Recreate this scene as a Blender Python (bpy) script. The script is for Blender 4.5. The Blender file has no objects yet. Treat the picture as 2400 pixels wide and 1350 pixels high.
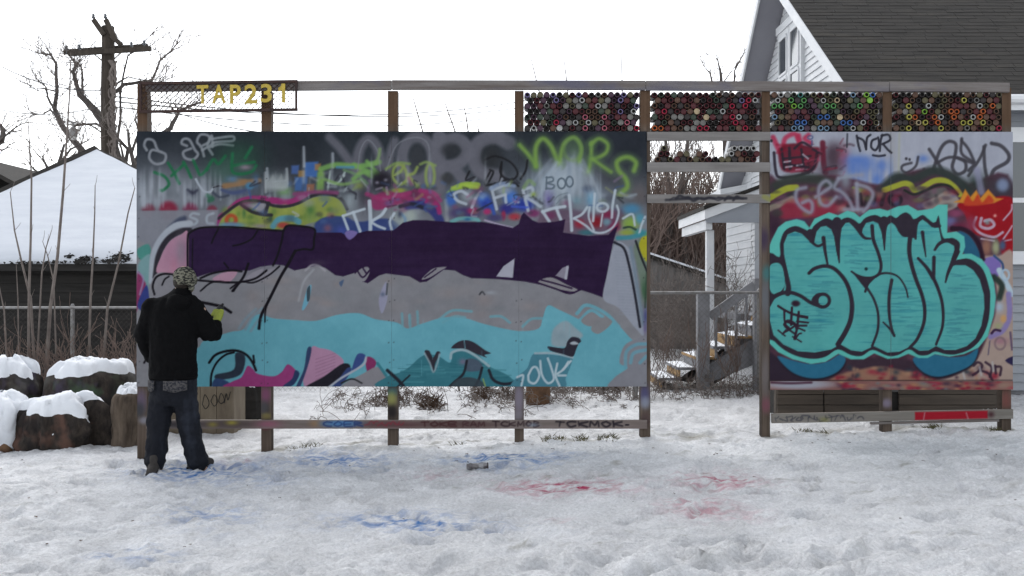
import bpy, math, random
import numpy as np
from mathutils import Vector, Matrix

# ------------------------------------------------------------------ camera, sky, sun, exposure
scene = bpy.context.scene
COL = scene.collection
FPX, CX, CY, CAMZ = 2205.0, 1200.0, 675.0, 1.6          # focal length in photo pixels, optical centre, eye height
cam_data = bpy.data.cameras.new('camera'); cam = bpy.data.objects.new('camera', cam_data); COL.objects.link(cam)
cam_data.sensor_width = 36.0; cam_data.lens = 36.0*FPX/2400.0
scene.cycles.filter_width = 1.5
cam_data.clip_start = 0.05; cam_data.clip_end = 2000
cam.location = (0, 0, CAMZ); cam.rotation_euler = (math.radians(90), 0, 0)
scene.camera = cam

SUN_EL, SUN_AZ = math.radians(47), math.radians(-14)     # veiled sun behind the wall, a little to the left
world = bpy.data.worlds.new('World'); scene.world = world; world.use_nodes = True
wn = world.node_tree.nodes; wl = world.node_tree.links; wn.clear()
sky = wn.new('ShaderNodeTexSky'); sky.sky_type = 'NISHITA'; sky.sun_disc = False
sky.sun_elevation = SUN_EL; sky.sun_rotation = SUN_AZ
sky.air_density = 1.0; sky.dust_density = 1.2; sky.ozone_density = 1.0; sky.altitude = 0
hs = wn.new('ShaderNodeHueSaturation'); hs.inputs['Saturation'].default_value = 0.22
bg = wn.new('ShaderNodeBackground'); bg.inputs['Strength'].default_value = 0.15
wo = wn.new('ShaderNodeOutputWorld')
wl.new(sky.outputs[0], hs.inputs['Color']); wl.new(hs.outputs[0], bg.inputs[0]); wl.new(bg.outputs[0], wo.inputs[0])
sd = bpy.data.lights.new('sun', 'SUN'); sun = bpy.data.objects.new('sun', sd); COL.objects.link(sun)
sd.energy = 0.5; sd.angle = math.radians(45); sd.color = (1.0, 0.97, 0.93)
sun.rotation_euler = (-(math.pi/2-SUN_EL), 0, -SUN_AZ); sun.location = (0, 30, 30)
scene.view_settings.view_transform = 'Standard'; scene.view_settings.look = 'None'
scene.view_settings.exposure = 1.06; scene.view_settings.gamma = 1.0; scene.view_settings.use_curve_mapping = False
KW = 0.95                                                # light on the shaded front, used to turn seen colours into paint albedo

# ------------------------------------------------------------------ helpers
R = random.Random(7)
def s2l(c):
    c = np.asarray(c, float)/255.0
    return np.where(c <= .04045, c/12.92, ((c+.055)/1.055)**2.4)
def alb(rgb, k=None):
    a = np.clip(s2l(rgb)/(KW if k is None else k), .004, .86)
    return tuple(float(v) for v in a)
def at(px, py, Y): return Vector(((px-CX)/FPX*Y, Y, CAMZ-(py-CY)/FPX*Y))
def tag(o, label=None, cat=None, group=None, kind=None):
    if label: o['label'] = label
    if cat: o['category'] = cat
    if group: o['group'] = group
    if kind: o['kind'] = kind
    return o
def empty(name, loc=(0, 0, 0)):
    o = bpy.data.objects.new(name, None); o.location = loc; o.empty_display_size = .1; COL.objects.link(o); return o
def thing(name, label, cat, loc=(0, 0, 0), group=None):
    return tag(empty(name, loc), label, cat, group)

class MB:
    """collects shapes in world space; build() links them as one mesh object"""
    def __init__(s): s.v = []; s.f = []; s.m = []
    def add(s, vs, fs, mi=0):
        b = len(s.v); s.v += [tuple(v) for v in vs]; s.f += [tuple(i+b for i in f) for f in fs]; s.m += [mi]*len(fs); return s
    def box(s, x0, x1, y0, y1, z0, z1, mi=0):
        vs = [(x, y, z) for x in (x0, x1) for y in (y0, y1) for z in (z0, z1)]
        return s.add(vs, [(0, 1, 3, 2), (4, 6, 7, 5), (0, 4, 5, 1), (2, 3, 7, 6), (0, 2, 6, 4), (1, 5, 7, 3)], mi)
    def hexa(s, p, mi=0):   # 8 corners: bottom ring 0-3, top ring 4-7
        return s.add(p, [(3, 2, 1, 0), (4, 5, 6, 7), (0, 1, 5, 4), (1, 2, 6, 5), (2, 3, 7, 6), (3, 0, 4, 7)], mi)
    def bar(s, a, b, w, h, up=(0, 0, 1), mi=0):   # rectangular bar from a to b
        a = Vector(a); b = Vector(b); d = (b-a).normalized(); u = Vector(up)
        if abs(d.dot(u)) > .98: u = Vector((0, 1, 0))
        x = d.cross(u).normalized(); u = x.cross(d).normalized()
        p = [q+x*sx*w/2+u*su*h/2 for q in (a, b) for sx, su in ((-1, -1), (1, -1), (1, 1), (-1, 1))]
        return s.hexa(p, mi)
    def tube(s, pts, rad, n=6, mi=0, cap=True):
        P = [Vector(p) for p in pts]; m = len(P)
        if not hasattr(rad, '__len__'): rad = [rad]*m
        ref = Vector((.31, .93, .2)); vs = []
        for i in range(m):
            d = (P[min(i+1, m-1)]-P[max(i-1, 0)])
            d = d.normalized() if d.length > 1e-9 else Vector((0, 0, 1))
            x = d.cross(ref)
            if x.length < .05: x = d.cross(Vector((1, 0, 0)))
            x.normalize(); y = d.cross(x)
            for k in range(n):
                t = 2*math.pi*k/n; vs.append(P[i]+(x*math.cos(t)+y*math.sin(t))*rad[i])
        fs = [(i*n+k, i*n+(k+1) % n, (i+1)*n+(k+1) % n, (i+1)*n+k) for i in range(m-1) for k in range(n)]
        if cap: fs += [tuple(range(n))[::-1], tuple(range((m-1)*n, m*n))]
        return s.add(vs, fs, mi)
    def lathe(s, prof, n, org, axis=(0, 0, 1), mi=0, mis=None):   # prof: (radius, height)
        a = Vector(axis).normalized(); x = a.cross(Vector((.3, .2, .9) if abs(a.z) < .9 else (1, 0, 0))).normalized(); y = a.cross(x); o = Vector(org)
        vs = [o+a*h+(x*math.cos(2*math.pi*k/n)+y*math.sin(2*math.pi*k/n))*r for r, h in prof for k in range(n)]
        b = len(s.v); s.v += [tuple(v) for v in vs]
        for i in range(len(prof)-1):
            for k in range(n):
                s.f.append(tuple(b+q for q in (i*n+k, i*n+(k+1) % n, (i+1)*n+(k+1) % n, (i+1)*n+k))); s.m.append(mis[i] if mis else mi)
        return s
    def mesh(s, name, mats, smooth=False):
        me = bpy.data.meshes.new(name); me.from_pydata(s.v, [], s.f)
        for m in (mats if isinstance(mats, (list, tuple)) else [mats]): me.materials.append(m)
        if any(s.m): me.polygons.foreach_set('material_index', s.m)
        if smooth: me.polygons.foreach_set('use_smooth', [True]*len(s.f))
        me.update(); return me
    def build(s, name, mats, parent=None, smooth=False, bevel=0, kind=None):
        o = bpy.data.objects.new(name, s.mesh(name, mats, smooth)); COL.objects.link(o)
        if parent is not None:
            o.parent = parent; o.matrix_parent_inverse = Matrix.Translation(-Vector(parent.location))
        if bevel:
            b = o.modifiers.new('bevel', 'BEVEL'); b.width = bevel; b.segments = 1; b.limit_method = 'ANGLE'
        if kind: o['kind'] = kind
        return o

# ------------------------------------------------------------------ materials
def mat(name, rgb, rough=.8, rgb2=None, scale=(4, 4, 4), detail=5, bump=0, bscale=None, metal=0, spec=.3, ramp=(.3, .7), rgb3=None, scale3=(1, 1, 1), ramp3=(.5, .65)):
    """noise-mixed principled material in object space; colours are linear albedo"""
    m = bpy.data.materials.new(name); m.use_nodes = True; nt = m.node_tree; N = nt.nodes; Lk = nt.links
    p = N['Principled BSDF']; p.inputs['Roughness'].default_value = rough; p.inputs['Metallic'].default_value = metal
    p.inputs['Specular IOR Level'].default_value = spec
    p.inputs['Base Color'].default_value = (*rgb, 1)
    tc = N.new('ShaderNodeTexCoord')
    def noise(sc, det):
        mp = N.new('ShaderNodeMapping'); mp.inputs['Scale'].default_value = sc; Lk.new(tc.outputs['Object'], mp.inputs[0])
        nz = N.new('ShaderNodeTexNoise'); nz.inputs['Scale'].default_value = 1; nz.inputs['Detail'].default_value = det; nz.inputs['Roughness'].default_value = .6
        Lk.new(mp.outputs[0], nz.inputs['Vector']); return nz
    out = None
    if rgb2 is not None:
        nz = noise(scale, detail); mr = N.new('ShaderNodeMapRange'); mr.inputs[1].default_value, mr.inputs[2].default_value = ramp
        Lk.new(nz.outputs[0], mr.inputs[0]); mx = N.new('ShaderNodeMix'); mx.data_type = 'RGBA'
        mx.inputs[6].default_value = (*rgb, 1); mx.inputs[7].default_value = (*rgb2, 1); Lk.new(mr.outputs[0], mx.inputs[0]); out = mx.outputs[2]
        if rgb3 is not None:
            n3 = noise(scale3, 4); m3 = N.new('ShaderNodeMapRange'); m3.inputs[1].default_value, m3.inputs[2].default_value = ramp3
            Lk.new(n3.outputs[0], m3.inputs[0]); x3 = N.new('ShaderNodeMix'); x3.data_type = 'RGBA'; x3.inputs[7].default_value = (*rgb3, 1)
            Lk.new(m3.outputs[0], x3.inputs[0]); Lk.new(out, x3.inputs[6]); out = x3.outputs[2]
        Lk.new(out, p.inputs['Base Color'])
    if bump:
        nb = noise(bscale or scale, 6); b = N.new('ShaderNodeBump'); b.inputs['Strength'].default_value = bump; b.inputs['Distance'].default_value = .02
        Lk.new(nb.outputs[0], b.inputs['Height']); Lk.new(b.outputs[0], p.inputs['Normal'])
    return m
def attr_mat(name, attr, rough=.6, bump=.15):
    m = bpy.data.materials.new(name); m.use_nodes = True; N = m.node_tree.nodes; Lk = m.node_tree.links
    p = N['Principled BSDF']; p.inputs['Roughness'].default_value = rough; p.inputs['Specular IOR Level'].default_value = .06
    a = N.new('ShaderNodeAttribute'); a.attribute_name = attr; Lk.new(a.outputs['Color'], p.inputs['Base Color'])
    tc = N.new('ShaderNodeTexCoord'); nz = N.new('ShaderNodeTexNoise'); nz.inputs['Scale'].default_value = 60; nz.inputs['Detail'].default_value = 5
    Lk.new(tc.outputs['Object'], nz.inputs['Vector']); b = N.new('ShaderNodeBump'); b.inputs['Strength'].default_value = bump; b.inputs['Distance'].default_value = .004
    Lk.new(nz.outputs[0], b.inputs['Height']); Lk.new(b.outputs[0], p.inputs['Normal'])
    return m
M = {}
M['wood_v'] = mat('weathered_post', alb((86, 77, 70)), .85, alb((58, 48, 42)), (22, 22, 1.6), 6, .3, rgb3=alb((92, 70, 50)), scale3=(3, 3, .8))
M['wood_h'] = mat('weathered_plank', alb((122, 118, 116)), .85, alb((92, 84, 80)), (1.6, 22, 26), 6, .3, rgb3=alb((92, 90, 102)), scale3=(1.1, 3, 3), ramp3=(.52, .66))
M['dark_metal'] = mat('dark_steel', alb((46, 38, 38)), .6, alb((66, 46, 40)), (12, 12, 12), metal=.3)
M['yellow'] = mat('yellow_letter_paint', alb((184, 160, 62)), .5, alb((158, 138, 58)), (20, 20, 20))
M['snow'] = mat('settled_snow', (.82, .84, .87), .7, (.74, .77, .81), (5, 5, 5), 6, .5, (14, 14, 14), spec=.2)
M['roof_snow'] = mat('old_roof_snow', (.66, .69, .73), .75, (.58, .61, .66), (1.2, 4, 7), 6, .4, (9, 9, 9), spec=.15)
M['bark'] = mat('bark', alb((104, 92, 80)), .95, alb((50, 42, 36)), (9, 9, 3), 6, .9)
M['bark_grey'] = mat('grey_bark', (.13, .115, .105), .95, (.06, .052, .048), (12, 12, 4), 5, .4)
M['twig'] = mat('twig_bark', (.22, .19, .17), .9, (.12, .10, .09), (6, 6, 6))
M['twig_red'] = mat('reddish_twig', (.20, .145, .12), .9, (.11, .08, .068), (6, 6, 6))
M['cut_wood'] = mat('cut_wood', alb((120, 92, 70)), .9, alb((78, 60, 48)), (10, 10, 10), 6, .4)
M['pole'] = mat('pole_wood', (.075, .062, .05), .95, (.04, .034, .028), (10, 10, 1.2), 6, .4)
M['tar'] = mat('dark_board', (.016, .015, .014), .9, (.032, .03, .028), (1.2, 8, 14), 6, .3)
M['wire_dark'] = mat('rusty_wire', (.07, .06, .055), .7)
M['galv'] = mat('galvanised_steel', (.30, .30, .30), .5, (.18, .17, .16), (15, 15, 15), metal=.6)
M['white_paint'] = mat('white_house_paint', (.74, .75, .76), .6, (.64, .66, .68), (2, 2, 6), 5)
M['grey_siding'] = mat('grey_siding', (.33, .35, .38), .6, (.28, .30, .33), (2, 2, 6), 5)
M['grey_paint'] = mat('grey_deck_paint', (.27, .275, .29), .75, (.18, .18, .19), (6, 6, 6), 5, .2)
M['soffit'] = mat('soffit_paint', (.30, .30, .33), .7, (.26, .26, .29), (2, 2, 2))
M['shingle'] = mat('asphalt_shingle', (.044, .040, .035), .95, (.019, .018, .017), (2.2, 14, 30), 6, .3, rgb3=(.052, .046, .038), scale3=(1.2, 3, 9), ramp3=(.55, .75))
M['glass'] = mat('window_glass', (.05, .06, .07), .08, spec=.8)
M['raw_wood'] = mat('raw_pine', (.42, .27, .12), .8, (.32, .20, .09), (14, 3, 14), 5)
M['grass'] = mat('dead_grass', (.12, .11, .05), .9, (.06, .06, .03), (8, 8, 8))
M['leaf'] = mat('dead_leaf', (.09, .05, .03), .9, (.05, .035, .025), (30, 30, 30))
# ------------------------------------------------------------------ spray-paint layer (numpy -> colour attribute on the board meshes)
def _cr(pts, n=6, closed=False):
    P = np.array(pts, float)
    if len(P) < 3: return P
    if closed: Q = np.vstack([P[-1], P, P[0], P[1]])
    else: Q = np.vstack([2*P[0]-P[1], P, 2*P[-1]-P[-2]])
    out = []
    for i in range(1, len(Q)-2):
        p0, p1, p2, p3 = Q[i-1], Q[i], Q[i+1], Q[i+2]
        for t in np.linspace(0, 1, n, endpoint=False):
            out.append(.5*((2*p1)+(-p0+p2)*t+(2*p0-5*p1+4*p2-p3)*t*t+(-p0+3*p1-3*p2+p3)*t**3))
    if not closed: out.append(P[-1])
    return np.array(out)

def vnoise(x, y, seed=0):
    xi = np.floor(x).astype(np.int64); yi = np.floor(y).astype(np.int64)
    fx = x-xi; fy = y-yi
    fx = fx*fx*(3-2*fx); fy = fy*fy*(3-2*fy)
    def h(a, b):
        n = (a*374761393+b*668265263+seed*974711) & 0x7fffffff
        n = ((n ^ (n >> 13))*1274126177) & 0x7fffffff
        return ((n ^ (n >> 16)) & 0xffff)/65535.0
    return (h(xi, yi)*(1-fx)+h(xi+1, yi)*fx)*(1-fy)+(h(xi, yi+1)*(1-fx)+h(xi+1, yi+1)*fx)*fy

def fbm(x, y, seed=0, o=4):
    s = 0; a = .5; t = 0
    for k in range(o):
        s = s+a*vnoise(x*2**k, y*2**k, seed+k*17); t += a; a *= .5
    return s/t

class Canvas:
    def __init__(s, x0, y0, x1, y1, S=.5, base=(120, 120, 125)):
        s.x0, s.y0, s.x1, s.y1, s.S = x0, y0, x1, y1, S
        s.W = int(round((x1-x0)*S))+1; s.H = int(round((y1-y0)*S))+1
        s.X, s.Y = np.meshgrid(np.linspace(x0, x1, s.W), np.linspace(y0, y1, s.H))
        s.a = np.zeros((s.H, s.W, 3))+np.array(base, float)
        s.rng = np.random.default_rng(5)
    def box(s, xa, ya, xb, yb):
        i0 = max(0, int((xa-s.x0)*s.S)); i1 = min(s.W, int((xb-s.x0)*s.S)+2)
        j0 = max(0, int((ya-s.y0)*s.S)); j1 = min(s.H, int((yb-s.y0)*s.S)+2)
        return (slice(j0, j1), slice(i0, i1)) if i1 > i0 and j1 > j0 else None
    def put(s, b, al, col):
        al = np.clip(al, 0, 1)[..., None]
        s.a[b] = s.a[b]*(1-al)+np.array(col, float)*al
    def sd(s, P, X, Y, w0, w1):
        d = np.full(X.shape, 1e9); n = len(P)-1
        for i in range(n):
            a, c = P[i], P[i+1]; v = c-a; L2 = v@v+1e-9
            t = np.clip(((X-a[0])*v[0]+(Y-a[1])*v[1])/L2, 0, 1)
            hw = (w0+(w1-w0)*((i+t)/n))*.5
            d = np.minimum(d, np.hypot(X-a[0]-t*v[0], Y-a[1]-t*v[1])-hw)
        return d
    def L(s, pts, w, col, soft=2.5, a=1., closed=False, straight=False, w1=None, n=5):
        P = np.array(pts, float)
        if not straight: P = _cr(P, n, closed)
        if closed: P = np.vstack([P, P[0]])
        w1 = w if w1 is None else w1; m = max(w, w1)/2+soft+1
        b = s.box(P[:, 0].min()-m, P[:, 1].min()-m, P[:, 0].max()+m, P[:, 1].max()+m)
        if b is None: return
        d = s.sd(P, s.X[b], s.Y[b], w, w1)
        s.put(b, a*np.clip(.5-d/soft, 0, 1), col)
    def F(s, pts, col, soft=2., a=1., straight=False, n=5):
        P = np.array(pts, float)
        if not straight: P = _cr(P, n, True)
        P = np.vstack([P, P[0]]); m = soft+1
        b = s.box(P[:, 0].min()-m, P[:, 1].min()-m, P[:, 0].max()+m, P[:, 1].max()+m)
        if b is None: return
        X, Y = s.X[b], s.Y[b]; ins = np.zeros(X.shape, bool)
        for i in range(len(P)-1):
            (xa, ya), (xb, yb) = P[i], P[i+1]
            if ya == yb: continue
            c = ((ya > Y) != (yb > Y)) & (X < (xb-xa)*(Y-ya)/(yb-ya)+xa)
            ins ^= c
        d = s.sd(P, X, Y, 0, 0); d = np.where(ins, -d, d)
        s.put(b, a*np.clip(.5-d/soft, 0, 1), col)
    def D(s, x, y, rx, ry, col, a=1., p=2.):
        b = s.box(x-rx*1.6, y-ry*1.6, x+rx*1.6, y+ry*1.6)
        if b is None: return
        r = np.hypot((s.X[b]-x)/rx, (s.Y[b]-y)/ry)
        s.put(b, a*np.exp(-(r**p)*1.2)*(r < 1.6), col)
    def ring(s, x, y, rx, ry, w, col, **k):
        s.L([(x+rx*math.cos(t), y+ry*math.sin(t)) for t in np.linspace(0, 2*math.pi, 12, endpoint=False)], w, col, closed=True, **k)
    def streak(s, x, ya, yb, w, col, a=.6):                 # spray fading upward
        b = s.box(x-w*2, ya, x+w*2, yb)
        if b is None: return
        t = np.clip((s.Y[b]-ya)/(yb-ya), 0, 1)
        s.put(b, a*np.exp(-((s.X[b]-x)/(w*.6))**2)*t**.7*np.clip((1-t)*6, 0, 1), col)
    def scrib(s, x0, y0, x1, y1, cols, n, w=(3, 9), a=.7, soft=4):
        r = s.rng
        for k in range(n):
            x = r.uniform(x0, x1); y = r.uniform(y0, y1); q = r.uniform(0, 6.28); l = r.uniform(8, 30)
            s.L([(x, y), (x+l*math.cos(q), y+l*.6*math.sin(q)), (x+l*math.cos(q+.7)*1.4, y+l*.6*math.sin(q+.9))], r.uniform(*w), cols[r.integers(len(cols))], soft=soft, a=a, n=3)

def paint_main():
    c = Canvas(320, 308, 1516, 906)
    X, Y = c.X, c.Y; L, F, D = c.L, c.F, c.D
    t = np.clip((Y-308)/230, 0, 1)
    n = fbm(X/60, Y/90, 3)
    for i, (u, v) in enumerate(zip((33, 38, 44), (112, 115, 122))):
        c.a[..., i] = u+(v-u)*np.clip(t**1.25+(n-.5)*.35, 0, 1)
    K = (26, 24, 30); WH = (152, 160, 168); LIME = (110, 142, 68)
    # left haze and streaks
    D(390, 445, 100, 55, (128, 133, 141), .9); D(520, 430, 90, 40, (90, 98, 104), .5)
    for k in range(46):
        x = c.rng.uniform(325, 900); y = c.rng.uniform(395, 440); c.streak(x, y, y+c.rng.uniform(40, 100), c.rng.uniform(4, 10), (132, 138, 146), .45)
    for k in range(26):
        x = c.rng.uniform(325, 1000); c.streak(x, 360+c.rng.uniform(-10, 40), 470, c.rng.uniform(5, 14), (60, 66, 70), .35)
    D(600, 340, 170, 55, (34, 38, 44), .75); D(690, 370, 80, 50, (32, 35, 40), .6); D(1000, 340, 260, 50, (40, 46, 50), .55)
    # large grey letters along the top
    G = (92, 92, 100)
    for P, w in (([(772, 322), (800, 352), (836, 404)], 20), ([(838, 430), (840, 360), (862, 326), (886, 350), (896, 425)], 24), ([(905, 425), (915, 360), (925, 330)], 20)):
        L(P, w, G, 10, .85)
    c.ring(978, 372, 36, 50, 27, G, soft=9, a=.9); D(978, 370, 20, 36, (52, 54, 58), .8, 4)
    L([(1030, 322), (1026, 440)], 34, G, 8, .95); L([(1030, 335), (1072, 326), (1096, 352), (1075, 382), (1032, 392)], 30, G, 8, .95)
    L([(1060, 392), (1085, 420), (1092, 450)], 26, G, 8, .9); D(1057, 353, 25, 20, (44, 46, 50), .95, 4); D(1048, 418, 16, 14, (52, 53, 54), .9, 4)
    L([(1192, 335), (1160, 322), (1122, 335), (1112, 370), (1128, 402), (1165, 412)], 34, G, 9, .95); D(1152, 368, 28, 30, (42, 44, 47), .95, 4)
    D(1205, 360, 25, 50, (60, 64, 70), .5)
    # dark top right, brown blob
    D(1480, 345, 60, 60, (33, 37, 43), .85); D(1440, 330, 80, 22, (36, 40, 48), .7); D(1400, 425, 50, 28, (52, 52, 58), .8)
    D(1500, 458, 26, 32, (92, 86, 86), .8)
    # white fog with spikes, right
    D(1318, 425, 66, 50, (152, 163, 172), .98, 3); D(1345, 385, 26, 34, (128, 140, 148), .8); D(1390, 470, 50, 40, (118, 130, 142), .8); D(1255, 430, 40, 40, (110, 122, 132), .6)
    for k in range(30):
        x = c.rng.uniform(1235, 1420); y = 350+abs(x-1340)*.5+c.rng.uniform(-10, 30); c.streak(x, y, y+110, c.rng.uniform(4, 9), (140, 150, 158), .6)
    # lime letters
    for P, w in (([(1218, 340), (1238, 362), (1257, 388)], 9), ([(1256, 390), (1256, 345), (1272, 325), (1290, 340), (1302, 365), (1312, 384)], 10),
                 ([(1312, 384), (1320, 340), (1345, 322), (1362, 345), (1358, 378)], 8), ([(1386, 335), (1385, 370), (1379, 402)], 8),
                 ([(1385, 338), (1404, 325), (1424, 338), (1420, 358), (1400, 370), (1386, 374)], 8), ([(1388, 372), (1410, 388), (1432, 403)], 7),
                 ([(1486, 400), (1490, 380), (1470, 368), (1447, 378), (1449, 398), (1466, 418), (1470, 438), (1454, 454)], 10)):
        L(P, w+10, (88, 116, 74), 16, .5); L(P, w, LIME, 7, .85)
    c.ring(1342, 350, 20, 26, 7, (104, 134, 72), soft=8, a=.6); D(1342, 348, 22, 24, (84, 110, 78), .5)
    # black thin tag over the grey letters
    for P in ([(1100, 402), (1092, 422), (1112, 416), (1094, 432)], [(1138, 374), (1162, 366), (1196, 380), (1213, 404), (1204, 420), (1184, 418), (1172, 402), (1176, 380)],
              [(1176, 380), (1172, 425), (1160, 430)], [(1150, 400), (1138, 424), (1140, 434), (1156, 405), (1148, 398)], [(1140, 434), (1165, 430), (1190, 420)], [(1236, 376), (1232, 400), (1220, 420)], [(1180, 432), (1205, 430), (1215, 436)]):
        L(P, 5, (30, 30, 33), 3, .92)
    # top-left white loops
    W2 = (128, 132, 138)
    for P in ([(344, 352), (338, 340), (344, 327), (360, 330), (370, 352), (388, 362), (384, 380), (364, 384), (350, 370), (356, 352), (378, 356)],
              [(438, 342), (426, 336), (430, 326), (444, 328), (456, 350), (464, 362), (452, 374), (434, 370), (430, 356), (448, 348)],
              [(478, 366), (472, 345), (462, 332), (470, 316), (488, 318), (490, 332), (470, 344)], [(486, 340), (496, 318), (498, 344)], [(474, 352), (500, 336)],
              [(496, 326), (520, 322), (546, 320), (546, 330), (515, 332), (500, 334)], [(488, 346), (515, 338), (546, 341)], [(490, 350), (498, 362)]):
        L(P, 6, W2, 3.5, .85)
    # green tag
    GR = (30, 92, 60)
    D(560, 368, 60, 45, (38, 72, 56), .75); D(530, 400, 50, 30, (60, 92, 80), .5)
    for P in ([(362, 404), (386, 414), (396, 432), (382, 446), (376, 446)], [(394, 382), (408, 405), (420, 430)], [(402, 412), (424, 392), (432, 384)], [(430, 380), (440, 398), (448, 416)],
              [(453, 376), (462, 396), (470, 410), (486, 396)], [(484, 398), (500, 374), (512, 384), (528, 366)], [(545, 360), (544, 400), (562, 408), (590, 402), (600, 388)], [(548, 388), (596, 380)], [(575, 370), (590, 345)]):
        L(P, 7, GR, 4, .9)
    D(575, 392, 16, 7, (120, 108, 118), .9)
    L([(459, 420), (468, 436), (478, 448), (492, 450), (500, 440)], 5, WH, 3, .9); L([(500, 440), (512, 436), (526, 438)], 3.5, K, 2, .9)
    L([(486, 458), (498, 466), (490, 470)], 10, (40, 90, 66), 5, .8); D(450, 452, 12, 8, (44, 46, 60), .9)
    # orange and blue patches
    L([(526, 436), (560, 430), (606, 424)], 13, (132, 100, 70), 6, .85); L([(540, 420), (575, 424)], 8, (128, 98, 70), 6, .7); D(585, 436, 11, 10, (62, 108, 140), .9, 4); D(545, 420, 14, 8, (70, 108, 140), .8); D(600, 425, 8, 16, (66, 100, 140), .7)
    for x, y, q, col in ((692, 398, 9, (70, 96, 150)), (708, 410, 9, (142, 112, 70)), (730, 398, 16, (64, 104, 166)), (706, 432, 15, (62, 96, 150)), (728, 442, 9, (148, 100, 76)), (745, 392, 7, (150, 112, 72))):
        F([(x-q, y-q*1.1), (x+q, y-q*1.2), (x+q*.9, y+q*1.1), (x-q, y+q)], [v*.9 for v in col], 5, .9, straight=True)
    for x, y0, y1 in ((622, 405, 450), (672, 396, 430), (712, 345, 390), (780, 360, 392), (626, 395, 420)):
        L([(x, y0), (x+1, y1)], 6, (146, 152, 158), 4, .7)
    D(648, 424, 22, 22, (104, 112, 112), .8); D(666, 448, 18, 14, (108, 142, 96), .85); D(560, 452, 40, 8, (66, 74, 108), .6)
    # lime/green word
    for P, w in (([(752, 396), (790, 386), (840, 390), (888, 380)], 12), ([(830, 386), (860, 400), (885, 408)], 10), ([(860, 378), (875, 395), (885, 405)], 8), ([(828, 420), (850, 404), (872, 414)], 10)):
        L(P, w, (104, 146, 78), 6, .85)
    L([(790, 392), (828, 392)], 6, (70, 120, 150), 4, .8); L([(752, 408), (750, 450)], 17, (112, 148, 76), 7, .85)
    for P in ([(774, 402), (768, 448)], [(768, 428), (790, 430), (806, 412)], [(808, 404), (800, 420)], [(846, 420), (862, 440)], [(812, 440), (806, 450)]): L(P, 5, (150, 164, 160), 3, .8)
    D(842, 436, 12, 10, (128, 146, 70), .9)
    # pink band and yellow-green worm
    F([(508, 532), (508, 510), (530, 490), (560, 466), (600, 458), (640, 462), (680, 466), (700, 456), (725, 452), (715, 470), (690, 480), (640, 478), (600, 474), (560, 482), (528, 505), (518, 530)], (128, 42, 92), 5)
    D(790, 450, 60, 14, (62, 66, 72), .6)
    F([(514, 545), (518, 515), (540, 496), (564, 480), (590, 492), (624, 505), (632, 482), (660, 488), (692, 482), (732, 464), (770, 460), (796, 470), (812, 500), (800, 520), (740, 520), (700, 532), (640, 540), (560, 545)], (122, 132, 66), 3)
    for k in range(34):
        D(c.rng.uniform(525, 800), c.rng.uniform(486, 528), c.rng.uniform(4, 10), c.rng.uniform(5, 12), ((84, 112, 52), (140, 150, 72), (96, 120, 70), (66, 94, 50))[k % 4], .55)
    D(728, 492, 12, 14, (58, 98, 54), .8); D(572, 500, 5, 14, (60, 96, 56), .8); D(634, 512, 7, 10, (36, 60, 52), .8)
    for P, w in (([(512, 512), (535, 494), (562, 476), (590, 470), (622, 474), (640, 482), (668, 484), (700, 476), (735, 458), (770, 454), (800, 466), (814, 490)], 7), ([(566, 480), (590, 496), (616, 503), (636, 504)], 8), ([(630, 476), (622, 498)], 8)):
        L(P, w, (40, 38, 42), 3, .95)
    F([(580, 480), (600, 478), (622, 478), (614, 494), (598, 490)], (128, 126, 132), 3, .9)
    c.ring(542, 516, 11, 11, 9, (150, 66, 40), soft=5, a=.95)
    D(542, 528, 34, 8, (86, 124, 150), .9, 4); L([(640, 530), (655, 514), (685, 512), (700, 520)], 14, (72, 128, 146), 5, .9); D(664, 528, 16, 8, (140, 56, 52), .95, 4); D(610, 530, 20, 6, (120, 112, 120), .8)
    # red half discs and the grey block, left
    for x, r_, col in ((395, 23, (114, 26, 48)), (348, 17, (100, 50, 64)), (446, 19, (102, 42, 66)), (497, 13, (104, 46, 62))):
        D(x, 493, r_, r_, col, .95, 6); D(x, 500, r_*.6, r_*.8, (110, 60, 72), .5, 4)
    F([(318, 494), (512, 492), (506, 545), (440, 545), (318, 640)], (112, 114, 122), 4, .95, straight=True)
    for P in ([(466, 502), (452, 500), (446, 508), (462, 516), (456, 526), (444, 524)], [(500, 500), (486, 506), (486, 522), (500, 524)]): L(P, 6, (142, 150, 158), 4, .8)
    L([(398, 536), (418, 518), (432, 512)], 12, (48, 54, 74), 7, .8)
    # blue area and dark head
    F([(740, 550), (738, 525), (765, 508), (810, 508), (840, 520), (905, 512), (940, 530), (940, 560), (740, 560)], (44, 58, 104), 5, .95); D(768, 535, 10, 10, (110, 70, 84), .8); D(800, 540, 14, 10, (60, 70, 140), .7)
    D(822, 470, 22, 30, (128, 138, 142), .75); D(855, 462, 20, 34, (50, 46, 54), .7)
    F([(868, 470), (900, 448), (950, 452), (985, 440), (1025, 470), (1030, 500), (985, 478), (950, 476), (915, 486), (880, 492)], (126, 44, 84), 6, .95)
    D(895, 424, 27, 27, (30, 27, 34), .98, 4); D(884, 428, 5, 4, (130, 126, 140), .8); D(904, 422, 5, 4, (120, 118, 130), .8); L([(882, 444), (895, 440)], 5, (110, 104, 116), 3, .8); L([(866, 424), (862, 455)], 7, (104, 90, 112), 4, .7); L([(906, 440), (908, 455)], 6, (126, 106, 128), 3, .8)
    D(935, 446, 18, 6, (128, 136, 56), .95, 3)
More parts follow.
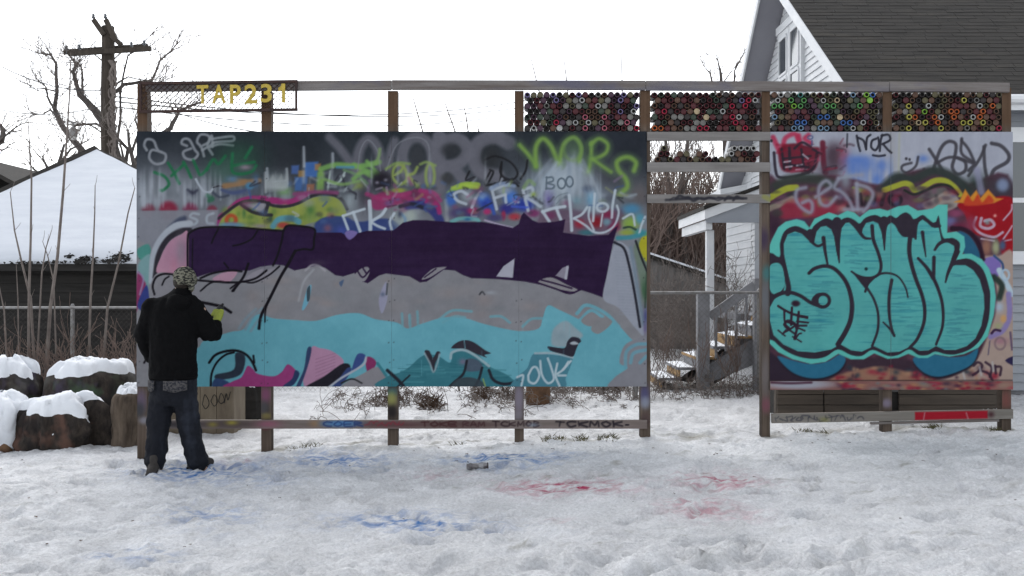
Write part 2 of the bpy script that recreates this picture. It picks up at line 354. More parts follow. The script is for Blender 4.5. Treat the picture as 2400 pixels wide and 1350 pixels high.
    # lime "ekO"
    for P in ([(922, 412), (938, 402), (944, 390), (932, 386), (922, 398), (922, 418), (936, 432), (950, 426)], [(946, 388), (954, 410), (952, 430)], [(978, 392), (970, 406), (954, 410)], [(956, 410), (972, 430), (982, 440)]): L(P, 7, (124, 140, 74), 5, .85)
    c.ring(1008, 412, 10, 27, 7, (122, 140, 78), soft=5, a=.85)
    # white letters with blue
    D(950, 512, 34, 30, (136, 146, 144), .95, 3); L([(955, 482), (985, 480), (1010, 490), (1030, 515), (1034, 540)], 20, (44, 48, 100), 6, .95); L([(938, 484), (965, 478), (990, 486)], 9, (34, 34, 44), 4, .9); L([(1000, 472), (1024, 480), (1030, 498)], 11, (134, 40, 92), 5, .9)
    L([(944, 540), (950, 515), (940, 500)], 7, (92, 122, 150), 4, .7); D(937, 502, 6, 10, (50, 54, 70), .8); L([(1046, 470), (1048, 520)], 9, (134, 140, 140), 5, .7)
    F([(1048, 450), (1075, 430), (1105, 426), (1125, 430), (1120, 444), (1090, 442), (1055, 450)], (130, 156, 64), 4)
    for x, y, rx, ry, col in ((1058, 466, 14, 20, (50, 88, 158)), (1132, 468, 20, 18, (50, 84, 160)), (1142, 480, 18, 14, (40, 56, 130)), (1196, 462, 18, 20, (58, 96, 165)), (1228, 480, 26, 18, (38, 52, 130)), (1188, 490, 20, 14, (42, 42, 110)),
                               (1090, 500, 40, 16, (58, 46, 90)), (1108, 494, 14, 9, (138, 44, 84)), (1142, 496, 10, 8, (150, 44, 92)), (1206, 508, 16, 9, (146, 50, 62)), (1180, 505, 6, 12, (140, 40, 66)), (1160, 510, 22, 10, (60, 56, 92)), (1100, 460, 20, 16, (124, 134, 140)), (1250, 500, 18, 10, (104, 44, 84))):
        D(x, y, rx, ry, col, .95, 3.5)
    for P in ([(1096, 456), (1080, 448), (1064, 456), (1072, 470), (1092, 478)], [(1106, 486), (1116, 462), (1126, 450)], [(1152, 440), (1158, 465), (1164, 490)], [(1158, 444), (1178, 436), (1196, 432)], [(1160, 464), (1184, 456)], [(1184, 456), (1186, 474)],
              [(1226, 446), (1232, 470), (1238, 494)], [(1228, 444), (1246, 440), (1248, 454), (1234, 462), (1252, 474), (1266, 484)]): L(P, 7, (158, 166, 176), 3.5, .9)
    D(1180, 446, 22, 12, (140, 150, 158), .7, 3); L([(1150, 442), (1175, 430), (1205, 436)], 9, (118, 134, 160), 5, .8); D(1205, 466, 12, 10, (70, 112, 180), .9); L([(1200, 484), (1236, 486)], 5, (60, 80, 170), 3, .8); D(1215, 474, 4, 3, (150, 160, 180), .9); L([(1128, 455), (1150, 480), (1158, 500)], 8, (44, 70, 150), 5, .8); D(1130, 462, 8, 8, (90, 130, 180), .8)
    D(1250, 456, 8, 7, (126, 146, 66), .9); D(1286, 462, 12, 22, (72, 54, 120), .75)
    L([(1058, 520), (1080, 512), (1115, 514), (1122, 518)], 9, (96, 150, 150), 4, .9); D(1096, 514, 9, 4, (40, 84, 120), .9)
    L([(1136, 516), (1170, 526), (1202, 534)], 4, (148, 138, 160), 2, .95)
    # BOO and mottles
    for P in ([(1280, 428), (1284, 418), (1296, 414), (1298, 424), (1288, 430), (1300, 434), (1296, 442), (1282, 440)],): L(P, 3.5, (86, 98, 106), 3, .9)
    L([(1281, 415), (1280, 443)], 3.5, (86, 98, 106), 3, .9); c.ring(1316, 430, 9, 12, 3.5, (86, 98, 106), a=.9); c.ring(1335, 426, 8, 12, 3.5, (86, 98, 106), a=.9)
    L([(1298, 470), (1310, 458), (1330, 452)], 3, (100, 112, 120), 2.5, .8); L([(1304, 478), (1316, 466), (1334, 460)], 3, (100, 112, 120), 2.5, .8); D(1385, 465, 12, 20, (84, 132, 160), .8); D(1350, 470, 16, 10, (96, 130, 140), .6)
    # extra old layers: thin outlines, drips and fog between the tags
    for k in range(60):
        x = c.rng.uniform(560, 1480); y = c.rng.uniform(430, 520); q = c.rng.uniform(5, 16)
        D(x, y, q, q*.7, ((58, 60, 70), (128, 134, 142), (70, 92, 130), (112, 60, 90), (92, 104, 84), (44, 44, 52))[k % 6], .45, 3)
    for k in range(34):
        x = c.rng.uniform(560, 1480); y = c.rng.uniform(420, 515)
        L([(x, y), (x+c.rng.uniform(-14, 14), y+c.rng.uniform(-14, 14)), (x+c.rng.uniform(-26, 26), y+c.rng.uniform(-18, 18))], c.rng.uniform(2, 5), ((36, 36, 44), (146, 152, 160), (56, 76, 120), (40, 40, 46))[k % 4], 3, .6)
    for x in (712, 780, 868, 930, 955, 1010, 1135, 1262, 1300, 1345): c.streak(x+c.rng.uniform(-4, 4), 345+c.rng.uniform(0, 30), 440, c.rng.uniform(4, 8), (150, 156, 162), .55)
    for P in ([(905, 400), (930, 340), (975, 322), (1004, 340), (1006, 400)], [(838, 400), (845, 352), (862, 328), (884, 352), (892, 400)]): L(P, 3, (120, 122, 128), 3, .6)
    D(1345, 505, 14, 12, (108, 116, 126), .6); D(1300, 498, 20, 8, (96, 70, 90), .6); D(965, 505, 10, 16, (150, 160, 150), .6)
    for k in range(40):
        x = c.rng.uniform(326, 520); y = c.rng.uniform(385, 430); c.streak(x, y, min(492, y+c.rng.uniform(50, 100)), c.rng.uniform(3, 8), (146, 152, 160), .5)
    for k in range(30):
        q = c.rng.uniform(-1.0, 1.0); x = 1330+q*40; L([(x, 372+c.rng.uniform(0, 25)), (1325+q*72, 420+c.rng.uniform(-8, 8)), (1322+q*95, 470+c.rng.uniform(-14, 10))], c.rng.uniform(2.5, 6), ((166, 176, 184), (136, 148, 158), (150, 160, 170), (120, 134, 150))[k % 4], 8, .30)
    F([(620, 450), (622, 408), (630, 424), (640, 410), (648, 426), (660, 408), (666, 424), (673, 398), (676, 430), (668, 448)], (120, 126, 126), 5, .7, straight=True)
    for k in range(14): x = 622+k*4; c.streak(x, 396+c.rng.uniform(0, 14), 446, 4, (158, 164, 166), .6)
    for P, w, col in (([(690, 455), (740, 450), (790, 452)], 9, (120, 56, 96)), ([(860, 455), (900, 466), (960, 452)], 10, (138, 48, 92)), ([(985, 446), (1015, 452), (1032, 470)], 9, (140, 48, 96)), ([(905, 396), (930, 382), (960, 384)], 6, (118, 142, 76)), ([(985, 385), (1000, 380), (1020, 388)], 6, (124, 146, 80)), ([(760, 420), (800, 432), (842, 424)], 7, (112, 146, 84)), ([(806, 398), (836, 410), (862, 430)], 6, (96, 128, 88)),
                      ([(880, 384), (888, 366), (890, 350)], 7, (110, 140, 84)), ([(1060, 440), (1090, 434), (1118, 438)], 7, (146, 170, 70)), ([(1228, 440), (1240, 424), (1252, 432)], 9, (112, 136, 96)), ([(1455, 452), (1470, 460), (1490, 456)], 6, (130, 140, 146)), ([(1420, 440), (1445, 456), (1470, 458)], 4, (116, 122, 92)), ([(520, 445), (545, 452), (575, 446)], 7, (60, 70, 104)), ([(500, 452), (515, 462), (535, 458)], 5, (46, 52, 66)), ([(440, 445), (452, 452), (462, 446)], 6, (44, 46, 60))):
        L(P, w, col, 5, .75)
    for k in range(46):
        x = c.rng.uniform(690, 1260); y = c.rng.uniform(395, 470); l = c.rng.uniform(6, 20); q = c.rng.uniform(0, 3.14)
        L([(x, y), (x+l*math.cos(q), y+l*math.sin(q)*.8)], c.rng.uniform(3, 8), ((128, 150, 84), (140, 70, 104), (156, 162, 168), (70, 96, 140), (60, 62, 70), (110, 116, 120))[k % 6], 6, .42)
    for P in ([(1281, 415), (1280, 443)], [(1280, 416), (1294, 416), (1296, 424), (1282, 429), (1298, 434), (1294, 442), (1280, 442)]): L(P, 3.6, (80, 92, 102), 2.5, .9)
    c.ring(1316, 430, 9, 12, 3.6, (80, 92, 102), a=.9); c.ring(1335, 426, 8, 12, 3.6, (80, 92, 102), a=.9)
    # red word zone right
    F([(1270, 500), (1330, 490), (1400, 500), (1460, 490), (1450, 535), (1400, 555), (1310, 545), (1260, 530)], (84, 62, 80), 10, .7)
    for x, y, rx, ry, col in ((1398, 520, 18, 16, (120, 22, 32)), (1358, 524, 14, 12, (132, 34, 50)), (1425, 505, 16, 14, (110, 30, 60)), (1440, 530, 16, 14, (110, 28, 60)), (1422, 520, 12, 10, (96, 128, 140)), (1376, 545, 22, 7, (48, 96, 104)), (1290, 505, 14, 10, (96, 50, 80)), (1480, 490, 24, 14, (64, 118, 150)), (1478, 524, 22, 18, (118, 148, 58)), (1500, 512, 12, 14, (70, 130, 150)), (1498, 545, 22, 9, (50, 122, 130)), (1470, 545, 20, 7, (126, 140, 56))):
        D(x, y, rx, ry, col, .9, 3)
    L([(1462, 534), (1476, 532), (1490, 538)], 5, (36, 52, 48), 3, .9)
    WL = (164, 174, 182)
    for P, w in (([(804, 506), (828, 498), (854, 490)], 6), ([(804, 506), (810, 522), (816, 538)], 6), ([(828, 498), (836, 520), (844, 542)], 7), ([(866, 472), (868, 505), (868, 538)], 9), ([(904, 490), (894, 504), (872, 518)], 7), ([(872, 522), (886, 530), (902, 536)], 6), ([(924, 500), (914, 518), (918, 538)], 6),
                 ([(1272, 496), (1298, 488), (1324, 484)], 7), ([(1272, 496), (1280, 508), (1288, 520)], 7), ([(1304, 488), (1310, 504), (1316, 518)], 7), ([(1334, 458), (1338, 500), (1340, 540)], 7), ([(1376, 486), (1364, 502), (1345, 512)], 6), ([(1346, 512), (1372, 528), (1392, 544), (1418, 544), (1440, 528), (1450, 500), (1446, 482)], 5),
                 ([(1382, 486), (1380, 510), (1392, 540)], 5), ([(1394, 454), (1392, 486), (1390, 518)], 6), ([(1442, 446), (1436, 480), (1434, 510)], 6), ([(1412, 502), (1408, 530)], 4), ([(1460, 512), (1482, 502), (1488, 528)], 5), ([(1512, 508), (1504, 526), (1498, 548)], 5)):
        L(P, w, WL, 3, .92)
    c.ring(1412, 486, 13, 10, 6, WL, soft=3, a=.85)
    L([(1440, 425), (1450, 418), (1458, 412)], 6, (110, 96, 116), 4, .6)
    # ---- grey ground of the new piece, aqua field
    GY = (118, 118, 122)
    F([(318, 560), (400, 600), (440, 640), (700, 600), (1000, 600), (1410, 640), (1518, 640), (1518, 910), (318, 910)], GY, 3, 1, straight=True)
    n = fbm(X/45, Y/30, 9); n2 = fbm(X/220, Y/160, 29)
    m = (Y > 600)
    c.a += ((n-.5)*18+(n2-.5)*16)[..., None]*m[..., None]*np.array((1., .97, .92))
    for k in range(40):
        D(c.rng.uniform(560, 1330), c.rng.uniform(650, 750), c.rng.uniform(10, 40), c.rng.uniform(6, 18), ((126, 122, 122), (108, 112, 116), (128, 118, 116))[k % 3], .4)
    AQ = (92, 150, 162)
    F([(462, 910), (468, 812), (500, 792), (540, 778), (570, 772), (590, 745), (612, 736), (640, 746), (690, 750), (740, 752), (790, 738), (840, 734), (880, 748), (930, 756), (955, 770), (985, 760), (1040, 744), (1090, 746), (1130, 758), (1180, 770), (1222, 776), (1262, 770), (1272, 745), (1284, 716), (1310, 726), (1350, 745), (1390, 768), (1402, 782), (1430, 755), (1452, 765), (1480, 795), (1518, 825), (1518, 910)], AQ, 2.5)
    m = np.abs(c.a[..., 2]-AQ[2]) < 4
    c.a += ((fbm(X/80, Y/60, 41)-.5)*16)[..., None]*m[..., None]
    # grey pencil loops over the aqua
    for P in ([(560, 770), (575, 748), (600, 724)], [(575, 772), (592, 744), (615, 722)], [(588, 776), (604, 752), (620, 735)]): L(P, 6, (110, 130, 140), 4, .8)
    for P in ([(1030, 748), (1060, 728), (1105, 730)], [(1150, 742), (1175, 742), (1195, 756)], [(1225, 765), (1245, 748), (1270, 746)], [(1038, 756), (1064, 742), (1090, 744)]): L(P, 6, (96, 146, 156), 3, .8)
    for P in ([(1352, 735), (1375, 715), (1420, 735), (1450, 765)], [(1360, 750), (1385, 728), (1412, 742)]): L(P, 8, (94, 148, 160), 3, .9)
    F([(1362, 752), (1385, 732), (1402, 745), (1384, 765)], (120, 118, 120), 3); F([(1385, 770), (1410, 745), (1435, 755), (1404, 782)], (118, 118, 120), 3)
    F([(1518, 795), (1490, 795), (1462, 812), (1452, 850), (1470, 862), (1440, 885), (1428, 910), (1518, 910)], (118, 118, 124), 4)
    for P in ([(1466, 862), (1468, 825), (1490, 808), (1514, 806)], [(1478, 850), (1485, 828), (1514, 820)], [(1500, 850), (1515, 835)]): L(P, 8, (92, 142, 156), 4, .8)
    for x, y in ((942, 735), (960, 738), (978, 730)): L([(x, y), (x+2, y+34)], 6, (94, 146, 156), 3, .7)
    F([(708, 722), (716, 690), (722, 672), (730, 670), (724, 705), (712, 726)], (98, 148, 166), 2.5); F([(719, 680), (727, 670), (726, 700), (720, 706)], (52, 66, 74), 2); F([(795, 662), (806, 656), (800, 672)], (70, 86, 110), 2)
    F([(888, 700), (905, 660), (908, 700), (895, 735)], (132, 132, 150), 3); D(897, 690, 6, 6, (80, 90, 110), .8); L([(908, 665), (906, 690)], 4, (70, 74, 78), 2)
    L([(1124, 690), (1130, 684), (1136, 690)], 4, (56, 56, 60), 2); D(1150, 686, 14, 5, (138, 142, 148), .8)
    L([(700, 705), (712, 660), (735, 632)], 5, (146, 148, 152), 4, .6)
    # left edge bits
    F([(322, 585), (346, 572), (354, 590), (340, 610), (326, 606)], (66, 122, 114), 4); F([(324, 620), (352, 596), (350, 650), (345, 690), (330, 660)], (104, 136, 138), 4)
    F([(318, 730), (322, 640), (336, 655), (342, 670), (330, 700)], (118, 48, 84), 4); F([(322, 714), (344, 668), (350, 720), (336, 730)], (44, 54, 110), 3); L([(320, 636), (336, 652), (328, 690)], 4, (130, 120, 150), 3, .8)
    L([(322, 800), (330, 760), (340, 735)], 8, (126, 138, 52), 4)
    # pale and black arcs, pink field
    L([(356, 660), (360, 600), (378, 560), (410, 530), (445, 524)], 15, (146, 152, 160), 4); L([(364, 650), (372, 598), (394, 560), (425, 542), (445, 540)], 13, (40, 38, 44), 4)
    F([(370, 642), (378, 600), (398, 566), (424, 550), (441, 547), (441, 642)], (160, 120, 138), 2.5); D(424, 590, 12, 34, (134, 126, 132), .7); D(408, 622, 10, 20, (166, 112, 130), .6)
    F([(358, 700), (362, 646), (400, 640), (460, 660), (460, 720)], (120, 119, 124), 3)
    # ---- purple
    PU = (37, 21, 49)
    F([(443, 640), (443, 545), (456, 537), (480, 533), (560, 535), (662, 541), (672, 529), (700, 529), (737, 536), (740, 545), (800, 545), (812, 552), (820, 560), (834, 548), (860, 541), (922, 540), (944, 522), (968, 516), (1000, 516), (1060, 521), (1130, 520), (1165, 526), (1202, 534), (1216, 525), (1222, 505), (1228, 498), (1248, 516), (1262, 522), (1300, 520), (1325, 514), (1320, 545), (1380, 553), (1426, 550), (1440, 535), (1448, 530), (1436, 572), (1424, 636), (1412, 697),
       (1388, 688), (1362, 680), (1345, 686), (1325, 686), (1270, 668), (1230, 660), (1165, 654), (1105, 652), (1085, 645), (1066, 634), (1040, 632), (1018, 648), (1000, 660), (984, 662), (960, 648), (905, 641), (888, 646), (862, 664), (850, 660), (830, 640), (804, 648), (786, 645), (762, 628), (742, 622), (720, 628), (690, 634), (664, 622), (648, 620), (610, 625), (585, 634), (562, 634), (520, 634), (490, 640), (460, 650)], PU, 2.2, straight=True)
    msk = (np.abs(c.a-np.array(PU)).sum(-1) < 6)
    c.a += ((fbm(X/120, Y/8, 12)-.5)*9+(fbm(X/150, Y/90, 77)-.5)*10)[..., None]*msk[..., None]*np.array((1., .85, 1.3))
    D(540, 590, 120, 45, (42, 28, 62), .5); D(700, 565, 40, 30, (40, 26, 60), .5)
    F([(808, 548), (818, 540), (838, 545), (820, 562)], (104, 92, 142), 2.5)
    F([(1163, 648), (1180, 624), (1206, 606), (1202, 651)], (150, 150, 160), 2, straight=True); F([(1302, 646), (1318, 628), (1332, 622), (1329, 656)], (120, 116, 128), 2, straight=True); L([(1330, 626), (1326, 652)], 6, (150, 150, 160), 2)
    F([(988, 655), (1006, 636), (1020, 628), (1046, 626), (1030, 636), (1008, 650)], (122, 120, 124), 2); L([(995, 650), (1022, 630)], 3, PU, 2)
    F([(1262, 664), (1290, 650), (1330, 668), (1355, 680), (1330, 682)], (124, 121, 124), 2); L([(1268, 656), (1300, 664), (1340, 676)], 4, PU, 2); L([(1258, 662), (1300, 676), (1335, 688), (1362, 678)], 4, PU, 2)
    F([(832, 646), (846, 630), (862, 626), (866, 640), (852, 660)], (120, 118, 122), 2); L([(836, 632), (850, 650), (866, 634)], 4, PU, 2); L([(848, 624), (858, 640)], 4, PU, 2)
    L([(716, 634), (730, 622), (745, 622), (762, 634)], 5, (140, 138, 142), 3, .9); D(745, 616, 22, 8, (60, 50, 66), .6)
    F([(498, 655), (520, 640), (555, 634), (548, 652), (530, 662)], (158, 124, 140), 2.5); F([(570, 660), (590, 640), (618, 630), (600, 652)], (126, 122, 130), 2.5); F([(600, 656), (624, 634), (648, 630), (622, 656)], (124, 121, 128), 2.5)
    # black outlines of the unfinished letters
    O = (17, 14, 20)
    for P, w in (([(440, 645), (440, 560), (446, 545), (470, 534), (520, 532), (560, 533), (620, 538), (662, 541)], 5), ([(450, 640), (452, 560)], 3), ([(664, 541), (660, 565), (650, 600), (640, 622)], 5), ([(664, 541), (674, 529), (705, 530), (737, 537), (736, 560), (733, 584), (712, 584), (692, 588)], 5),
                 ([(692, 588), (676, 618), (658, 648), (640, 684), (626, 712), (612, 740), (607, 770)], 7), ([(628, 706), (622, 730), (621, 754)], 4), ([(512, 536), (502, 555), (496, 570)], 4), ([(604, 540), (590, 560), (565, 572), (546, 576)], 4), ([(470, 652), (500, 640), (540, 634), (566, 636)], 5), ([(582, 618), (570, 650), (545, 682)], 6),
                 ([(525, 616), (535, 628)], 4), ([(455, 656), (500, 660), (545, 662), (570, 660), (600, 652), (625, 634)], 5), ([(470, 682), (492, 664), (512, 660), (536, 662)], 4), ([(556, 664), (540, 676)], 4), ([(570, 660), (595, 662), (630, 645), (655, 624)], 4), ([(560, 662), (548, 682)], 4),
                 ([(362, 690), (358, 670), (366, 650), (384, 642), (406, 643)], 5), ([(380, 668), (386, 655), (396, 648)], 4), ([(448, 702), (470, 708), (500, 714), (522, 720), (541, 732)], 7), ([(338, 850), (345, 838)], 5),
                 ([(490, 850), (505, 832), (530, 823), (556, 822), (578, 832), (592, 850), (600, 868)], 6), ([(494, 904), (496, 876), (508, 850), (528, 832), (548, 826)], 5), ([(594, 834), (596, 850)], 5)):
        L(P, w, O, 2, .97)
    # ---- remnants along the bottom edge
    F([(552, 828), (574, 834), (570, 868), (552, 884), (510, 890), (506, 878), (548, 866)], (40, 48, 60), 3); F([(500, 908), (504, 888), (530, 892), (545, 908)], (44, 62, 96), 3)
    F([(528, 908), (545, 894), (566, 884), (580, 858), (592, 864), (604, 876), (640, 882), (660, 872), (674, 854), (690, 864), (696, 878), (680, 900), (660, 908)], (134, 54, 104), 2.5)
    F([(692, 868), (702, 876), (690, 900), (672, 908), (664, 904), (684, 888)], (40, 52, 84), 2.5)
    F([(728, 818), (750, 816), (780, 824), (806, 850), (770, 882), (712, 904)], (156, 118, 142), 2.5)
    for k in range(7): L([(740, 842+k*8), (785, 828+k*7)], 2, (130, 94, 118), 2, .6)
    F([(720, 818), (730, 816), (724, 850), (704, 906), (694, 906), (712, 866)], (46, 58, 88), 2.5)
    F([(716, 908), (760, 882), (804, 852), (820, 864), (768, 908)], (30, 28, 36), 2.5); F([(778, 908), (800, 880), (815, 862), (824, 868), (796, 908)], (48, 62, 104), 2.5)
    F([(826, 860), (838, 830), (856, 832), (850, 850), (828, 870)], (52, 68, 116), 2.5); F([(858, 838), (872, 838), (882, 852), (866, 876), (858, 862)], (116, 44, 84), 2.5); L([(858, 838), (850, 856), (800, 886), (770, 908)], 5, (150, 154, 164), 2.5)
    F([(800, 908), (850, 876), (885, 860), (905, 882), (915, 908)], (122, 120, 124), 3); L([(800, 898), (825, 888), (848, 898)], 4, (40, 40, 44), 2); L([(885, 852), (905, 880)], 7, (52, 112, 122), 3)
    F([(900, 910), (905, 884), (940, 872), (962, 858), (984, 838), (1004, 830), (1030, 836), (1055, 850), (1062, 826), (1090, 818), (1120, 830), (1146, 858), (1180, 874), (1200, 888), (1210, 910)], (50, 104, 114), 2.5)
    for k in range(34):
        x = c.rng.uniform(910, 1150); y = c.rng.uniform(850, 902); L([(x, y), (x+c.rng.uniform(20, 60), y+c.rng.uniform(-3, 3))], c.rng.uniform(1.5, 4), ((72, 130, 138), (38, 88, 98), (60, 118, 126))[k % 3], 2, .6)
    F([(995, 824), (1006, 822), (1015, 838), (1024, 824), (1032, 828), (1020, 852), (1018, 872), (1008, 852)], (44, 42, 50), 2); L([(995, 828), (1008, 852), (1016, 872), (1026, 848), (1030, 830)], 4, (134, 150, 156), 2.5, .8)
    F([(1058, 816), (1072, 802), (1092, 797), (1112, 803), (1136, 820), (1150, 828), (1136, 832), (1140, 838), (1112, 828), (1085, 818)], (46, 43, 52), 2); L([(1088, 798), (1090, 816)], 2, (90, 130, 140), 2)
    L([(1056, 840), (1060, 826), (1085, 820), (1112, 832), (1146, 858)], 6, (136, 158, 164), 2.5); F([(1094, 842), (1120, 844), (1132, 862), (1118, 870), (1092, 868)], (70, 78, 92), 3, .9); D(1085, 848, 10, 8, (112, 96, 118), .8)
    for P, w in (([(1094, 846), (1086, 876), (1064, 896), (1052, 908)], 6), ([(1130, 862), (1122, 890), (1112, 908)], 6), ([(1146, 868), (1156, 890), (1180, 900), (1210, 896)], 7), ([(908, 868), (930, 888), (945, 904)], 8), ([(960, 880), (930, 908)], 4)): L(P, w, (34, 36, 44), 2.5)
    F([(1070, 890), (1100, 884), (1130, 894), (1128, 910), (1060, 910)], (52, 60, 66), 3, .9); L([(1132, 888), (1138, 906)], 3, (120, 140, 80), 2)
    F([(1203, 908), (1216, 880), (1236, 862), (1252, 828), (1300, 832), (1338, 836), (1340, 850), (1326, 886), (1318, 908)], (66, 114, 128), 2.5)
    L([(1254, 828), (1300, 828), (1342, 838)], 5, (142, 160, 166), 3)
    for P in ([(1238, 880), (1248, 862), (1258, 862), (1264, 880), (1254, 898), (1240, 894), (1238, 880)], [(1266, 846), (1270, 878), (1284, 898), (1298, 888), (1292, 862), (1284, 840)], [(1306, 852), (1302, 880), (1312, 906)], [(1332, 848), (1320, 866), (1306, 876)], [(1308, 880), (1326, 880)], [(1212, 884), (1226, 880), (1222, 904)], [(1320, 866), (1338, 846)]):
        L(P, 5, (166, 180, 186), 2.5, .95)
    F([(1292, 800), (1298, 770), (1325, 752), (1348, 768), (1366, 786), (1350, 800), (1330, 812), (1300, 812)], (132, 144, 150), 6, .9); D(1318, 790, 16, 12, (112, 132, 140), .6)
    F([(1284, 812), (1308, 815), (1324, 815), (1330, 800), (1340, 790), (1356, 792), (1362, 800), (1356, 806), (1350, 820), (1342, 836), (1318, 830), (1290, 822)], (42, 40, 50), 2); F([(1336, 804), (1346, 800), (1356, 806), (1342, 808)], (150, 158, 164), 2)
    # ---- white panel on the right
    F([(1446, 566), (1466, 574), (1484, 600), (1496, 670), (1510, 780), (1490, 770), (1450, 722), (1414, 700), (1424, 640), (1434, 590)], (134, 138, 148), 3)
    for k in range(22): L([(1440+k*.6, 590+k*7), (1478+k, 592+k*7)], 2, (122, 128, 140), 2.5, .5)
    L([(1440, 568), (1462, 582), (1474, 620), (1488, 690), (1500, 766)], 6, (34, 34, 42), 2.5); L([(1478, 580), (1490, 650), (1508, 760)], 8, (100, 116, 128), 5, .8)
    F([(1486, 575), (1518, 560), (1518, 700), (1506, 690), (1494, 630)], (96, 112, 96), 5, .8); F([(1498, 570), (1518, 545), (1518, 610), (1506, 600)], (150, 146, 40), 3); L([(1490, 565), (1502, 600), (1518, 640)], 5, (30, 30, 36), 2.5)
    D(1510, 680, 8, 30, (54, 84, 60), .9); D(1513, 740, 6, 24, (60, 64, 110), .8); D(1512, 770, 5, 14, (90, 80, 120), .7); L([(1516, 640), (1512, 720)], 5, (44, 60, 48), 3, .7)
    L([(1448, 558), (1480, 556), (1512, 548)], 10, (50, 120, 130), 4, .8)
    for x_ in (326, 614, 626, 912, 924, 1210, 1222, 1510):
        for y_ in range(320, 905, 48): D(x_+c.rng.uniform(-2, 2), y_+c.rng.uniform(-5, 5), 1.9, 1.9, (46, 44, 46), .55, 4)
    for k in range(26):
        x_ = c.rng.uniform(480, 1480); y_ = c.rng.uniform(735, 850); L([(x_, y_), (x_+c.rng.uniform(-1, 1), y_+c.rng.uniform(12, 46))], 1.6, (104, 160, 172), 2, .4)
    # sheet-wide grain and dirt
    c.a += ((fbm(X/14, Y/14, 55)-.5)*7+(fbm(X/3, Y/5, 56, 2)-.5)*4)[..., None]
    return c

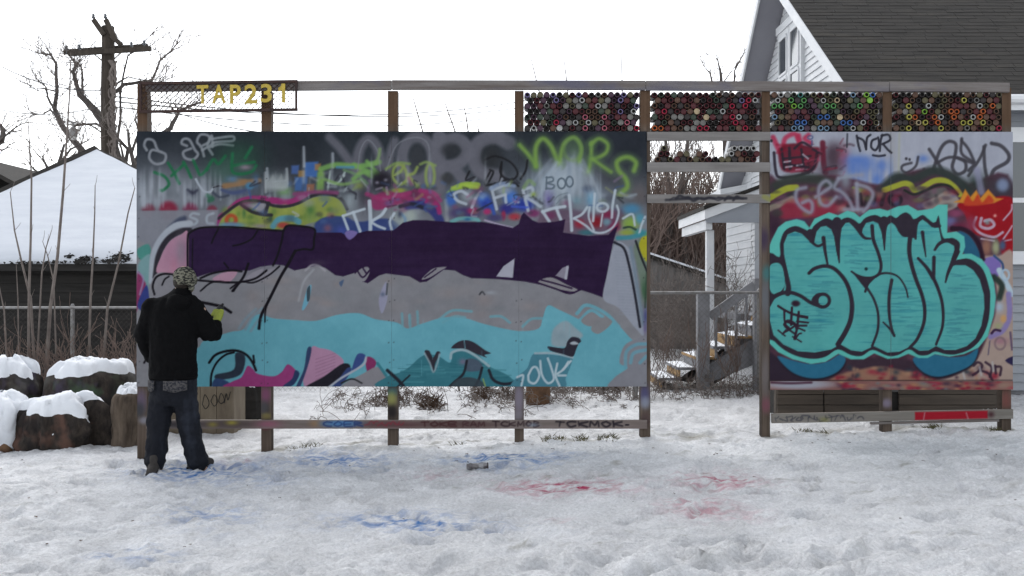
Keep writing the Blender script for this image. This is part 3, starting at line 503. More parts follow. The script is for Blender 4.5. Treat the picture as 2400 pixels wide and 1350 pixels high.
def paint_right():
    c = Canvas(1800, 309, 2374, 894)
    X, Y = c.X, c.Y; L, F, D = c.L, c.F, c.D
    c.a[:] = (146, 149, 160); c.a += ((fbm(X/16, Y/70, 4)-.5)*16)[..., None]
    K = (44, 38, 48)
    L([(2092, 310), (2094, 400)], 16, (140, 140, 140), 8, .5); L([(2108, 312), (2106, 420)], 5, (146, 148, 120), 5, .5)
    # top-left red and black scribbles
    for P, w in (([(1812, 322), (1822, 344), (1830, 360)], 12), ([(1836, 350), (1840, 325), (1862, 314), (1872, 330)], 11), ([(1876, 345), (1872, 318)], 12), ([(1895, 316), (1886, 325), (1900, 335)], 10)): L(P, w, (158, 42, 70), 6, .85)
    c.ring(1899, 322, 6, 4, 3, (60, 70, 110), a=.8); L([(1903, 330), (1903, 340)], 3, (70, 80, 120), 2)
    F([(1826, 348), (1860, 336), (1900, 344), (1922, 350), (1910, 398), (1870, 404), (1832, 398)], (92, 22, 36), 6, .9)
    D(1955, 365, 28, 35, (62, 46, 56), .9, 3); D(1978, 370, 14, 28, (136, 70, 88), .8); L([(1928, 335), (1930, 380), (1935, 405)], 13, (86, 24, 40), 5, .9); D(1945, 400, 34, 22, (66, 52, 62), .8)
    for P, w in (([(1814, 358), (1818, 400), (1828, 416), (1870, 412), (1905, 396), (1915, 360)], 7), ([(1832, 350), (1838, 396)], 6), ([(1850, 345), (1852, 395)], 7), ([(1862, 348), (1880, 334), (1900, 344)], 6), ([(1878, 350), (1884, 390)], 6), ([(1835, 372), (1900, 366)], 5), ([(1840, 385), (1895, 392)], 6), ([(1905, 350), (1925, 360)], 6)): L(P, w, (40, 34, 44), 3, .92)
    for P in ([(1838, 380), (1852, 378)], [(1842, 392), (1856, 390)], [(1868, 388), (1880, 386)], [(1882, 362), (1894, 372)], [(1866, 398), (1890, 396)]): L(P, 4, (150, 140, 150), 2, .85)
    D(1808, 330, 4, 4, (50, 50, 56), 1, 6)
    for k in range(26):
        x = c.rng.uniform(1826, 1990); y = c.rng.uniform(335, 408); L([(x, y), (x+c.rng.uniform(-18, 18), y+c.rng.uniform(-12, 12)), (x+c.rng.uniform(-24, 24), y+c.rng.uniform(-10, 14))], c.rng.uniform(2, 6), ((40, 30, 40), (120, 24, 44), (60, 40, 52), (150, 60, 84), (90, 30, 44))[k % 5], 4, .55)
    for k in range(20): x = c.rng.uniform(1990, 2100); c.streak(x, 352+c.rng.uniform(0, 30), 440, 6, (88, 114, 170), .45)
    # NOR and underline
    for P in ([(2008, 318), (2012, 340), (2016, 354)], [(2010, 322), (2024, 330), (2030, 350)], [(2030, 350), (2032, 324), (2040, 316)], [(2054, 325), (2044, 330), (2042, 345), (2052, 352), (2060, 338), (2058, 322)], [(2062, 354), (2064, 330), (2068, 316)], [(2066, 318), (2082, 316), (2086, 328), (2068, 338)], [(2070, 338), (2080, 350), (2089, 358)], [(2046, 364), (2060, 366), (2074, 364)]): L(P, 5.5, (40, 40, 48), 2, .95)
    L([(1986, 314), (1985, 345)], 4, (50, 52, 60), 2, .9)
    # blue fog
    for x, y, rx, ry in ((2000, 390, 24, 30), (2030, 385, 20, 20), (2066, 388, 16, 16), (2055, 420, 12, 16), (2010, 375, 30, 10), (2164, 372, 14, 10)): D(x, y, rx, ry, (76, 106, 168), .75)
    # big black tag, right
    TG = (58, 56, 62)
    for P, w in (([(2178, 350), (2196, 378), (2214, 408)], 8), ([(2186, 402), (2204, 350), (2222, 332), (2240, 338), (2238, 366), (2232, 392), (2244, 408), (2262, 400), (2262, 380), (2244, 370)], 8), ([(2196, 382), (2220, 370), (2244, 370), (2278, 382)], 7), ([(2254, 325), (2254, 360), (2282, 382), (2270, 400)], 7), ([(2254, 330), (2270, 350), (2284, 380)], 7),
                 ([(2270, 412), (2296, 372), (2310, 340)], 7), ([(2306, 344), (2308, 390), (2316, 430)], 8), ([(2324, 336), (2346, 342), (2364, 362), (2360, 380), (2330, 398), (2322, 420)], 9), ([(2152, 368), (2146, 390), (2126, 404), (2114, 398), (2116, 388), (2136, 382)], 6), ([(2140, 404), (2152, 408)], 5), ([(2164, 398), (2166, 396)], 5)): L(P, w, TG, 3.5, .9)
    D(2124, 372, 4, 4, TG, 1, 5); D(2132, 374, 3, 4, TG, 1, 5)
    # lower collage background
    F([(1796, 450), (1830, 425), (1900, 415), (1960, 410), (2040, 430), (2074, 430), (2110, 410), (2170, 395), (2230, 405), (2270, 430), (2378, 440), (2378, 900), (1796, 900)], (70, 44, 56), 8, .97)
    c.a += ((fbm(X/22, Y/22, 8)-.5)*26)[..., None]*(Y > 440)[..., None]*np.array((1.2, .8, .9))
    L([(1800, 448), (1850, 422), (1910, 420), (1950, 432)], 24, (48, 54, 50), 12, .9); L([(2064, 448), (2100, 416), (2140, 420), (2190, 400), (2240, 420), (2270, 450)], 22, (44, 52, 50), 12, .95)
    D(2290, 430, 30, 26, (40, 50, 46), .9); D(2350, 440, 34, 26, (40, 46, 52), .85); L([(2290, 400), (2300, 450)], 16, (126, 126, 150), 8, .7); D(2350, 434, 16, 17, (112, 124, 150), .95, 4)
    YE = (140, 144, 52)
    L([(1800, 466), (1824, 452), (1845, 442), (1866, 440)], 15, YE, 4); L([(1808, 484), (1835, 466), (1862, 452)], 9, (46, 44, 48), 5, .9); L([(1802, 490), (1830, 478), (1856, 466)], 14, (136, 126, 110), 5, .8)
    L([(2072, 446), (2100, 436), (2120, 430), (2134, 434), (2144, 446), (2164, 438), (2190, 424), (2215, 424), (2236, 438), (2250, 456)], 13, YE, 4); L([(2120, 446), (2142, 456), (2170, 446), (2200, 434), (2225, 436), (2245, 456)], 6, (36, 38, 36), 3)
    F([(2150, 464), (2180, 446), (2210, 440), (2220, 448), (2190, 462), (2160, 470)], (88, 86, 84), 4); F([(2160, 480), (2195, 460), (2222, 448), (2244, 462), (2248, 480), (2220, 496), (2190, 500)], (134, 124, 118), 5); D(2178, 478, 12, 8, (56, 48, 56), .8)
    D(2020, 450, 20, 12, (112, 128, 84), .8); L([(2000, 440), (2030, 450), (2040, 462)], 6, (110, 124, 66), 4, .8)
    F([(1830, 512), (1836, 480), (1870, 465), (1930, 470), (1980, 480), (1960, 500), (1900, 510)], (128, 40, 58), 8, .9); D(1930, 470, 18, 8, (140, 90, 70), .8); D(1975, 490, 14, 10, (150, 116, 110), .8); D(1870, 520, 20, 8, (60, 66, 120), .7)
    D(1822, 500, 14, 10, (60, 56, 54), .9, 4); D(1815, 535, 18, 34, (44, 30, 44), .8)
    D(2060, 465, 30, 20, (100, 36, 50), .8); D(2140, 480, 40, 18, (92, 60, 78), .8)
    for P in ([(1988, 482), (1992, 466), (2000, 478)], [(2016, 456), (2020, 480)], [(2028, 482), (2034, 462), (2046, 476), (2052, 456)], [(2066, 480), (2072, 456)]): L(P, 9, (34, 26, 34), 4, .85)
    c.ring(2098, 468, 14, 13, 8, (36, 28, 38), soft=3.5, a=.9); D(2098, 468, 7, 7, (110, 44, 70), .8)
    for k in range(70):
        D(c.rng.uniform(1806, 2240), c.rng.uniform(440, 505), c.rng.uniform(5, 16), c.rng.uniform(4, 10), ((120, 36, 52), (60, 40, 56), (140, 104, 90), (96, 100, 60), (48, 44, 50), (110, 70, 92), (80, 84, 120))[k % 7], .5, 3)
    # pale lilac tag
    LI = (130, 132, 146)
    for P in ([(1888, 440), (1868, 446), (1866, 468), (1880, 488), (1900, 498), (1904, 480), (1896, 470), (1880, 476)], [(1912, 462), (1930, 450), (1948, 436), (1936, 424), (1920, 440), (1922, 474), (1940, 482), (1960, 462)], [(1965, 420), (1956, 440), (1975, 452), (1990, 470), (2000, 492)], [(1966, 418), (2000, 412), (2020, 410)], [(2008, 430), (2010, 490)], [(2008, 432), (2034, 440), (2046, 456), (2036, 480), (2024, 496)], [(1980, 492), (2020, 491)]): L(P, 11, LI, 9, .45); L(P, 7, LI, 5, .7)
    D(1982, 425, 14, 22, (128, 140, 150), .7)
    # flames and red field
    F([(2245, 478), (2300, 468), (2378, 470), (2378, 600), (2352, 604), (2338, 560), (2310, 555), (2280, 545), (2262, 505)], (134, 18, 28), 5)
    F([(2236, 474), (2250, 468), (2262, 444), (2274, 462), (2288, 446), (2298, 464), (2316, 444), (2334, 464), (2352, 466), (2330, 476), (2290, 480)], (184, 120, 44), 4, straight=True); F([(2262, 482), (2268, 458), (2280, 472), (2292, 456), (2302, 474), (2318, 458), (2326, 476)], (168, 58, 34), 5)
    for P, w in (([(2288, 510), (2282, 530), (2300, 548), (2330, 556), (2350, 545)], 6), ([(2300, 512), (2298, 530), (2316, 536), (2330, 528), (2322, 516), (2308, 518)], 7), ([(2352, 560), (2366, 540), (2372, 530)], 4), ([(2355, 565), (2370, 562)], 3), ([(2352, 516), (2370, 494), (2372, 480)], 4), ([(2300, 560), (2330, 565)], 4)): L(P, w, (170, 160, 176), 3, .85)
    D(2332, 506, 4, 4, (210, 160, 150), .9); D(2314, 522, 8, 7, (110, 140, 140), .8)
    for x, y, rx, ry, col in ((2225, 520, 20, 14, (92, 96, 140)), (2240, 500, 22, 10, (124, 60, 90)), (2250, 535, 24, 16, (100, 34, 58)), (2275, 525, 16, 22, (118, 50, 70)), (2312, 580, 12, 22, (140, 100, 80)), (2334, 580, 10, 20, (150, 158, 120)), (2350, 575, 8, 14, (50, 90, 120)), (2366, 605, 10, 14, (60, 56, 60))): D(x, y, rx, ry, col, .85, 3)
    # right-hand tan collage
    F([(2300, 606), (2340, 600), (2378, 610), (2378, 900), (2170, 900), (2230, 884), (2284, 850), (2314, 790), (2336, 720), (2330, 650)], (150, 132, 122), 6)
    F([(2302, 612), (2330, 602), (2346, 620), (2338, 650), (2322, 640)], (112, 96, 156), 4); L([(2330, 600), (2350, 620), (2348, 650)], 5, (44, 70, 110), 3); L([(2342, 634), (2356, 660), (2372, 690)], 13, (160, 178, 188), 4); c.ring(2356, 645, 9, 12, 5, (150, 170, 186), a=.9)
    L([(2330, 650), (2348, 670), (2342, 700)], 14, (30, 44, 40), 6, .9); L([(2364, 690), (2366, 740), (2350, 775), (2322, 790)], 13, (118, 108, 156), 5, .9); D(2342, 720, 12, 14, (150, 170, 190), .8); D(2352, 748, 8, 10, (176, 136, 88), .95, 4); D(2340, 765, 10, 8, (140, 146, 104), .8)
    L([(2324, 782), (2332, 774), (2344, 776)], 6, (52, 32, 60), 3); D(2345, 800, 20, 10, (140, 96, 112), .7); c.ring(2344, 806, 12, 14, 5, (110, 90, 96), a=.7); F([(2356, 846), (2378, 836), (2378, 858)], (40, 34, 66), 3)
    L([(2320, 800), (2316, 832)], 3, (90, 80, 96), 2); L([(2368, 780), (2372, 820)], 5, (70, 56, 84), 3, .8)
    # dark field below letters
    F([(1798, 826), (1830, 846), (1870, 876), (1920, 892), (1798, 898)], (44, 34, 46), 5); F([(1960, 850), (2000, 842), (2060, 838), (2110, 842), (2140, 848), (2150, 870), (2060, 866), (1980, 868)], (54, 40, 50), 8)
    F([(1964, 880), (2010, 868), (2060, 860), (2100, 866), (2150, 880), (2190, 890), (2190, 900), (1960, 900)], (140, 104, 84), 7, .9)
    for k in range(60): D(c.rng.uniform(1960, 2340), c.rng.uniform(858, 894), c.rng.uniform(4, 12), c.rng.uniform(4, 9), ((118, 28, 44), (150, 116, 92), (60, 40, 52), (40, 50, 60), (134, 40, 56))[k % 5], .75)
    for P in ([(2282, 858), (2292, 850), (2302, 858), (2292, 872), (2280, 880)], [(2310, 850), (2324, 862), (2320, 884)], [(2332, 858), (2334, 876)], [(2334, 860), (2346, 862), (2344, 880)], [(2300, 870), (2316, 876), (2326, 892)]): L(P, 6, (50, 34, 48), 3, .9)
    for P in ([(2296, 862), (2300, 880)], [(2326, 850), (2328, 870)], [(2256, 870), (2262, 892)]): L(P, 5, (160, 158, 158), 3, .7)
    # ---- the big bubble letters
    TL = (82, 166, 156); TE = (76, 150, 147)
    L([(2232, 536), (2262, 540), (2290, 565), (2303, 608)], 12, (40, 22, 36), 5); F([(2244, 545), (2268, 550), (2288, 576), (2296, 606), (2262, 598)], (36, 82, 108), 4)
    for P in ([(1822, 836), (1860, 846), (1900, 854), (1940, 848), (1968, 832), (1982, 844), (1966, 870), (1930, 886), (1890, 886), (1852, 870)], [(2140, 840), (2190, 832), (2225, 838), (2265, 834), (2292, 818), (2282, 850), (2250, 870), (2200, 884), (2162, 872)]):
        F([(x+1, y+5) for x, y in P], (30, 26, 36), 6); F(P, (38, 94, 120), 4)
    F([(1798, 590), (1809, 562), (1824, 533), (1841, 520), (1867, 514), (1885, 519), (1897, 534), (1909, 513), (1943, 498), (1964, 505), (1986, 494), (2003, 499), (2015, 509), (2037, 492), (2062, 489), (2080, 494), (2105, 484), (2128, 481), (2151, 494), (2186, 489), (2199, 480), (2221, 480), (2220, 546), (2242, 543), (2260, 555), (2262, 579), (2256, 596), (2276, 595), (2301, 608), (2318, 630), (2330, 664), (2334, 697), (2329, 740), (2315, 789), (2293, 816), (2259, 831), (2225, 837), (2191, 831), (2174, 840), (2153, 840), (2129, 830), (2105, 840), (2080, 842), (2049, 829), (2025, 843), (1994, 843), (1965, 830), (1935, 849), (1901, 854), (1858, 843), (1824, 826), (1798, 800)], TL, 3, straight=True)
    F([(1798, 604), (1827, 603), (1828, 571), (1839, 542), (1863, 530), (1885, 537), (1899, 543), (1909, 528), (1935, 512), (1953, 518), (1965, 525), (1974, 514), (1988, 510), (2003, 516), (2015, 524), (2028, 511), (2051, 504), (2072, 512), (2087, 505), (2100, 511), (2111, 503), (2123, 498), (2134, 504), (2143, 514), (2162, 504), (2175, 513), (2191, 523), (2200, 506), (2206, 542), (2214, 560), (2233, 558), (2249, 569), (2248, 589), (2240, 611), (2264, 606), (2284, 613), (2305, 634), (2318, 673), (2321, 697), (2317, 751), (2301, 792), (2276, 818), (2242, 831), (2216, 831), (2192, 825), (2174, 833), (2153, 833), (2131, 820), (2105, 833), (2080, 835), (2045, 821), (2020, 835), (1994, 833), (1964, 820), (1935, 837), (1906, 842), (1872, 837), (1841, 823), (1815, 801), (1798, 775)], K, 2.5, n=4)
    F([(1841, 660), (1838, 610), (1837, 572), (1846, 550), (1863, 543), (1879, 548), (1894, 563), (1908, 575), (1910, 560), (1914, 543), (1924, 532), (1936, 530), (1948, 538), (1955, 556), (1960, 590), (1966, 615), (1968, 565), (1973, 535), (1982, 523), (1990, 522), (2000, 532), (2014, 548), (2020, 552), (2022, 537), (2030, 523), (2046, 519), (2058, 524), (2066, 545), (2073, 586), (2076, 542), (2081, 528), (2089, 522), (2097, 528), (2106, 543), (2117, 554), (2132, 556), (2146, 560), (2149, 534), (2154, 521), (2162, 515), (2171, 521), (2184, 533), (2200, 534), (2203, 548), (2206, 564), (2224, 569), (2236, 574), (2237, 588), (2230, 606), (2226, 626), (2240, 622), (2262, 622), (2280, 632), (2296, 656), (2306, 692), (2307, 724), (2300, 764), (2286, 794), (2266, 812), (2240, 821), (2214, 821), (2194, 812), (2176, 822), (2155, 823), (2136, 812), (2108, 825), (2080, 827), (2048, 812), (2020, 825), (1995, 822), (1970, 808), (1948, 820), (1910, 827), (1870, 824), (1836, 808), (1813, 786), (1804, 750), (1804, 722), (1816, 700), (1835, 690)], TE, 2.2, straight=True)
    F([(1808, 620), (1824, 617), (1834, 628), (1839, 650), (1838, 672), (1824, 688), (1810, 688), (1801, 668), (1801, 636)], TE, 2)
    m = (np.abs(c.a-np.array(TE)).sum(-1) < 8)
    st = fbm(X/60, Y/4, 31, 3); big = fbm(X/60, Y/50, 32)
    c.a -= (np.clip(st-.5, 0, 1)*2*np.clip(big*3-1, 0, 1)*60)[..., None]*m[..., None]*np.array((.7, .75, .4)); c.a += ((fbm(X/90, Y/90, 33)-.5)*18)[..., None]*m[..., None]*np.array((.4, 1., .9))
    for x0, x1, y0, y1, nn in ((1978, 2032, 575, 628, 13), (2216, 2296, 640, 790, 34), (1885, 1975, 655, 780, 24), (2095, 2160, 640, 800, 18), (2040, 2052, 640, 760, 0)):
        for k in range(nn):
            y = c.rng.uniform(y0, y1); x = c.rng.uniform(x0, (x0+x1)/2); L([(x, y), (x+(x1-x0)*c.rng.uniform(.25, .5), y+c.rng.uniform(-3, 3))], c.rng.uniform(1.5, 3.5), (58, 122, 130), 2.5, .7)
    for P, w, w1 in (([(1896, 641), (1909, 630), (1932, 624), (1953, 629), (1972, 646), (1986, 668), (1994, 694), (1997, 720), (1993, 752), (1981, 780), (1964, 808)], 8, 12), ([(1930, 558), (1934, 590), (1940, 622)], 10, 5), ([(1962, 520), (1963, 565), (1967, 616)], 22, 3), ([(1900, 566), (1916, 577), (1930, 572)], 7, 6), ([(1899, 545), (1900, 560)], 16, 4),
                  ([(2006, 530), (2024, 556), (2040, 560)], 10, 5), ([(2044, 530), (2047, 562), (2058, 592), (2065, 622), (2060, 642), (2045, 651), (2025, 651), (2008, 645), (1996, 637)], 9, 5), ([(2030, 672), (2048, 702), (2058, 736), (2057, 775), (2044, 812)], 6, 6), ([(2028, 684), (2036, 664), (2060, 644), (2084, 641), (2106, 650), (2122, 674), (2128, 697)], 6, 4),
                  ([(2090, 657), (2084, 695), (2084, 735), (2089, 768), (2096, 788)], 8, 6), ([(2070, 756), (2084, 770), (2095, 786)], 4, 6), ([(2136, 534), (2131, 580), (2134, 610), (2145, 650), (2160, 690), (2167, 722), (2165, 758), (2150, 795), (2132, 816)], 11, 7), ([(2072, 516), (2072, 545), (2073, 586)], 18, 3), ([(2146, 518), (2146, 560)], 10, 5),
                  ([(2162, 545), (2166, 575), (2170, 602)], 9, 3), ([(2152, 606), (2172, 628), (2187, 652)], 7, 10), ([(2189, 604), (2188, 652)], 9, 8), ([(2184, 645), (2198, 676), (2209, 716), (2209, 765), (2194, 808)], 9, 6), ([(2191, 586), (2201, 572), (2220, 564), (2240, 572)], 6, 12), ([(2243, 590), (2234, 612), (2222, 640), (2216, 662)], 14, 4),
                  ([(2236, 616), (2262, 614), (2288, 630)], 10, 14), ([(1834, 600), (1842, 640), (1848, 672), (1846, 688)], 8, 14), ([(1806, 702), (1826, 690), (1850, 686), (1876, 694), (1900, 710), (1925, 720)], 10, 8), ([(2106, 540), (2116, 552), (2128, 553), (2136, 545)], 5, 5), ([(2113, 540), (2112, 524), (2122, 511), (2133, 513), (2138, 528)], 5, 6), ([(2136, 528), (2133, 555)], 7, 7), ([(2192, 528), (2202, 530)], 14, 8)):
        L(P, w, K, 2, 1, w1=w1)
    F([(1996, 637), (2012, 646), (2034, 652), (2058, 646), (2042, 656), (2030, 680), (2020, 668)], K, 2, straight=True); D(2030, 631, 4.5, 4.5, (28, 50, 54), 1, 6)
    c.ring(1929, 705, 15, 15, 8, K, soft=2); F([(1902, 706), (1912, 690), (1926, 688), (1918, 704), (1922, 722)], K, 2)
    for P, w in (([(1824, 718), (1840, 728), (1862, 738), (1892, 744)], 6), ([(1838, 728), (1840, 758), (1850, 770)], 5), ([(1856, 722), (1854, 762)], 6), ([(1872, 732), (1868, 770), (1862, 795)], 6), ([(1840, 754), (1870, 764)], 5), ([(1870, 742), (1892, 746)], 5), ([(1868, 754), (1894, 757)], 5), ([(1868, 764), (1890, 764)], 5), ([(1868, 768), (1886, 776)], 4.5), ([(1838, 762), (1846, 752), (1862, 758), (1866, 770)], 5), ([(1838, 780), (1852, 772), (1866, 762)], 5), ([(1824, 775), (1840, 788)], 4), ([(1834, 784), (1842, 774)], 4), ([(1838, 760), (1842, 768), (1864, 784)], 5), ([(1858, 790), (1878, 802)], 4), ([(1864, 796), (1872, 784), (1878, 782)], 4)):
        L(P, w, (46, 32, 44), 1.8)
    D(1865, 712, 11, 8, (46, 30, 42), 1, 6)
    c.a += ((fbm(X/10, Y/10, 66)-.5)*7)[..., None]
    L([(1796, 893), (2378, 892)], 3, (60, 44, 50), 2, .7); L([(2088, 310), (2088, 900)], 2, (90, 90, 96), 2, .3)
    return c

def paint_strip(x0, y0, x1, y1, base, seed, tags, S=.5, grain=14):
    c = Canvas(x0, y0, x1, y1, S, base)
    g = fbm(c.X/90, c.Y/4, seed)-.5; b = fbm(c.X/60, c.Y/60, seed+3)-.5
    c.a += (g*grain*2+b*grain)[..., None]
    for t in tags: t(c)
    return c
# ------------------------------------------------------------------ snow-covered ground, one sheet
def slope(x, y):
    x = np.asarray(x, float); y = np.asarray(y, float)
    z = -.02+.0335*(np.clip(x, -7, 9)+3.59)
    return z+np.clip(y-10.5, 0, 8)*.012+np.clip(y-25, 0, 400)*.002
_prng = np.random.default_rng(11)
_prints = []
for _k in range(420):
    _x = _prng.uniform(-5.5, 5.8); _y = _prng.uniform(4.6, 8.95) if _k % 5 else _prng.uniform(9.2, 12.5); _prints.append((_x, _y, _prng.uniform(0, 3.14), _prng.uniform(.6, 1.2), _prng.uniform(.018, .045)))
def ground_relief(x, y):
    near = np.where(y < 9.15, 1.0, np.where(y < 16, 1.15, .4))
    z = (fbm(x*1.1, y*1.3, 101)-.5)*.10+(fbm(x*3.6, y*5.0, 102)-.5)*.060*near+(fbm(x*11, y*15, 103, 3)-.5)*.040*near+np.clip(fbm(x*15, y*20, 106, 2)-.56, 0, 1)*.065*near
    front = np.clip((6.2-y)/1.2, 0, 1)
    z = z+front*(np.abs(fbm(x*2.6, y*4.2, 104)-.5)*-.24+.05)+front*(fbm(x*6, y*9, 105)-.5)*.10
    for px, py, q, s, d in _prints:
        m = (np.abs(x-px) < .35*s) & (np.abs(y-py) < .35*s)
        if not m.any(): continue
        u = (x[m]-px)*math.cos(q)+(y[m]-py)*math.sin(q); v = -(x[m]-px)*math.sin(q)+(y[m]-py)*math.cos(q)
        r = np.hypot(u/(.145*s), v/(.06*s))
        z[m] += -d*np.exp(-r**4)+d*.45*np.exp(-((r-1.35)/.3)**2)
    return z
def gz(x, y):
    a = np.array([float(x)]); b = np.array([float(y)])
    return float((slope(a, b)+ground_relief(a, b))[0])
def build_ground():
    def grow(a, step, end, f=1.22):
        o = []; v = a
        while abs(v) < abs(end): v += step; step *= f; o.append(v)
        return o
    xs = np.arange(-6.2, 6.6, .028); xs = np.concatenate([np.array(grow(-6.2, -.05, -600)[::-1]), xs, np.array(grow(xs[-1], .05, 600))])
    ya = np.arange(4.3, 9.7, .022); yb = np.arange(ya[-1]+.04, 17, .06)
    ys = np.concatenate([np.array(grow(4.3, -.05, -200)[::-1]), ya, yb, np.array(grow(yb[-1], .1, 1200))])
    X, Y = np.meshgrid(xs, ys); x = X.ravel(); y = Y.ravel()
    z = slope(x, y)+ground_relief(x, y)
    nx, ny = len(xs), len(ys)
    me = bpy.data.meshes.new('ground'); me.vertices.add(nx*ny); me.vertices.foreach_set('co', np.stack([x, y, z], 1).astype(np.float32).ravel())
    i = np.arange(nx*ny).reshape(ny, nx); q = np.stack([i[:-1, :-1], i[:-1, 1:], i[1:, 1:], i[1:, :-1]], -1).reshape(-1, 4)
    me.loops.add(q.size); me.loops.foreach_set('vertex_index', q.ravel().astype(np.int32))
    me.polygons.add(len(q)); me.polygons.foreach_set('loop_start', np.arange(0, q.size, 4, dtype=np.int32)); me.polygons.foreach_set('use_smooth', np.ones(len(q), bool))
    me.update(calc_edges=True)
    # overspray on the snow: tint in rgb, coverage in alpha
    yy = np.maximum(y, 3.0); px = CX+FPX*x/yy; py = CY+FPX*(CAMZ-slope(x, y))/yy
    tint = np.zeros((len(x), 4), np.float32); tint[:, :3] = (.86, .868, .88)
    blue = np.array((.24, .36, .62)); pink = np.array((.60, .27, .33)); grey = np.array((.30, .27, .25))
    def patch(cx, cy, rx, ry, col, a, seed):
        r = np.hypot((px-cx)/rx, (py-cy)/ry); w = np.exp(-r**2*1.1)*a*(y > 4.2)*(y < 9.6)
        n = fbm(x*12+seed, y*26, seed, 4)*.6+fbm(x*30, y*50, seed+5, 2)*.4; w = w*np.clip((n-.43)*5., 0, 1)
        tint[:, :3] = tint[:, :3]*(1-w[:, None])+col*w[:, None]
    for q_ in ((1180, 1078, 140, 15, blue, 1.5, 201), (1300, 1070, 60, 9, blue, .8, 207), (780, 1082, 130, 20, blue, 1.25, 202), (460, 1106, 160, 26, blue, 1.4, 203), (970, 1232, 190, 26, blue, 1.35, 204), (490, 1214, 110, 36, blue, .75, 205), (310, 1302, 90, 16, blue, 1.35, 206), (1160, 1098, 60, 8, blue, .5, 208), (640, 1130, 90, 14, blue, .4, 209),
               (1330, 1146, 150, 18, pink, 1.5, 211), (1690, 1132, 100, 18, pink, 1.4, 212), (1640, 1196, 90, 26, pink, 1.0, 213), (1030, 1112, 90, 12, pink, .45, 214), (1320, 1220, 40, 9, pink, .5, 215), (560, 1085, 60, 8, pink, .45, 216), (1750, 1210, 60, 20, pink, .35, 217)):
        patch(*q_)
    dirt = np.clip((fbm(x*7, y*12, 301)-.66)*6, 0, 1)*np.clip((fbm(x*1.2, y*1.5, 302)-.45)*4, 0, 1)*.55
    strip = np.exp(-((y-9.06)/.16)**2)*np.clip((fbm(x*4, y*8, 303)-.42)*5, 0, 1)*.6*(x > -3.4)*(x < 5)
    w = np.clip(dirt+strip, 0, .8)[:, None]; tint[:, :3] = tint[:, :3]*(1-w)+np.array((.22, .20, .13))*w; tint[:, 3] = 1
    ca = me.color_attributes.new('snow_tint', 'FLOAT_COLOR', 'POINT'); ca.data.foreach_set('color', tint.ravel())
    m = bpy.data.materials.new('trodden_snow'); m.use_nodes = True; N = m.node_tree.nodes; Lk = m.node_tree.links; p = N['Principled BSDF']
    p.inputs['Roughness'].default_value = .65; p.inputs['Specular IOR Level'].default_value = .25
    a = N.new('ShaderNodeAttribute'); a.attribute_name = 'snow_tint'; tc = N.new('ShaderNodeTexCoord')
    n1 = N.new('ShaderNodeTexNoise'); n1.inputs['Scale'].default_value = 22; n1.inputs['Detail'].default_value = 8; n1.inputs['Roughness'].default_value = .7; Lk.new(tc.outputs['Object'], n1.inputs['Vector'])
    n2 = N.new('ShaderNodeTexNoise'); n2.inputs['Scale'].default_value = 3; n2.inputs['Detail'].default_value = 6; Lk.new(tc.outputs['Object'], n2.inputs['Vector'])
    mr = N.new('ShaderNodeMapRange'); mr.inputs[1].default_value = .3; mr.inputs[2].default_value = .7; mr.inputs[3].default_value = .80; mr.inputs[4].default_value = 1.04; Lk.new(n2.outputs[0], mr.inputs[0])
    mx = N.new('ShaderNodeMix'); mx.data_type = 'RGBA'; mx.blend_type = 'MULTIPLY'; mx.inputs[0].default_value = 1; Lk.new(a.outputs['Color'], mx.inputs[6]); Lk.new(mr.outputs[0], mx.inputs[7]); n3 = N.new('ShaderNodeTexNoise'); n3.inputs['Scale'].default_value = 48; n3.inputs['Detail'].default_value = 6; n3.inputs['Roughness'].default_value = .75; Lk.new(tc.outputs['Object'], n3.inputs['Vector']); m3 = N.new('ShaderNodeMapRange'); m3.inputs[1].default_value = .34; m3.inputs[2].default_value = .62; m3.inputs[3].default_value = .78; m3.inputs[4].default_value = 1.07; Lk.new(n3.outputs[0], m3.inputs[0])
    mx3 = N.new('ShaderNodeMix'); mx3.data_type = 'RGBA'; mx3.blend_type = 'MULTIPLY'; mx3.inputs[0].default_value = 1; Lk.new(mx.outputs[2], mx3.inputs[6]); Lk.new(m3.outputs[0], mx3.inputs[7]); Lk.new(mx3.outputs[2], p.inputs['Base Color'])
    b = N.new('ShaderNodeBump'); b.inputs['Strength'].default_value = 1.0; b.inputs['Distance'].default_value = .045; Lk.new(n1.outputs[0], b.inputs['Height']); Lk.new(b.outputs[0], p.inputs['Normal'])
    me.materials.append(m)
    o = bpy.data.objects.new('ground', me); COL.objects.link(o); o['kind'] = 'structure'; o['label'] = 'trodden snow covering the open ground'
build_ground()
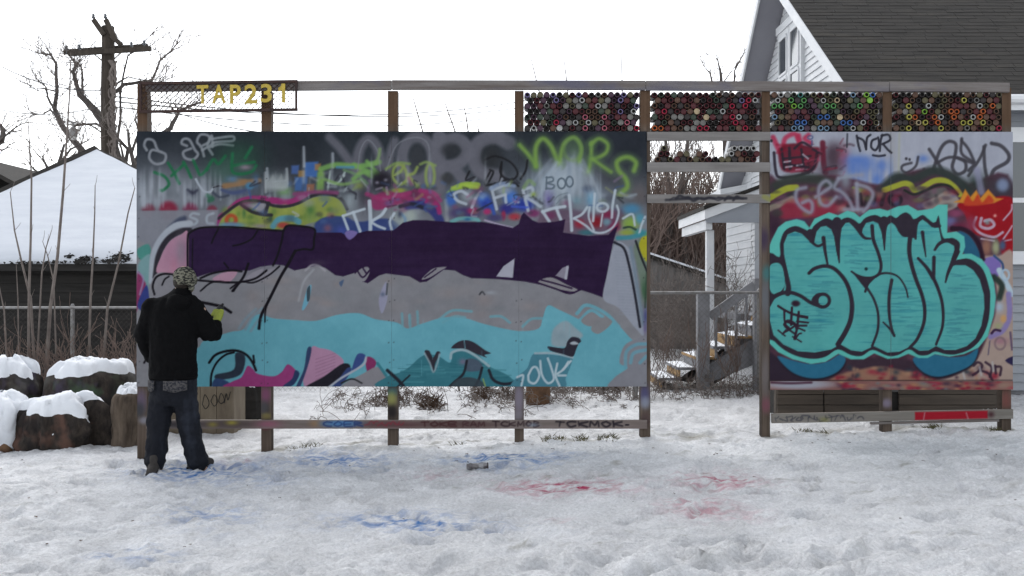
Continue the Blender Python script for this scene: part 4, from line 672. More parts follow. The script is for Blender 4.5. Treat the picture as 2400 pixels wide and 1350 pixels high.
# ------------------------------------------------------------------ the mural wall
YW = 9.0
def painted_box(name, c, xa, xb, ya, yb, y0, y1, parent, m, side=(.16, .13, .10)):
    """board whose front face (at depth y0) carries the paint of canvas c between photo x xa..xb, y ya..yb"""
    i0 = int(round((xa-c.x0)*c.S)); i1 = int(round((xb-c.x0)*c.S)); j0 = int(round((ya-c.y0)*c.S)); j1 = int(round((yb-c.y0)*c.S))
    i1 = min(i1, c.W-1); j1 = min(j1, c.H-1)
    px = c.x0+np.arange(i0, i1+1)/c.S; py = c.y0+np.arange(j0, j1+1)/c.S; nx, ny = len(px), len(py)
    X, Z = np.meshgrid((px-CX)/FPX*YW, CAMZ-(py-CY)/FPX*YW)
    rgb = s2l(np.clip(c.a[j0:j1+1, i0:i1+1], 0, 255))/KW
    n = nx*ny; co = np.zeros((n+8, 3)); co[:n, 0] = X.ravel(); co[:n, 1] = y0; co[:n, 2] = Z.ravel()
    co[:n, 0] = np.clip(co[:n, 0], X[0, 0]+.0007, X[0, -1]-.0007)
    xl, xr, zt, zb = X[0, 0]+.0007, X[0, -1]-.0007, Z[0, 0], Z[-1, 0]
    co[n:] = [(xl, y0, zb), (xr, y0, zb), (xr, y1, zb), (xl, y1, zb), (xl, y0, zt), (xr, y0, zt), (xr, y1, zt), (xl, y1, zt)]
    q = np.arange(n).reshape(ny, nx); f = np.stack([q[1:, :-1], q[1:, 1:], q[:-1, 1:], q[:-1, :-1]], -1).reshape(-1, 4)
    f = np.vstack([f, np.array([(3, 2, 1, 0), (4, 5, 6, 7), (1, 2, 6, 5), (2, 3, 7, 6), (3, 0, 4, 7)])+n])
    me = bpy.data.meshes.new(name); me.vertices.add(n+8); me.vertices.foreach_set('co', co.astype(np.float32).ravel())
    me.loops.add(f.size); me.loops.foreach_set('vertex_index', f.ravel().astype(np.int32)); me.polygons.add(len(f)); me.polygons.foreach_set('loop_start', np.arange(0, f.size, 4, dtype=np.int32)); me.update(calc_edges=True)
    colr = np.ones((n+8, 4), np.float32); colr[:n, :3] = np.clip(rgb, .004, .86).reshape(-1, 3); colr[n:, :3] = side
    me.color_attributes.new('paint', 'FLOAT_COLOR', 'POINT').data.foreach_set('color', colr.ravel()); me.materials.append(m)
    o = bpy.data.objects.new(name, me); COL.objects.link(o); o.parent = parent; o.matrix_parent_inverse = Matrix.Translation(-Vector(parent.location)); return o
M['paint'] = attr_mat('sprayed_paint', 'paint', .55, .12)
M['paint_rough'] = attr_mat('painted_plank', 'paint', .8, .3)
def wx(px): return (px-CX)/FPX*YW
def wz(py): return CAMZ-(py-CY)/FPX*YW

frame = thing('timber_stand', 'weathered timber post and rail stand carrying the graffiti boards', 'stand', (wx(320), 9.05, -.02))
POSTS = [(320, 343, 1072, 196), (611, 634, 1062, 212), (908, 930, 1052, 212), (1206, 1227, 1040, 212), (1501, 1525, 1032, 211), (1786, 1806, 1022, 212), (2070, 2091, 1011, 213), (2350, 2371, 1000, 205)]
for xa, xb, yb, yt in POSTS:
    x0 = wx(xa); x1 = wx(xb); z0 = slope(x0, 9.05)-.25
    yb2 = CY+(CAMZ-float(z0))*245; c = Canvas(xa, yt, xb+1, yb2, .5, (84, 74, 66))
    c.a += ((fbm(c.X/3, c.Y/120, 500+xa)-.5)*34+(fbm(c.X/30, c.Y/60, 510+xa)-.5)*26)[..., None]*np.array((1.05, .95, .85)); D = c.D
    if yt < 300: b_ = np.clip((306-c.Y)/20, 0, 1)[..., None]; c.a = c.a*(1-b_*.55)+np.array((86, 62, 44))*b_*.55  # post tops tinted darker brown, their backlit shade put into the colour
    for x_, y_, ry_, col_ in {611: [(622, 925, 22, (120, 72, 100)), (618, 955, 18, (70, 70, 74)), (624, 975, 8, (120, 110, 70)), (622, 1000, 8, (128, 70, 84))], 908: [(918, 918, 12, (50, 84, 96)), (917, 935, 20, (136, 138, 80)), (918, 965, 18, (34, 32, 34)), (918, 995, 12, (48, 44, 44))], 1206: [(1216, 935, 50, (122, 116, 130)), (1214, 975, 14, (118, 114, 120))], 1501: [(1512, 925, 26, (74, 74, 110)), (1513, 945, 16, (128, 134, 148)), (1514, 985, 20, (80, 66, 66))], 320: [(330, 940, 30, (96, 84, 104)), (336, 985, 10, (130, 130, 140)), (326, 960, 20, (60, 62, 66))], 1786: [(1796, 700, 60, (96, 100, 106)), (1796, 880, 60, (104, 98, 98)), (1792, 560, 30, (60, 50, 70)), (1800, 640, 20, (60, 110, 112)), (1797, 950, 20, (110, 70, 80))], 2070: [(2080, 945, 12, (120, 112, 130))], 2350: [(2360, 940, 30, (112, 70, 66)), (2358, 970, 16, (90, 80, 70))]}.get(xa, []):
        D(x_, y_, 13, ry_, col_, .85, 3)
    painted_box('post', c, xa, xb+1, yt, yb2, 9.0145, 9.105, frame, M['paint_rough'], (.07, .055, .045))
# top beam in lengths that sag a little differently
for xa, xb, ya, yb in ((343, 918, 193, 189), (919, 1512, 188.5, 189.5), (1513, 2082, 190, 193), (2083, 2364, 192, 195)):
    x0, x1 = wx(xa), wx(xb); h = 22.5/245
    MB().hexa([(x0, 8.976, wz(ya)-h), (x1, 8.976, wz(yb)-h), (x1, 9.0135, wz(yb)-h), (x0, 9.0135, wz(ya)-h), (x0, 8.976, wz(ya)), (x1, 8.976, wz(yb)), (x1, 9.0135, wz(yb)), (x0, 9.0135, wz(ya))]).build('beam', M['wood_h'], frame, bevel=.004)
# three short rails across the passage
def rail_tag(c):
    for k in range(9):
        x = 1566+k*19+c.rng.uniform(-5, 5); c.L([(x, 467+c.rng.uniform(-4, 5)), (x+8, 464+c.rng.uniform(-5, 5)), (x+18, 467+c.rng.uniform(-4, 5)), (x+30, 466)], c.rng.uniform(3, 7), (44, 44, 50), 3, .85)
    c.L([(1560, 470), (1640, 466), (1740, 466)], 6, (44, 44, 50), 4, .8); c.L([(1790, 462), (1806, 470)], 12, (130, 132, 70), 6, .7)
for ya, yb, sd_, tg in ((310, 331, 1, []), (381, 403, 2, []), (456, 477, 3, [rail_tag])):
    c = paint_strip(1516, ya, 1804, yb, (118, 115, 113), 400+sd_, tg)
    painted_box('rail', c, 1516, 1804, ya, yb, 8.977, 9.0135, frame, M['paint_rough'], (.2, .18, .16))
# long bottom rail with tags
def long_tags(c):
    L = c.L; D = c.D
    for x0, x1, col in ((370, 470, (30, 30, 36)), (480, 612, (60, 50, 50)), (850, 985, (74, 40, 44)), (985, 1160, (70, 48, 48))): D((x0+x1)/2, 994, (x1-x0)/1.6, 9, col, .6, 3)
    D(545, 990, 14, 6, (150, 140, 60), .8); D(500, 994, 12, 6, (140, 130, 60), .7); D(630, 993, 30, 9, (134, 84, 100), .9); D(740, 992, 14, 8, (150, 110, 70), .7); D(800, 992, 50, 9, (70, 120, 170), .85, 3)
    for k in range(9): x_ = 856+k*10; L([(x_, 990+c.rng.uniform(-3, 7)), (x_+6, 990+c.rng.uniform(-4, 6)), (x_+11, 990+c.rng.uniform(-3, 8))], 3, (120, 50, 60), 2, .7)
    def word(s, x, w, col, lw=3.2):
        G = {'T': [[(0, 0), (1, 0)], [(.5, 0), (.45, 1)]], 'C': [[(1, .1), (.4, 0), (0, .5), (.4, 1), (1, .9)]], 'K': [[(0, 0), (0, 1)], [(1, 0), (.1, .5), (1, 1)]], 'M': [[(0, 1), (.1, 0), (.5, .7), (.9, 0), (1, 1)]], 'O': [[(.5, 0), (0, .5), (.5, 1), (1, .5), (.5, 0)]], 'B': [[(0, 0), (0, 1), (.9, .75), (.1, .5), (.8, .2), (0, 0)]], 'H': [[(0, 0), (0, 1)], [(1, 0), (1, 1)], [(0, .5), (1, .5)]], 'U': [[(0, 0), (.1, 1), (.9, 1), (1, 0)]], 'A': [[(0, 1), (.5, 0), (1, 1)], [(.2, .6), (.8, .6)]], 'R': [[(0, 1), (0, 0), (.9, .2), (.1, .5), (1, 1)]], 'E': [[(1, 0), (0, 0), (0, 1), (1, 1)], [(0, .5), (.8, .5)]]}
        for ch in s:
            for P in G.get(ch, []): L([(x+a*w*.75+c.rng.uniform(-1.2, 1.2), 987.5+b*11+c.rng.uniform(-1.3, 1.3)) for a, b in P], lw*c.rng.uniform(.8, 1.2), col, 2.4, .82)
            x += w
    word('COER', 760, 24, (40, 56, 100), 3.6); word('TOKE', 988, 22, (62, 36, 38)); word('RAM', 1086, 18, (64, 42, 44)); word('TCKMOB', 1156, 19, (44, 32, 36)); D(1250, 995, 14, 5, (150, 170, 190), .5); word('TCKMOK', 1302, 27, (34, 30, 36), 4.2); L([(1466, 995), (1472, 995)], 4, (34, 30, 36), 2)
c = paint_strip(344, 984, 1516, 1004, (112, 102, 98), 410, [long_tags])
painted_box('rail', c, 344, 1516, 984, 1004, 8.977, 9.0135, frame, M['paint_rough'], (.2, .18, .16))
# right-hand bottom trim and rail
def trim_tags(c):
    c.D(1870, 900, 90, 14, (142, 146, 156), .95, 4); c.L([(1806, 896), (1850, 898), (1900, 896)], 6, (60, 30, 44), 4, .8)
    for k in range(70): c.D(c.rng.uniform(1970, 2370), c.rng.uniform(894, 914), c.rng.uniform(5, 16), c.rng.uniform(3, 7), ((122, 26, 46), (150, 112, 84), (60, 46, 60), (100, 104, 104), (140, 44, 60))[k % 5], .8)
    c.D(2350, 903, 24, 10, (140, 110, 96), .9)
c = paint_strip(1804, 893, 2372, 914, (120, 84, 80), 420, [trim_tags])
painted_box('trim_board', c, 1804, 2372, 894, 914, 8.979, 9.0135, frame, M['paint_rough'], (.2, .16, .14))
def low_tags(c):
    for k in range(16): x_ = 1815+k*13; c.L([(x_+c.rng.uniform(-4, 4), 975+c.rng.uniform(-6, 9)) for _ in range(2)]+[(x_+c.rng.uniform(4, 16), 975+c.rng.uniform(-6, 8)) for _ in range(2)], c.rng.uniform(1.8, 3.2), (58, 58, 66), 2, .8)
    c.F([(2142, 966), (2312, 966), (2312, 984), (2142, 985)], (146, 24, 38), 4, .95, straight=True); c.L([(2165, 968), (2162, 984)], 3, (170, 140, 146), 2, .6); c.L([(2262, 970), (2266, 984)], 3, (170, 140, 146), 2, .6); c.D(2320, 975, 8, 8, (60, 30, 36), .8); c.D(1930, 980, 12, 7, (120, 120, 70), .6)
c = paint_strip(1808, 964, 2372, 986, (116, 112, 106), 430, [low_tags])
ob = painted_box('rail', c, 1808, 2372, 964, 986, 8.977, 9.0135, frame, M['paint_rough'], (.2, .18, .16))
ob.data.transform(Matrix.Translation((wx(2090), 0, wz(975))) @ Matrix.Rotation(math.radians(-1.1), 4, 'Y') @ Matrix.Translation((-wx(2090), 0, -wz(975))))
MB().bar((wx(2040), 9.0, wz(992)), (wx(2340), 9.0, wz(985)), .03, .022).build('batten', M['wood_h'], frame)
# shelves under the stacked cans
BAYS = [(1228.5, 1499.5, 'leftmost bay of cans'), (1526.5, 1784.5, 'second bay of cans'), (1807.5, 2068.5, 'third bay of cans'), (2092.5, 2348.5, 'rightmost bay of cans')]
for xa, xb, nm in BAYS: MB().box(wx(xa)-.004, wx(xb)+.004, 9.016, 9.2, wz(308)-.018, wz(308)).build('shelf', M['wood_h'], frame)
MB().box(wx(1526), wx(1785), 9.016, 9.2, wz(381)-.018, wz(381)).build('shelf', M['wood_h'], frame)

# boards
CM = paint_main(); CR_ = paint_right()
board = thing('mural_board', 'wide plywood mural board with purple and aqua letters being painted over old tags', 'mural', (wx(918), 9.0, wz(906)))
for xa, xb in ((320, 620), (620, 918), (918, 1216), (1216, 1516)): painted_box('plywood_sheet', CM, xa, xb, 308, 906, YW+R.uniform(-.0012, .0012), YW+.0125, board, M['paint'])
board2 = thing('mural_board', 'white topped plywood mural board with big teal bubble letters', 'mural', (wx(2088), 9.0, wz(894)))
for xa, xb in ((1804, 2088), (2088, 2374)): painted_box('plywood_sheet', CR_, xa, xb, 309, 893, YW+R.uniform(-.001, .001), YW+.0125, board2, M['paint'])

# expanded-metal sign with six letters
sign = thing('metal_sign', 'dark metal mesh sign with yellow characters TAP231 on the top beam', 'sign', (wx(515), 8.955, wz(262)))
sx0, sx1 = wx(334), wx(697)
def sz(px, top): return wz((198 if top else 264)-(px-334)*(5/363.))
for a, b in (((334, 1), (697, 1)), ((334, 0), (697, 0)), ((334, 1), (334, 0)), ((697, 1), (697, 0))):
    w = .026
    MB().bar((wx(a[0])-(w/2 if a[1] == b[1] else 0), 8.955, sz(*a)), (wx(b[0])+(w/2 if a[1] == b[1] else 0), 8.955 if a[1] == b[1] else 8.9552, sz(*b)), w*.8, w).build('sign_frame', M['dark_metal'], sign)
mb = MB(); cw, chh = 13.5/245, 6.2/245; Wd = sx1-sx0; ztop = wz(199); zbot = wz(263)
nr = int((ztop-zbot)/chh); nc = int(Wd/cw)
for r_ in range(nr+1):
    z = zbot+r_*chh
    for k in range(nc+1):
        x = sx0+(k+(.5 if r_ % 2 else 0))*cw; dz = (x-sx0)*.0138
        for sg in (-1, 1):
            x2 = x+sg*cw/2; z2 = z+chh
            if sx0 <= x2 <= sx1 and sx0 <= x <= sx1 and z2 <= ztop: mb.bar((x, 8.963, z+dz), (x2, 8.963, z2+dz), .0045, .010, up=(0, 1, 0))
mb.build('mesh_panel', M['dark_metal'], sign, kind='stuff')
for ch, xa, xb, ya, yb in (('T', 461, 488, 203, 246), ('A', 497, 529, 202, 245), ('P', 539, 564, 202, 246), ('2', 573, 603, 201, 246), ('3', 611, 637, 200, 243), ('1', 651, 672, 199, 243)):
    if ch == '1':
        P1 = [(.42, 1), (.82, 1), (.82, 0), (.46, 0), (.46, .66), (.08, .60), (.08, .78), (.34, .86)]; n1 = len(P1); x0, x1, z0, z1 = wx(xa)*8.944/9, wx(xb)*8.944/9, wz(yb), wz(ya)
        MB().add([(x0+(x1-x0)*u, yy, z0+(z1-z0)*v) for yy in (8.941, 8.953) for u, v in P1], [(0, 1, 4, 7), (1, 2, 3, 4), (7, 4, 5, 6)]+[(k+n1, k, (k+1) % n1, (k+1) % n1+n1) for k in range(n1)]).build('letter', M['yellow'], sign); continue
    cu = bpy.data.curves.new('letter', 'FONT'); cu.body = ch; cu.extrude = .03; cu.offset = .022; cu.size = 1.0
    tmp = bpy.data.objects.new('letter', cu); COL.objects.link(tmp); bpy.context.view_layer.update()
    me = bpy.data.meshes.new_from_object(tmp.evaluated_get(bpy.context.evaluated_depsgraph_get())); bpy.data.objects.remove(tmp)
    co = np.array([v.co[:] for v in me.vertices]); lo, hi = co.min(0), co.max(0)
    x0, x1, z0, z1 = wx(xa)*8.944/9, wx(xb)*8.944/9, wz(yb), wz(ya)
    for v in me.vertices:
        t = (v.co.x-lo[0])/(hi[0]-lo[0]); u = (v.co.y-lo[1])/(hi[1]-lo[1]); d = (v.co.z-lo[2])/(hi[2]-lo[2])
        v.co = (x0+(x1-x0)*t, 8.953-.012*d, z0+(z1-z0)*u+.004*t)
    me.materials.clear(); me.materials.append(M['yellow'])
    o = bpy.data.objects.new('letter', me); COL.objects.link(o); o.parent = sign; o.matrix_parent_inverse = Matrix.Translation(-Vector(sign.location))

# ------------------------------------------------------------------ spray cans stacked end-on in the top bays
CANR = 7.5/245
_cm = {}
def can_mat(nm, rgb, **k):
    if nm not in _cm: _cm[nm] = mat('can_'+nm.replace(' ', '_'), alb(rgb), .45, alb([v*.75 for v in rgb]), (40, 40, 40), metal=.0, **k)
    return _cm[nm]
DARK = mat('can_inside', (.012, .01, .01), .8)
RING = {'white': (172, 172, 170), 'grey': (116, 114, 110), 'lilac': (118, 106, 148), 'pink': (176, 96, 112), 'red': (164, 40, 66), 'green': (96, 158, 92), 'lime': (128, 178, 66), 'blue': (72, 112, 176), 'pale blue': (120, 148, 172), 'teal': (70, 130, 124), 'yellow': (176, 170, 82), 'orange': (186, 96, 50), 'cream': (178, 160, 128), 'maroon': (80, 30, 36), 'brown': (92, 66, 52), 'dark green': (58, 70, 58), 'black': (48, 42, 42), 'plum': (72, 48, 64), 'olive': (92, 86, 62)}
_mesh = {}
def can_mesh(kind, col):
    if (kind, col) in _mesh: return _mesh[(kind, col)]
    dull = col in ('maroon', 'brown', 'dark green', 'black', 'plum', 'olive', 'grey'); q = .95 if (dull and kind == 'ring') else (1.0 if dull else 1.0)
    r = CANR; mb = MB(); body = can_mat('body_'+col, [v*.6*q for v in RING[col]]); ring = can_mat(('dim_' if kind == 'ring' else 'flat_')+col, [v*q for v in RING[col]])
    if kind == 'ring': prof = [(.0005, .022), (r*.50, .02), (r*.52, .001), (r*.62, -.004), (r*.80, -.002), (r*.86, .006), (r*.985, .014), (r*.985, .17), (.0005, .172)]; mis = [2, 2, 1, 1, 1, 0, 0, 0]
    else: prof = [(.0005, .010), (r*.55, .007), (r*.86, .002), (r*.93, 0), (r*.985, .004), (r*.985, .17), (.0005, .172)]; mis = [1, 1, 1, 0, 0, 0]
    mb.lathe(prof, 14, (0, 0, 0), (0, 1, 0), mis=mis)
    me = mb.mesh('spray_can', [body, ring, DARK], smooth=False); _mesh[(kind, col)] = me; return me
ORD = 'first second third fourth fifth sixth seventh eighth ninth tenth eleventh twelfth thirteenth fourteenth fifteenth sixteenth seventeenth eighteenth'.split()
HI = []
def _hi(ox, oy, sc, items):
    for x, y, kd, col in items: HI.append((ox+x/sc, oy+y/sc, 'ring' if kd == 'r' else 'disc', col))
_hi(1200, 190, 7.5, [(250, 205, 'r', 'lilac'), (750, 205, 'r', 'lilac'), (1225, 205, 'r', 'lilac'), (1465, 210, 'r', 'grey'), (1950, 210, 'r', 'lilac'), (800, 315, 'r', 'lilac'), (1285, 315, 'r', 'white'), (1885, 320, 'r', 'lilac'), (620, 410, 'r', 'grey'), (1465, 425, 'r', 'white'), (2195, 415, 'r', 'lilac'), (1885, 525, 'r', 'lilac'), (2140, 525, 'r', 'white'), (1235, 625, 'r', 'pink'), (1590, 625, 'r', 'pink'), (810, 725, 'r', 'red'), (1170, 725, 'r', 'white'), (1295, 725, 'r', 'white'), (385, 825, 'r', 'white'), (860, 825, 'd', 'white'), (1235, 830, 'r', 'pink'), (1590, 830, 'r', 'pink'), (2060, 830, 'd', 'grey'), (2195, 830, 'r', 'red'), (2000, 725, 'r', 'pink'), (1530, 725, 'r', 'grey'), (1045, 320, 'd', 'olive'), (1175, 330, 'd', 'grey'), (1520, 325, 'd', 'olive'), (1640, 320, 'd', 'grey'), (990, 415, 'd', 'grey'), (1220, 425, 'd', 'grey'), (1590, 435, 'd', 'grey'), (1035, 730, 'd', 'grey'), (1420, 740, 'd', 'olive'), (1890, 730, 'd', 'grey'), (2070, 630, 'd', 'grey'), (570, 700, 'd', 'olive')])
_hi(1500, 180, 3.553, [(830, 183, 'r', 'lilac'), (888, 187, 'r', 'red'), (947, 185, 'r', 'white'), (743, 232, 'r', 'red'), (857, 230, 'r', 'red'), (200, 275, 'r', 'red'), (712, 280, 'r', 'white'), (745, 325, 'r', 'red'), (800, 325, 'r', 'white'), (775, 372, 'r', 'red'), (518, 422, 'r', 'red'), (575, 420, 'r', 'red'), (860, 422, 'r', 'red'), (105, 425, 'r', 'orange'), (175, 425, 'r', 'orange'), (480, 283, 'd', 'cream'), (565, 322, 'd', 'cream'), (540, 375, 'd', 'grey'), (485, 370, 'd', 'grey'), (300, 335, 'd', 'grey'), (350, 330, 'd', 'grey'), (400, 430, 'd', 'grey'), (460, 428, 'd', 'grey'), (105, 235, 'r', 'brown'), (655, 278, 'r', 'dark green'), (915, 325, 'r', 'brown')])
_hi(1700, 0, 3.4286, [(440, 745, 'r', 'white'), (410, 792, 'r', 'white'), (530, 785, 'r', 'green'), (595, 780, 'r', 'teal'), (645, 785, 'r', 'green'), (390, 835, 'r', 'green'), (445, 835, 'r', 'green'), (563, 832, 'r', 'lime'), (615, 832, 'r', 'green'), (803, 785, 'r', 'white'), (908, 785, 'r', 'cream'), (830, 835, 'r', 'green'), (887, 832, 'r', 'green'), (1045, 740, 'r', 'pale blue'), (1148, 738, 'r', 'lime'), (1207, 740, 'r', 'blue'), (1178, 790, 'd', 'lime'), (1095, 835, 'r', 'green'), (780, 925, 'r', 'blue'), (833, 925, 'r', 'blue'), (595, 972, 'r', 'blue'), (640, 972, 'r', 'blue'), (560, 1018, 'r', 'pale blue'), (618, 1020, 'r', 'pale blue'), (775, 1018, 'r', 'pale blue'), (833, 1018, 'r', 'pale blue'), (720, 1020, 'd', 'grey'), (965, 972, 'r', 'blue'), (1015, 972, 'r', 'blue'), (1125, 978, 'r', 'white'), (1042, 1022, 'r', 'white'), (395, 928, 'r', 'pale blue'), (940, 925, 'd', 'cream'), (510, 740, 'd', 'grey'),
     (1500, 840, 'r', 'yellow'), (1655, 840, 'r', 'white'), (1735, 795, 'r', 'olive'), (1785, 795, 'r', 'brown'), (1835, 795, 'r', 'maroon'), (1937, 793, 'r', 'yellow'), (2040, 797, 'r', 'grey'), (1758, 840, 'r', 'olive'), (2065, 845, 'r', 'white'), (2170, 845, 'r', 'orange'), (1580, 885, 'r', 'lime'), (1787, 888, 'r', 'orange'), (1885, 885, 'r', 'orange'), (1470, 885, 'd', 'grey'), (1450, 930, 'r', 'yellow'), (1505, 930, 'r', 'orange'), (1660, 932, 'r', 'orange'), (1757, 935, 'r', 'white'), (1860, 932, 'r', 'orange'), (2013, 938, 'r', 'white'), (2065, 938, 'r', 'orange'), (1528, 978, 'r', 'cream'), (1580, 978, 'r', 'yellow'), (1730, 982, 'r', 'orange'), (1937, 985, 'r', 'yellow'), (1987, 985, 'r', 'yellow'), (2090, 988, 'r', 'yellow'), (1452, 1025, 'r', 'yellow'), (1757, 1030, 'r', 'yellow'), (1963, 1030, 'r', 'grey'), (2220, 1030, 'r', 'red'), (2190, 888, 'r', 'brown'), (2093, 888, 'r', 'orange')])
DULL = [['black', 'maroon', 'olive', 'plum', 'dark green', 'brown', 'black', 'maroon'], ['maroon', 'maroon', 'maroon', 'black', 'brown', 'dark green', 'maroon', 'black'], ['dark green', 'black', 'maroon', 'brown', 'olive', 'black', 'plum'], ['brown', 'maroon', 'olive', 'black', 'maroon', 'brown', 'black']]
cans = []; rc = random.Random(31)
for b, (xa, xb, nm) in enumerate(BAYS):
    nrow = 7; x0, x1 = wx(xa), wx(xb); D_ = 2*CANR; n0 = int((x1-x0+.002)/D_); pit = (x1-x0-D_)/(n0-1)
    for r_ in range(nrow):               # r_ 0 = top
        up = nrow-1-r_; z = wz(308)+CANR+up*D_*.868; n = n0 if up % 2 == 0 else n0-1; off = CANR+(0 if up % 2 == 0 else pit/2)
        for k in range(n): cans.append([('ring' if rc.random() < .55 else 'disc'), rc.choice(DULL[b]), x0+off+k*pit, z, nm, r_, k, False])
for px, py, kd, col in HI:               # the cans one can pick out by their colour
    free = [c_ for c_ in cans if not c_[7]]; c_ = min(free, key=lambda q: (q[2]-wx(px))**2+(q[3]-wz(py))**2); c_[0], c_[1], c_[7] = kd, col, True
x0 = wx(1534)+CANR; D_ = 2*CANR; zs = wz(381)+CANR; nm = 'short shelf over the passage'
for r_, idx in ((2, range(16)), (1, (0, 1, 3, 4, 6, 7, 11, 12, 13, 14, 15)), (0, (1, 12, 13, 14, 15))):
    for q, k in enumerate(idx):
        up = 2-r_; wh = (r_ == 0 and k > 11) or (r_ == 1 and k == 11); col = 'white' if wh else rc.choice(['olive', 'maroon', 'black', 'brown', 'maroon']); cans.append(['ring' if wh or rc.random() < .4 else 'disc', col, x0+k*D_+(CANR if up % 2 else 0), zs+up*D_*.868, nm, r_, q, wh])
cans.sort(key=lambda c_: (not c_[7], c_[4] != nm))
rest = MB(); rest_m = []
for i, (kd, col, x, z, nm, r_, k, br) in enumerate(cans):
    y = 8.985+rc.uniform(0, .02)
    if i < 300:
        o = bpy.data.objects.new('spray_can', can_mesh(kd, col)); o.location = (x, y, z); o.rotation_euler = (0, rc.uniform(0, 6.28), 0); COL.objects.link(o)
        tag(o, '%s can end, %s from left in %s row down, %s' % ('dull dark' if not br else col+(' ringed' if kd == 'ring' else ' flat'), ORD[k], ORD[r_], nm), 'spray can', 'spray cans stacked end-on in the wall')
    else:
        me = can_mesh(kd, col)
        idx = []
        for mm in me.materials:
            if mm not in rest_m: rest_m.append(mm)
            idx.append(rest_m.index(mm))
        rest.add([(v.co.x+x, v.co.y+y, v.co.z+z) for v in me.vertices], [])
        bb = len(rest.v)-len(me.vertices)
        for p_ in me.polygons: rest.f.append(tuple(i_+bb for i_ in p_.vertices)); rest.m.append(idx[p_.material_index])
if rest.v: tag(rest.build('spray_cans', rest_m), 'remaining dull spray cans packed between the ringed ones', 'spray cans', kind='stuff')
# ------------------------------------------------------------------ left garage with snowy hip roof
def build_garage():
    Y0 = 16.0; x0, x1 = (-345-CX)/FPX*Y0, (745-CX)/FPX*Y0; ze = CAMZ+58/FPX*Y0; dep = x1-x0
    ax = (225-CX)/FPX*(Y0+dep/2); az = CAMZ+317/FPX*(Y0+dep/2)
    g = thing('garage', 'dark boarded garage with snow covered hip roof behind the stumps', 'garage', (ax, Y0+dep/2, 0))
    zb = -.1; wy = Y0+.35; wx0, wx1 = x0+.35, x1-.35
    MB().box(wx0, wx1, wy+.03, Y0+dep-.35, zb, ze).build('wall', M['tar'], g)
    z = zb+.02; k = 0
    while z < ze-.02:
        h = .155; MB().hexa([(wx0, wy-.004, z), (wx1, wy-.004, z), (wx1, wy+.028, z), (wx0, wy+.028, z), (wx0, wy+.014, z+h), (wx1, wy+.014, z+h), (wx1, wy+.028, z+h), (wx0, wy+.028, z+h)]).build('board', M['tar'], g); z += .16
    c4 = [(x0, Y0, ze), (x1, Y0, ze), (x1, Y0+dep, ze), (x0, Y0+dep, ze)]; apex = (ax, Y0+dep/2, az)
    MB().add([*c4, apex, *[(p[0], p[1], p[2]-.1) for p in c4]], [(0, 1, 4), (1, 2, 4), (2, 3, 4), (3, 0, 4), (5, 6, 1, 0), (6, 7, 2, 1), (7, 8, 3, 2), (8, 5, 0, 3), (8, 7, 6, 5)]).build('roof', M['shingle'], g)
    # snow blanket on the front face, thickness varies, torn along the eave
    n = 90; m = 40; vs = []; top = []
    a = np.array(c4[0]); b = np.array(c4[1]); t_ = np.array(apex)
    V = []; okk = {}
    for j in range(m+1):
        v = j/m
        for i in range(n+1):
            u = i/n; L_ = a+(t_-a)*v; Rr = b+(t_-b)*v; inset = .012+.006*(1-v)
            p = L_+(Rr-L_)*(inset+(1-2*inset)*u) if v < 1 else t_
            th = .07+.03*fbm(np.array([p[0]*2.]), np.array([p[2]*3.]), 5)[0]
            edge = min(1, v*14+.15)
            V.append((p[0], p[1]-th*edge*.5-.01, p[2]+th*edge+.004-(.05*fbm(np.array([p[0]*5.]), np.array([1.]), 6)[0] if j == 0 else 0)))
    F_ = []
    for j in range(m):
        for i in range(n):
            px = V[j*(n+1)+i]
            F_.append((j*(n+1)+i, j*(n+1)+i+1, (j+1)*(n+1)+i+1, (j+1)*(n+1)+i))
    sn = MB().add(V, F_).build('roof_snow', M['roof_snow'], g, smooth=True); so = sn.modifiers.new('thick', 'SOLIDIFY'); so.thickness = .03; so.offset = -1
    rl = random.Random(77)
    for cx_, cy_, w_, h_, n_ in ((200, 610, 26, 9, 60), (284, 600, 34, 13, 90), (164, 600, 6, 5, 12), (250, 612, 40, 4, 30), (130, 616, 60, 3, 30), (60, 622, 60, 3, 26)):
        lm = MB()
        for k in range(n_):
            px_, py_ = cx_+rl.gauss(0, w_*.45), cy_+rl.gauss(0, h_*.5); s_ = max(0, (615-py_)/FPX*Y0); q = at(px_, min(py_, 616), Y0+s_*1.55-.06); q.y -= .03; r0 = rl.uniform(.03, .07)
            lm.add([(q.x+rl.uniform(-r0, r0), q.y+rl.uniform(-.03, .03), q.z+rl.uniform(-r0, r0)*.7) for _ in range(4)], [(0, 1, 2), (0, 2, 3), (1, 3, 2), (0, 3, 1)])
        lm.build('leaf_litter', M['tar'], g, kind='stuff')
    for p, r_ in ((c4[0], .10), (c4[1], .05)): MB().tube([Vector(p)+Vector((0, 0, .03)), Vector(apex)+Vector((0, 0, .06))], r_, 6).build('hip_cap', M['shingle'], g)
    MB().box(x0, x1, Y0-.03, Y0-.002, ze-.13, ze-.012).build('fascia', M['tar'], g)
build_garage()

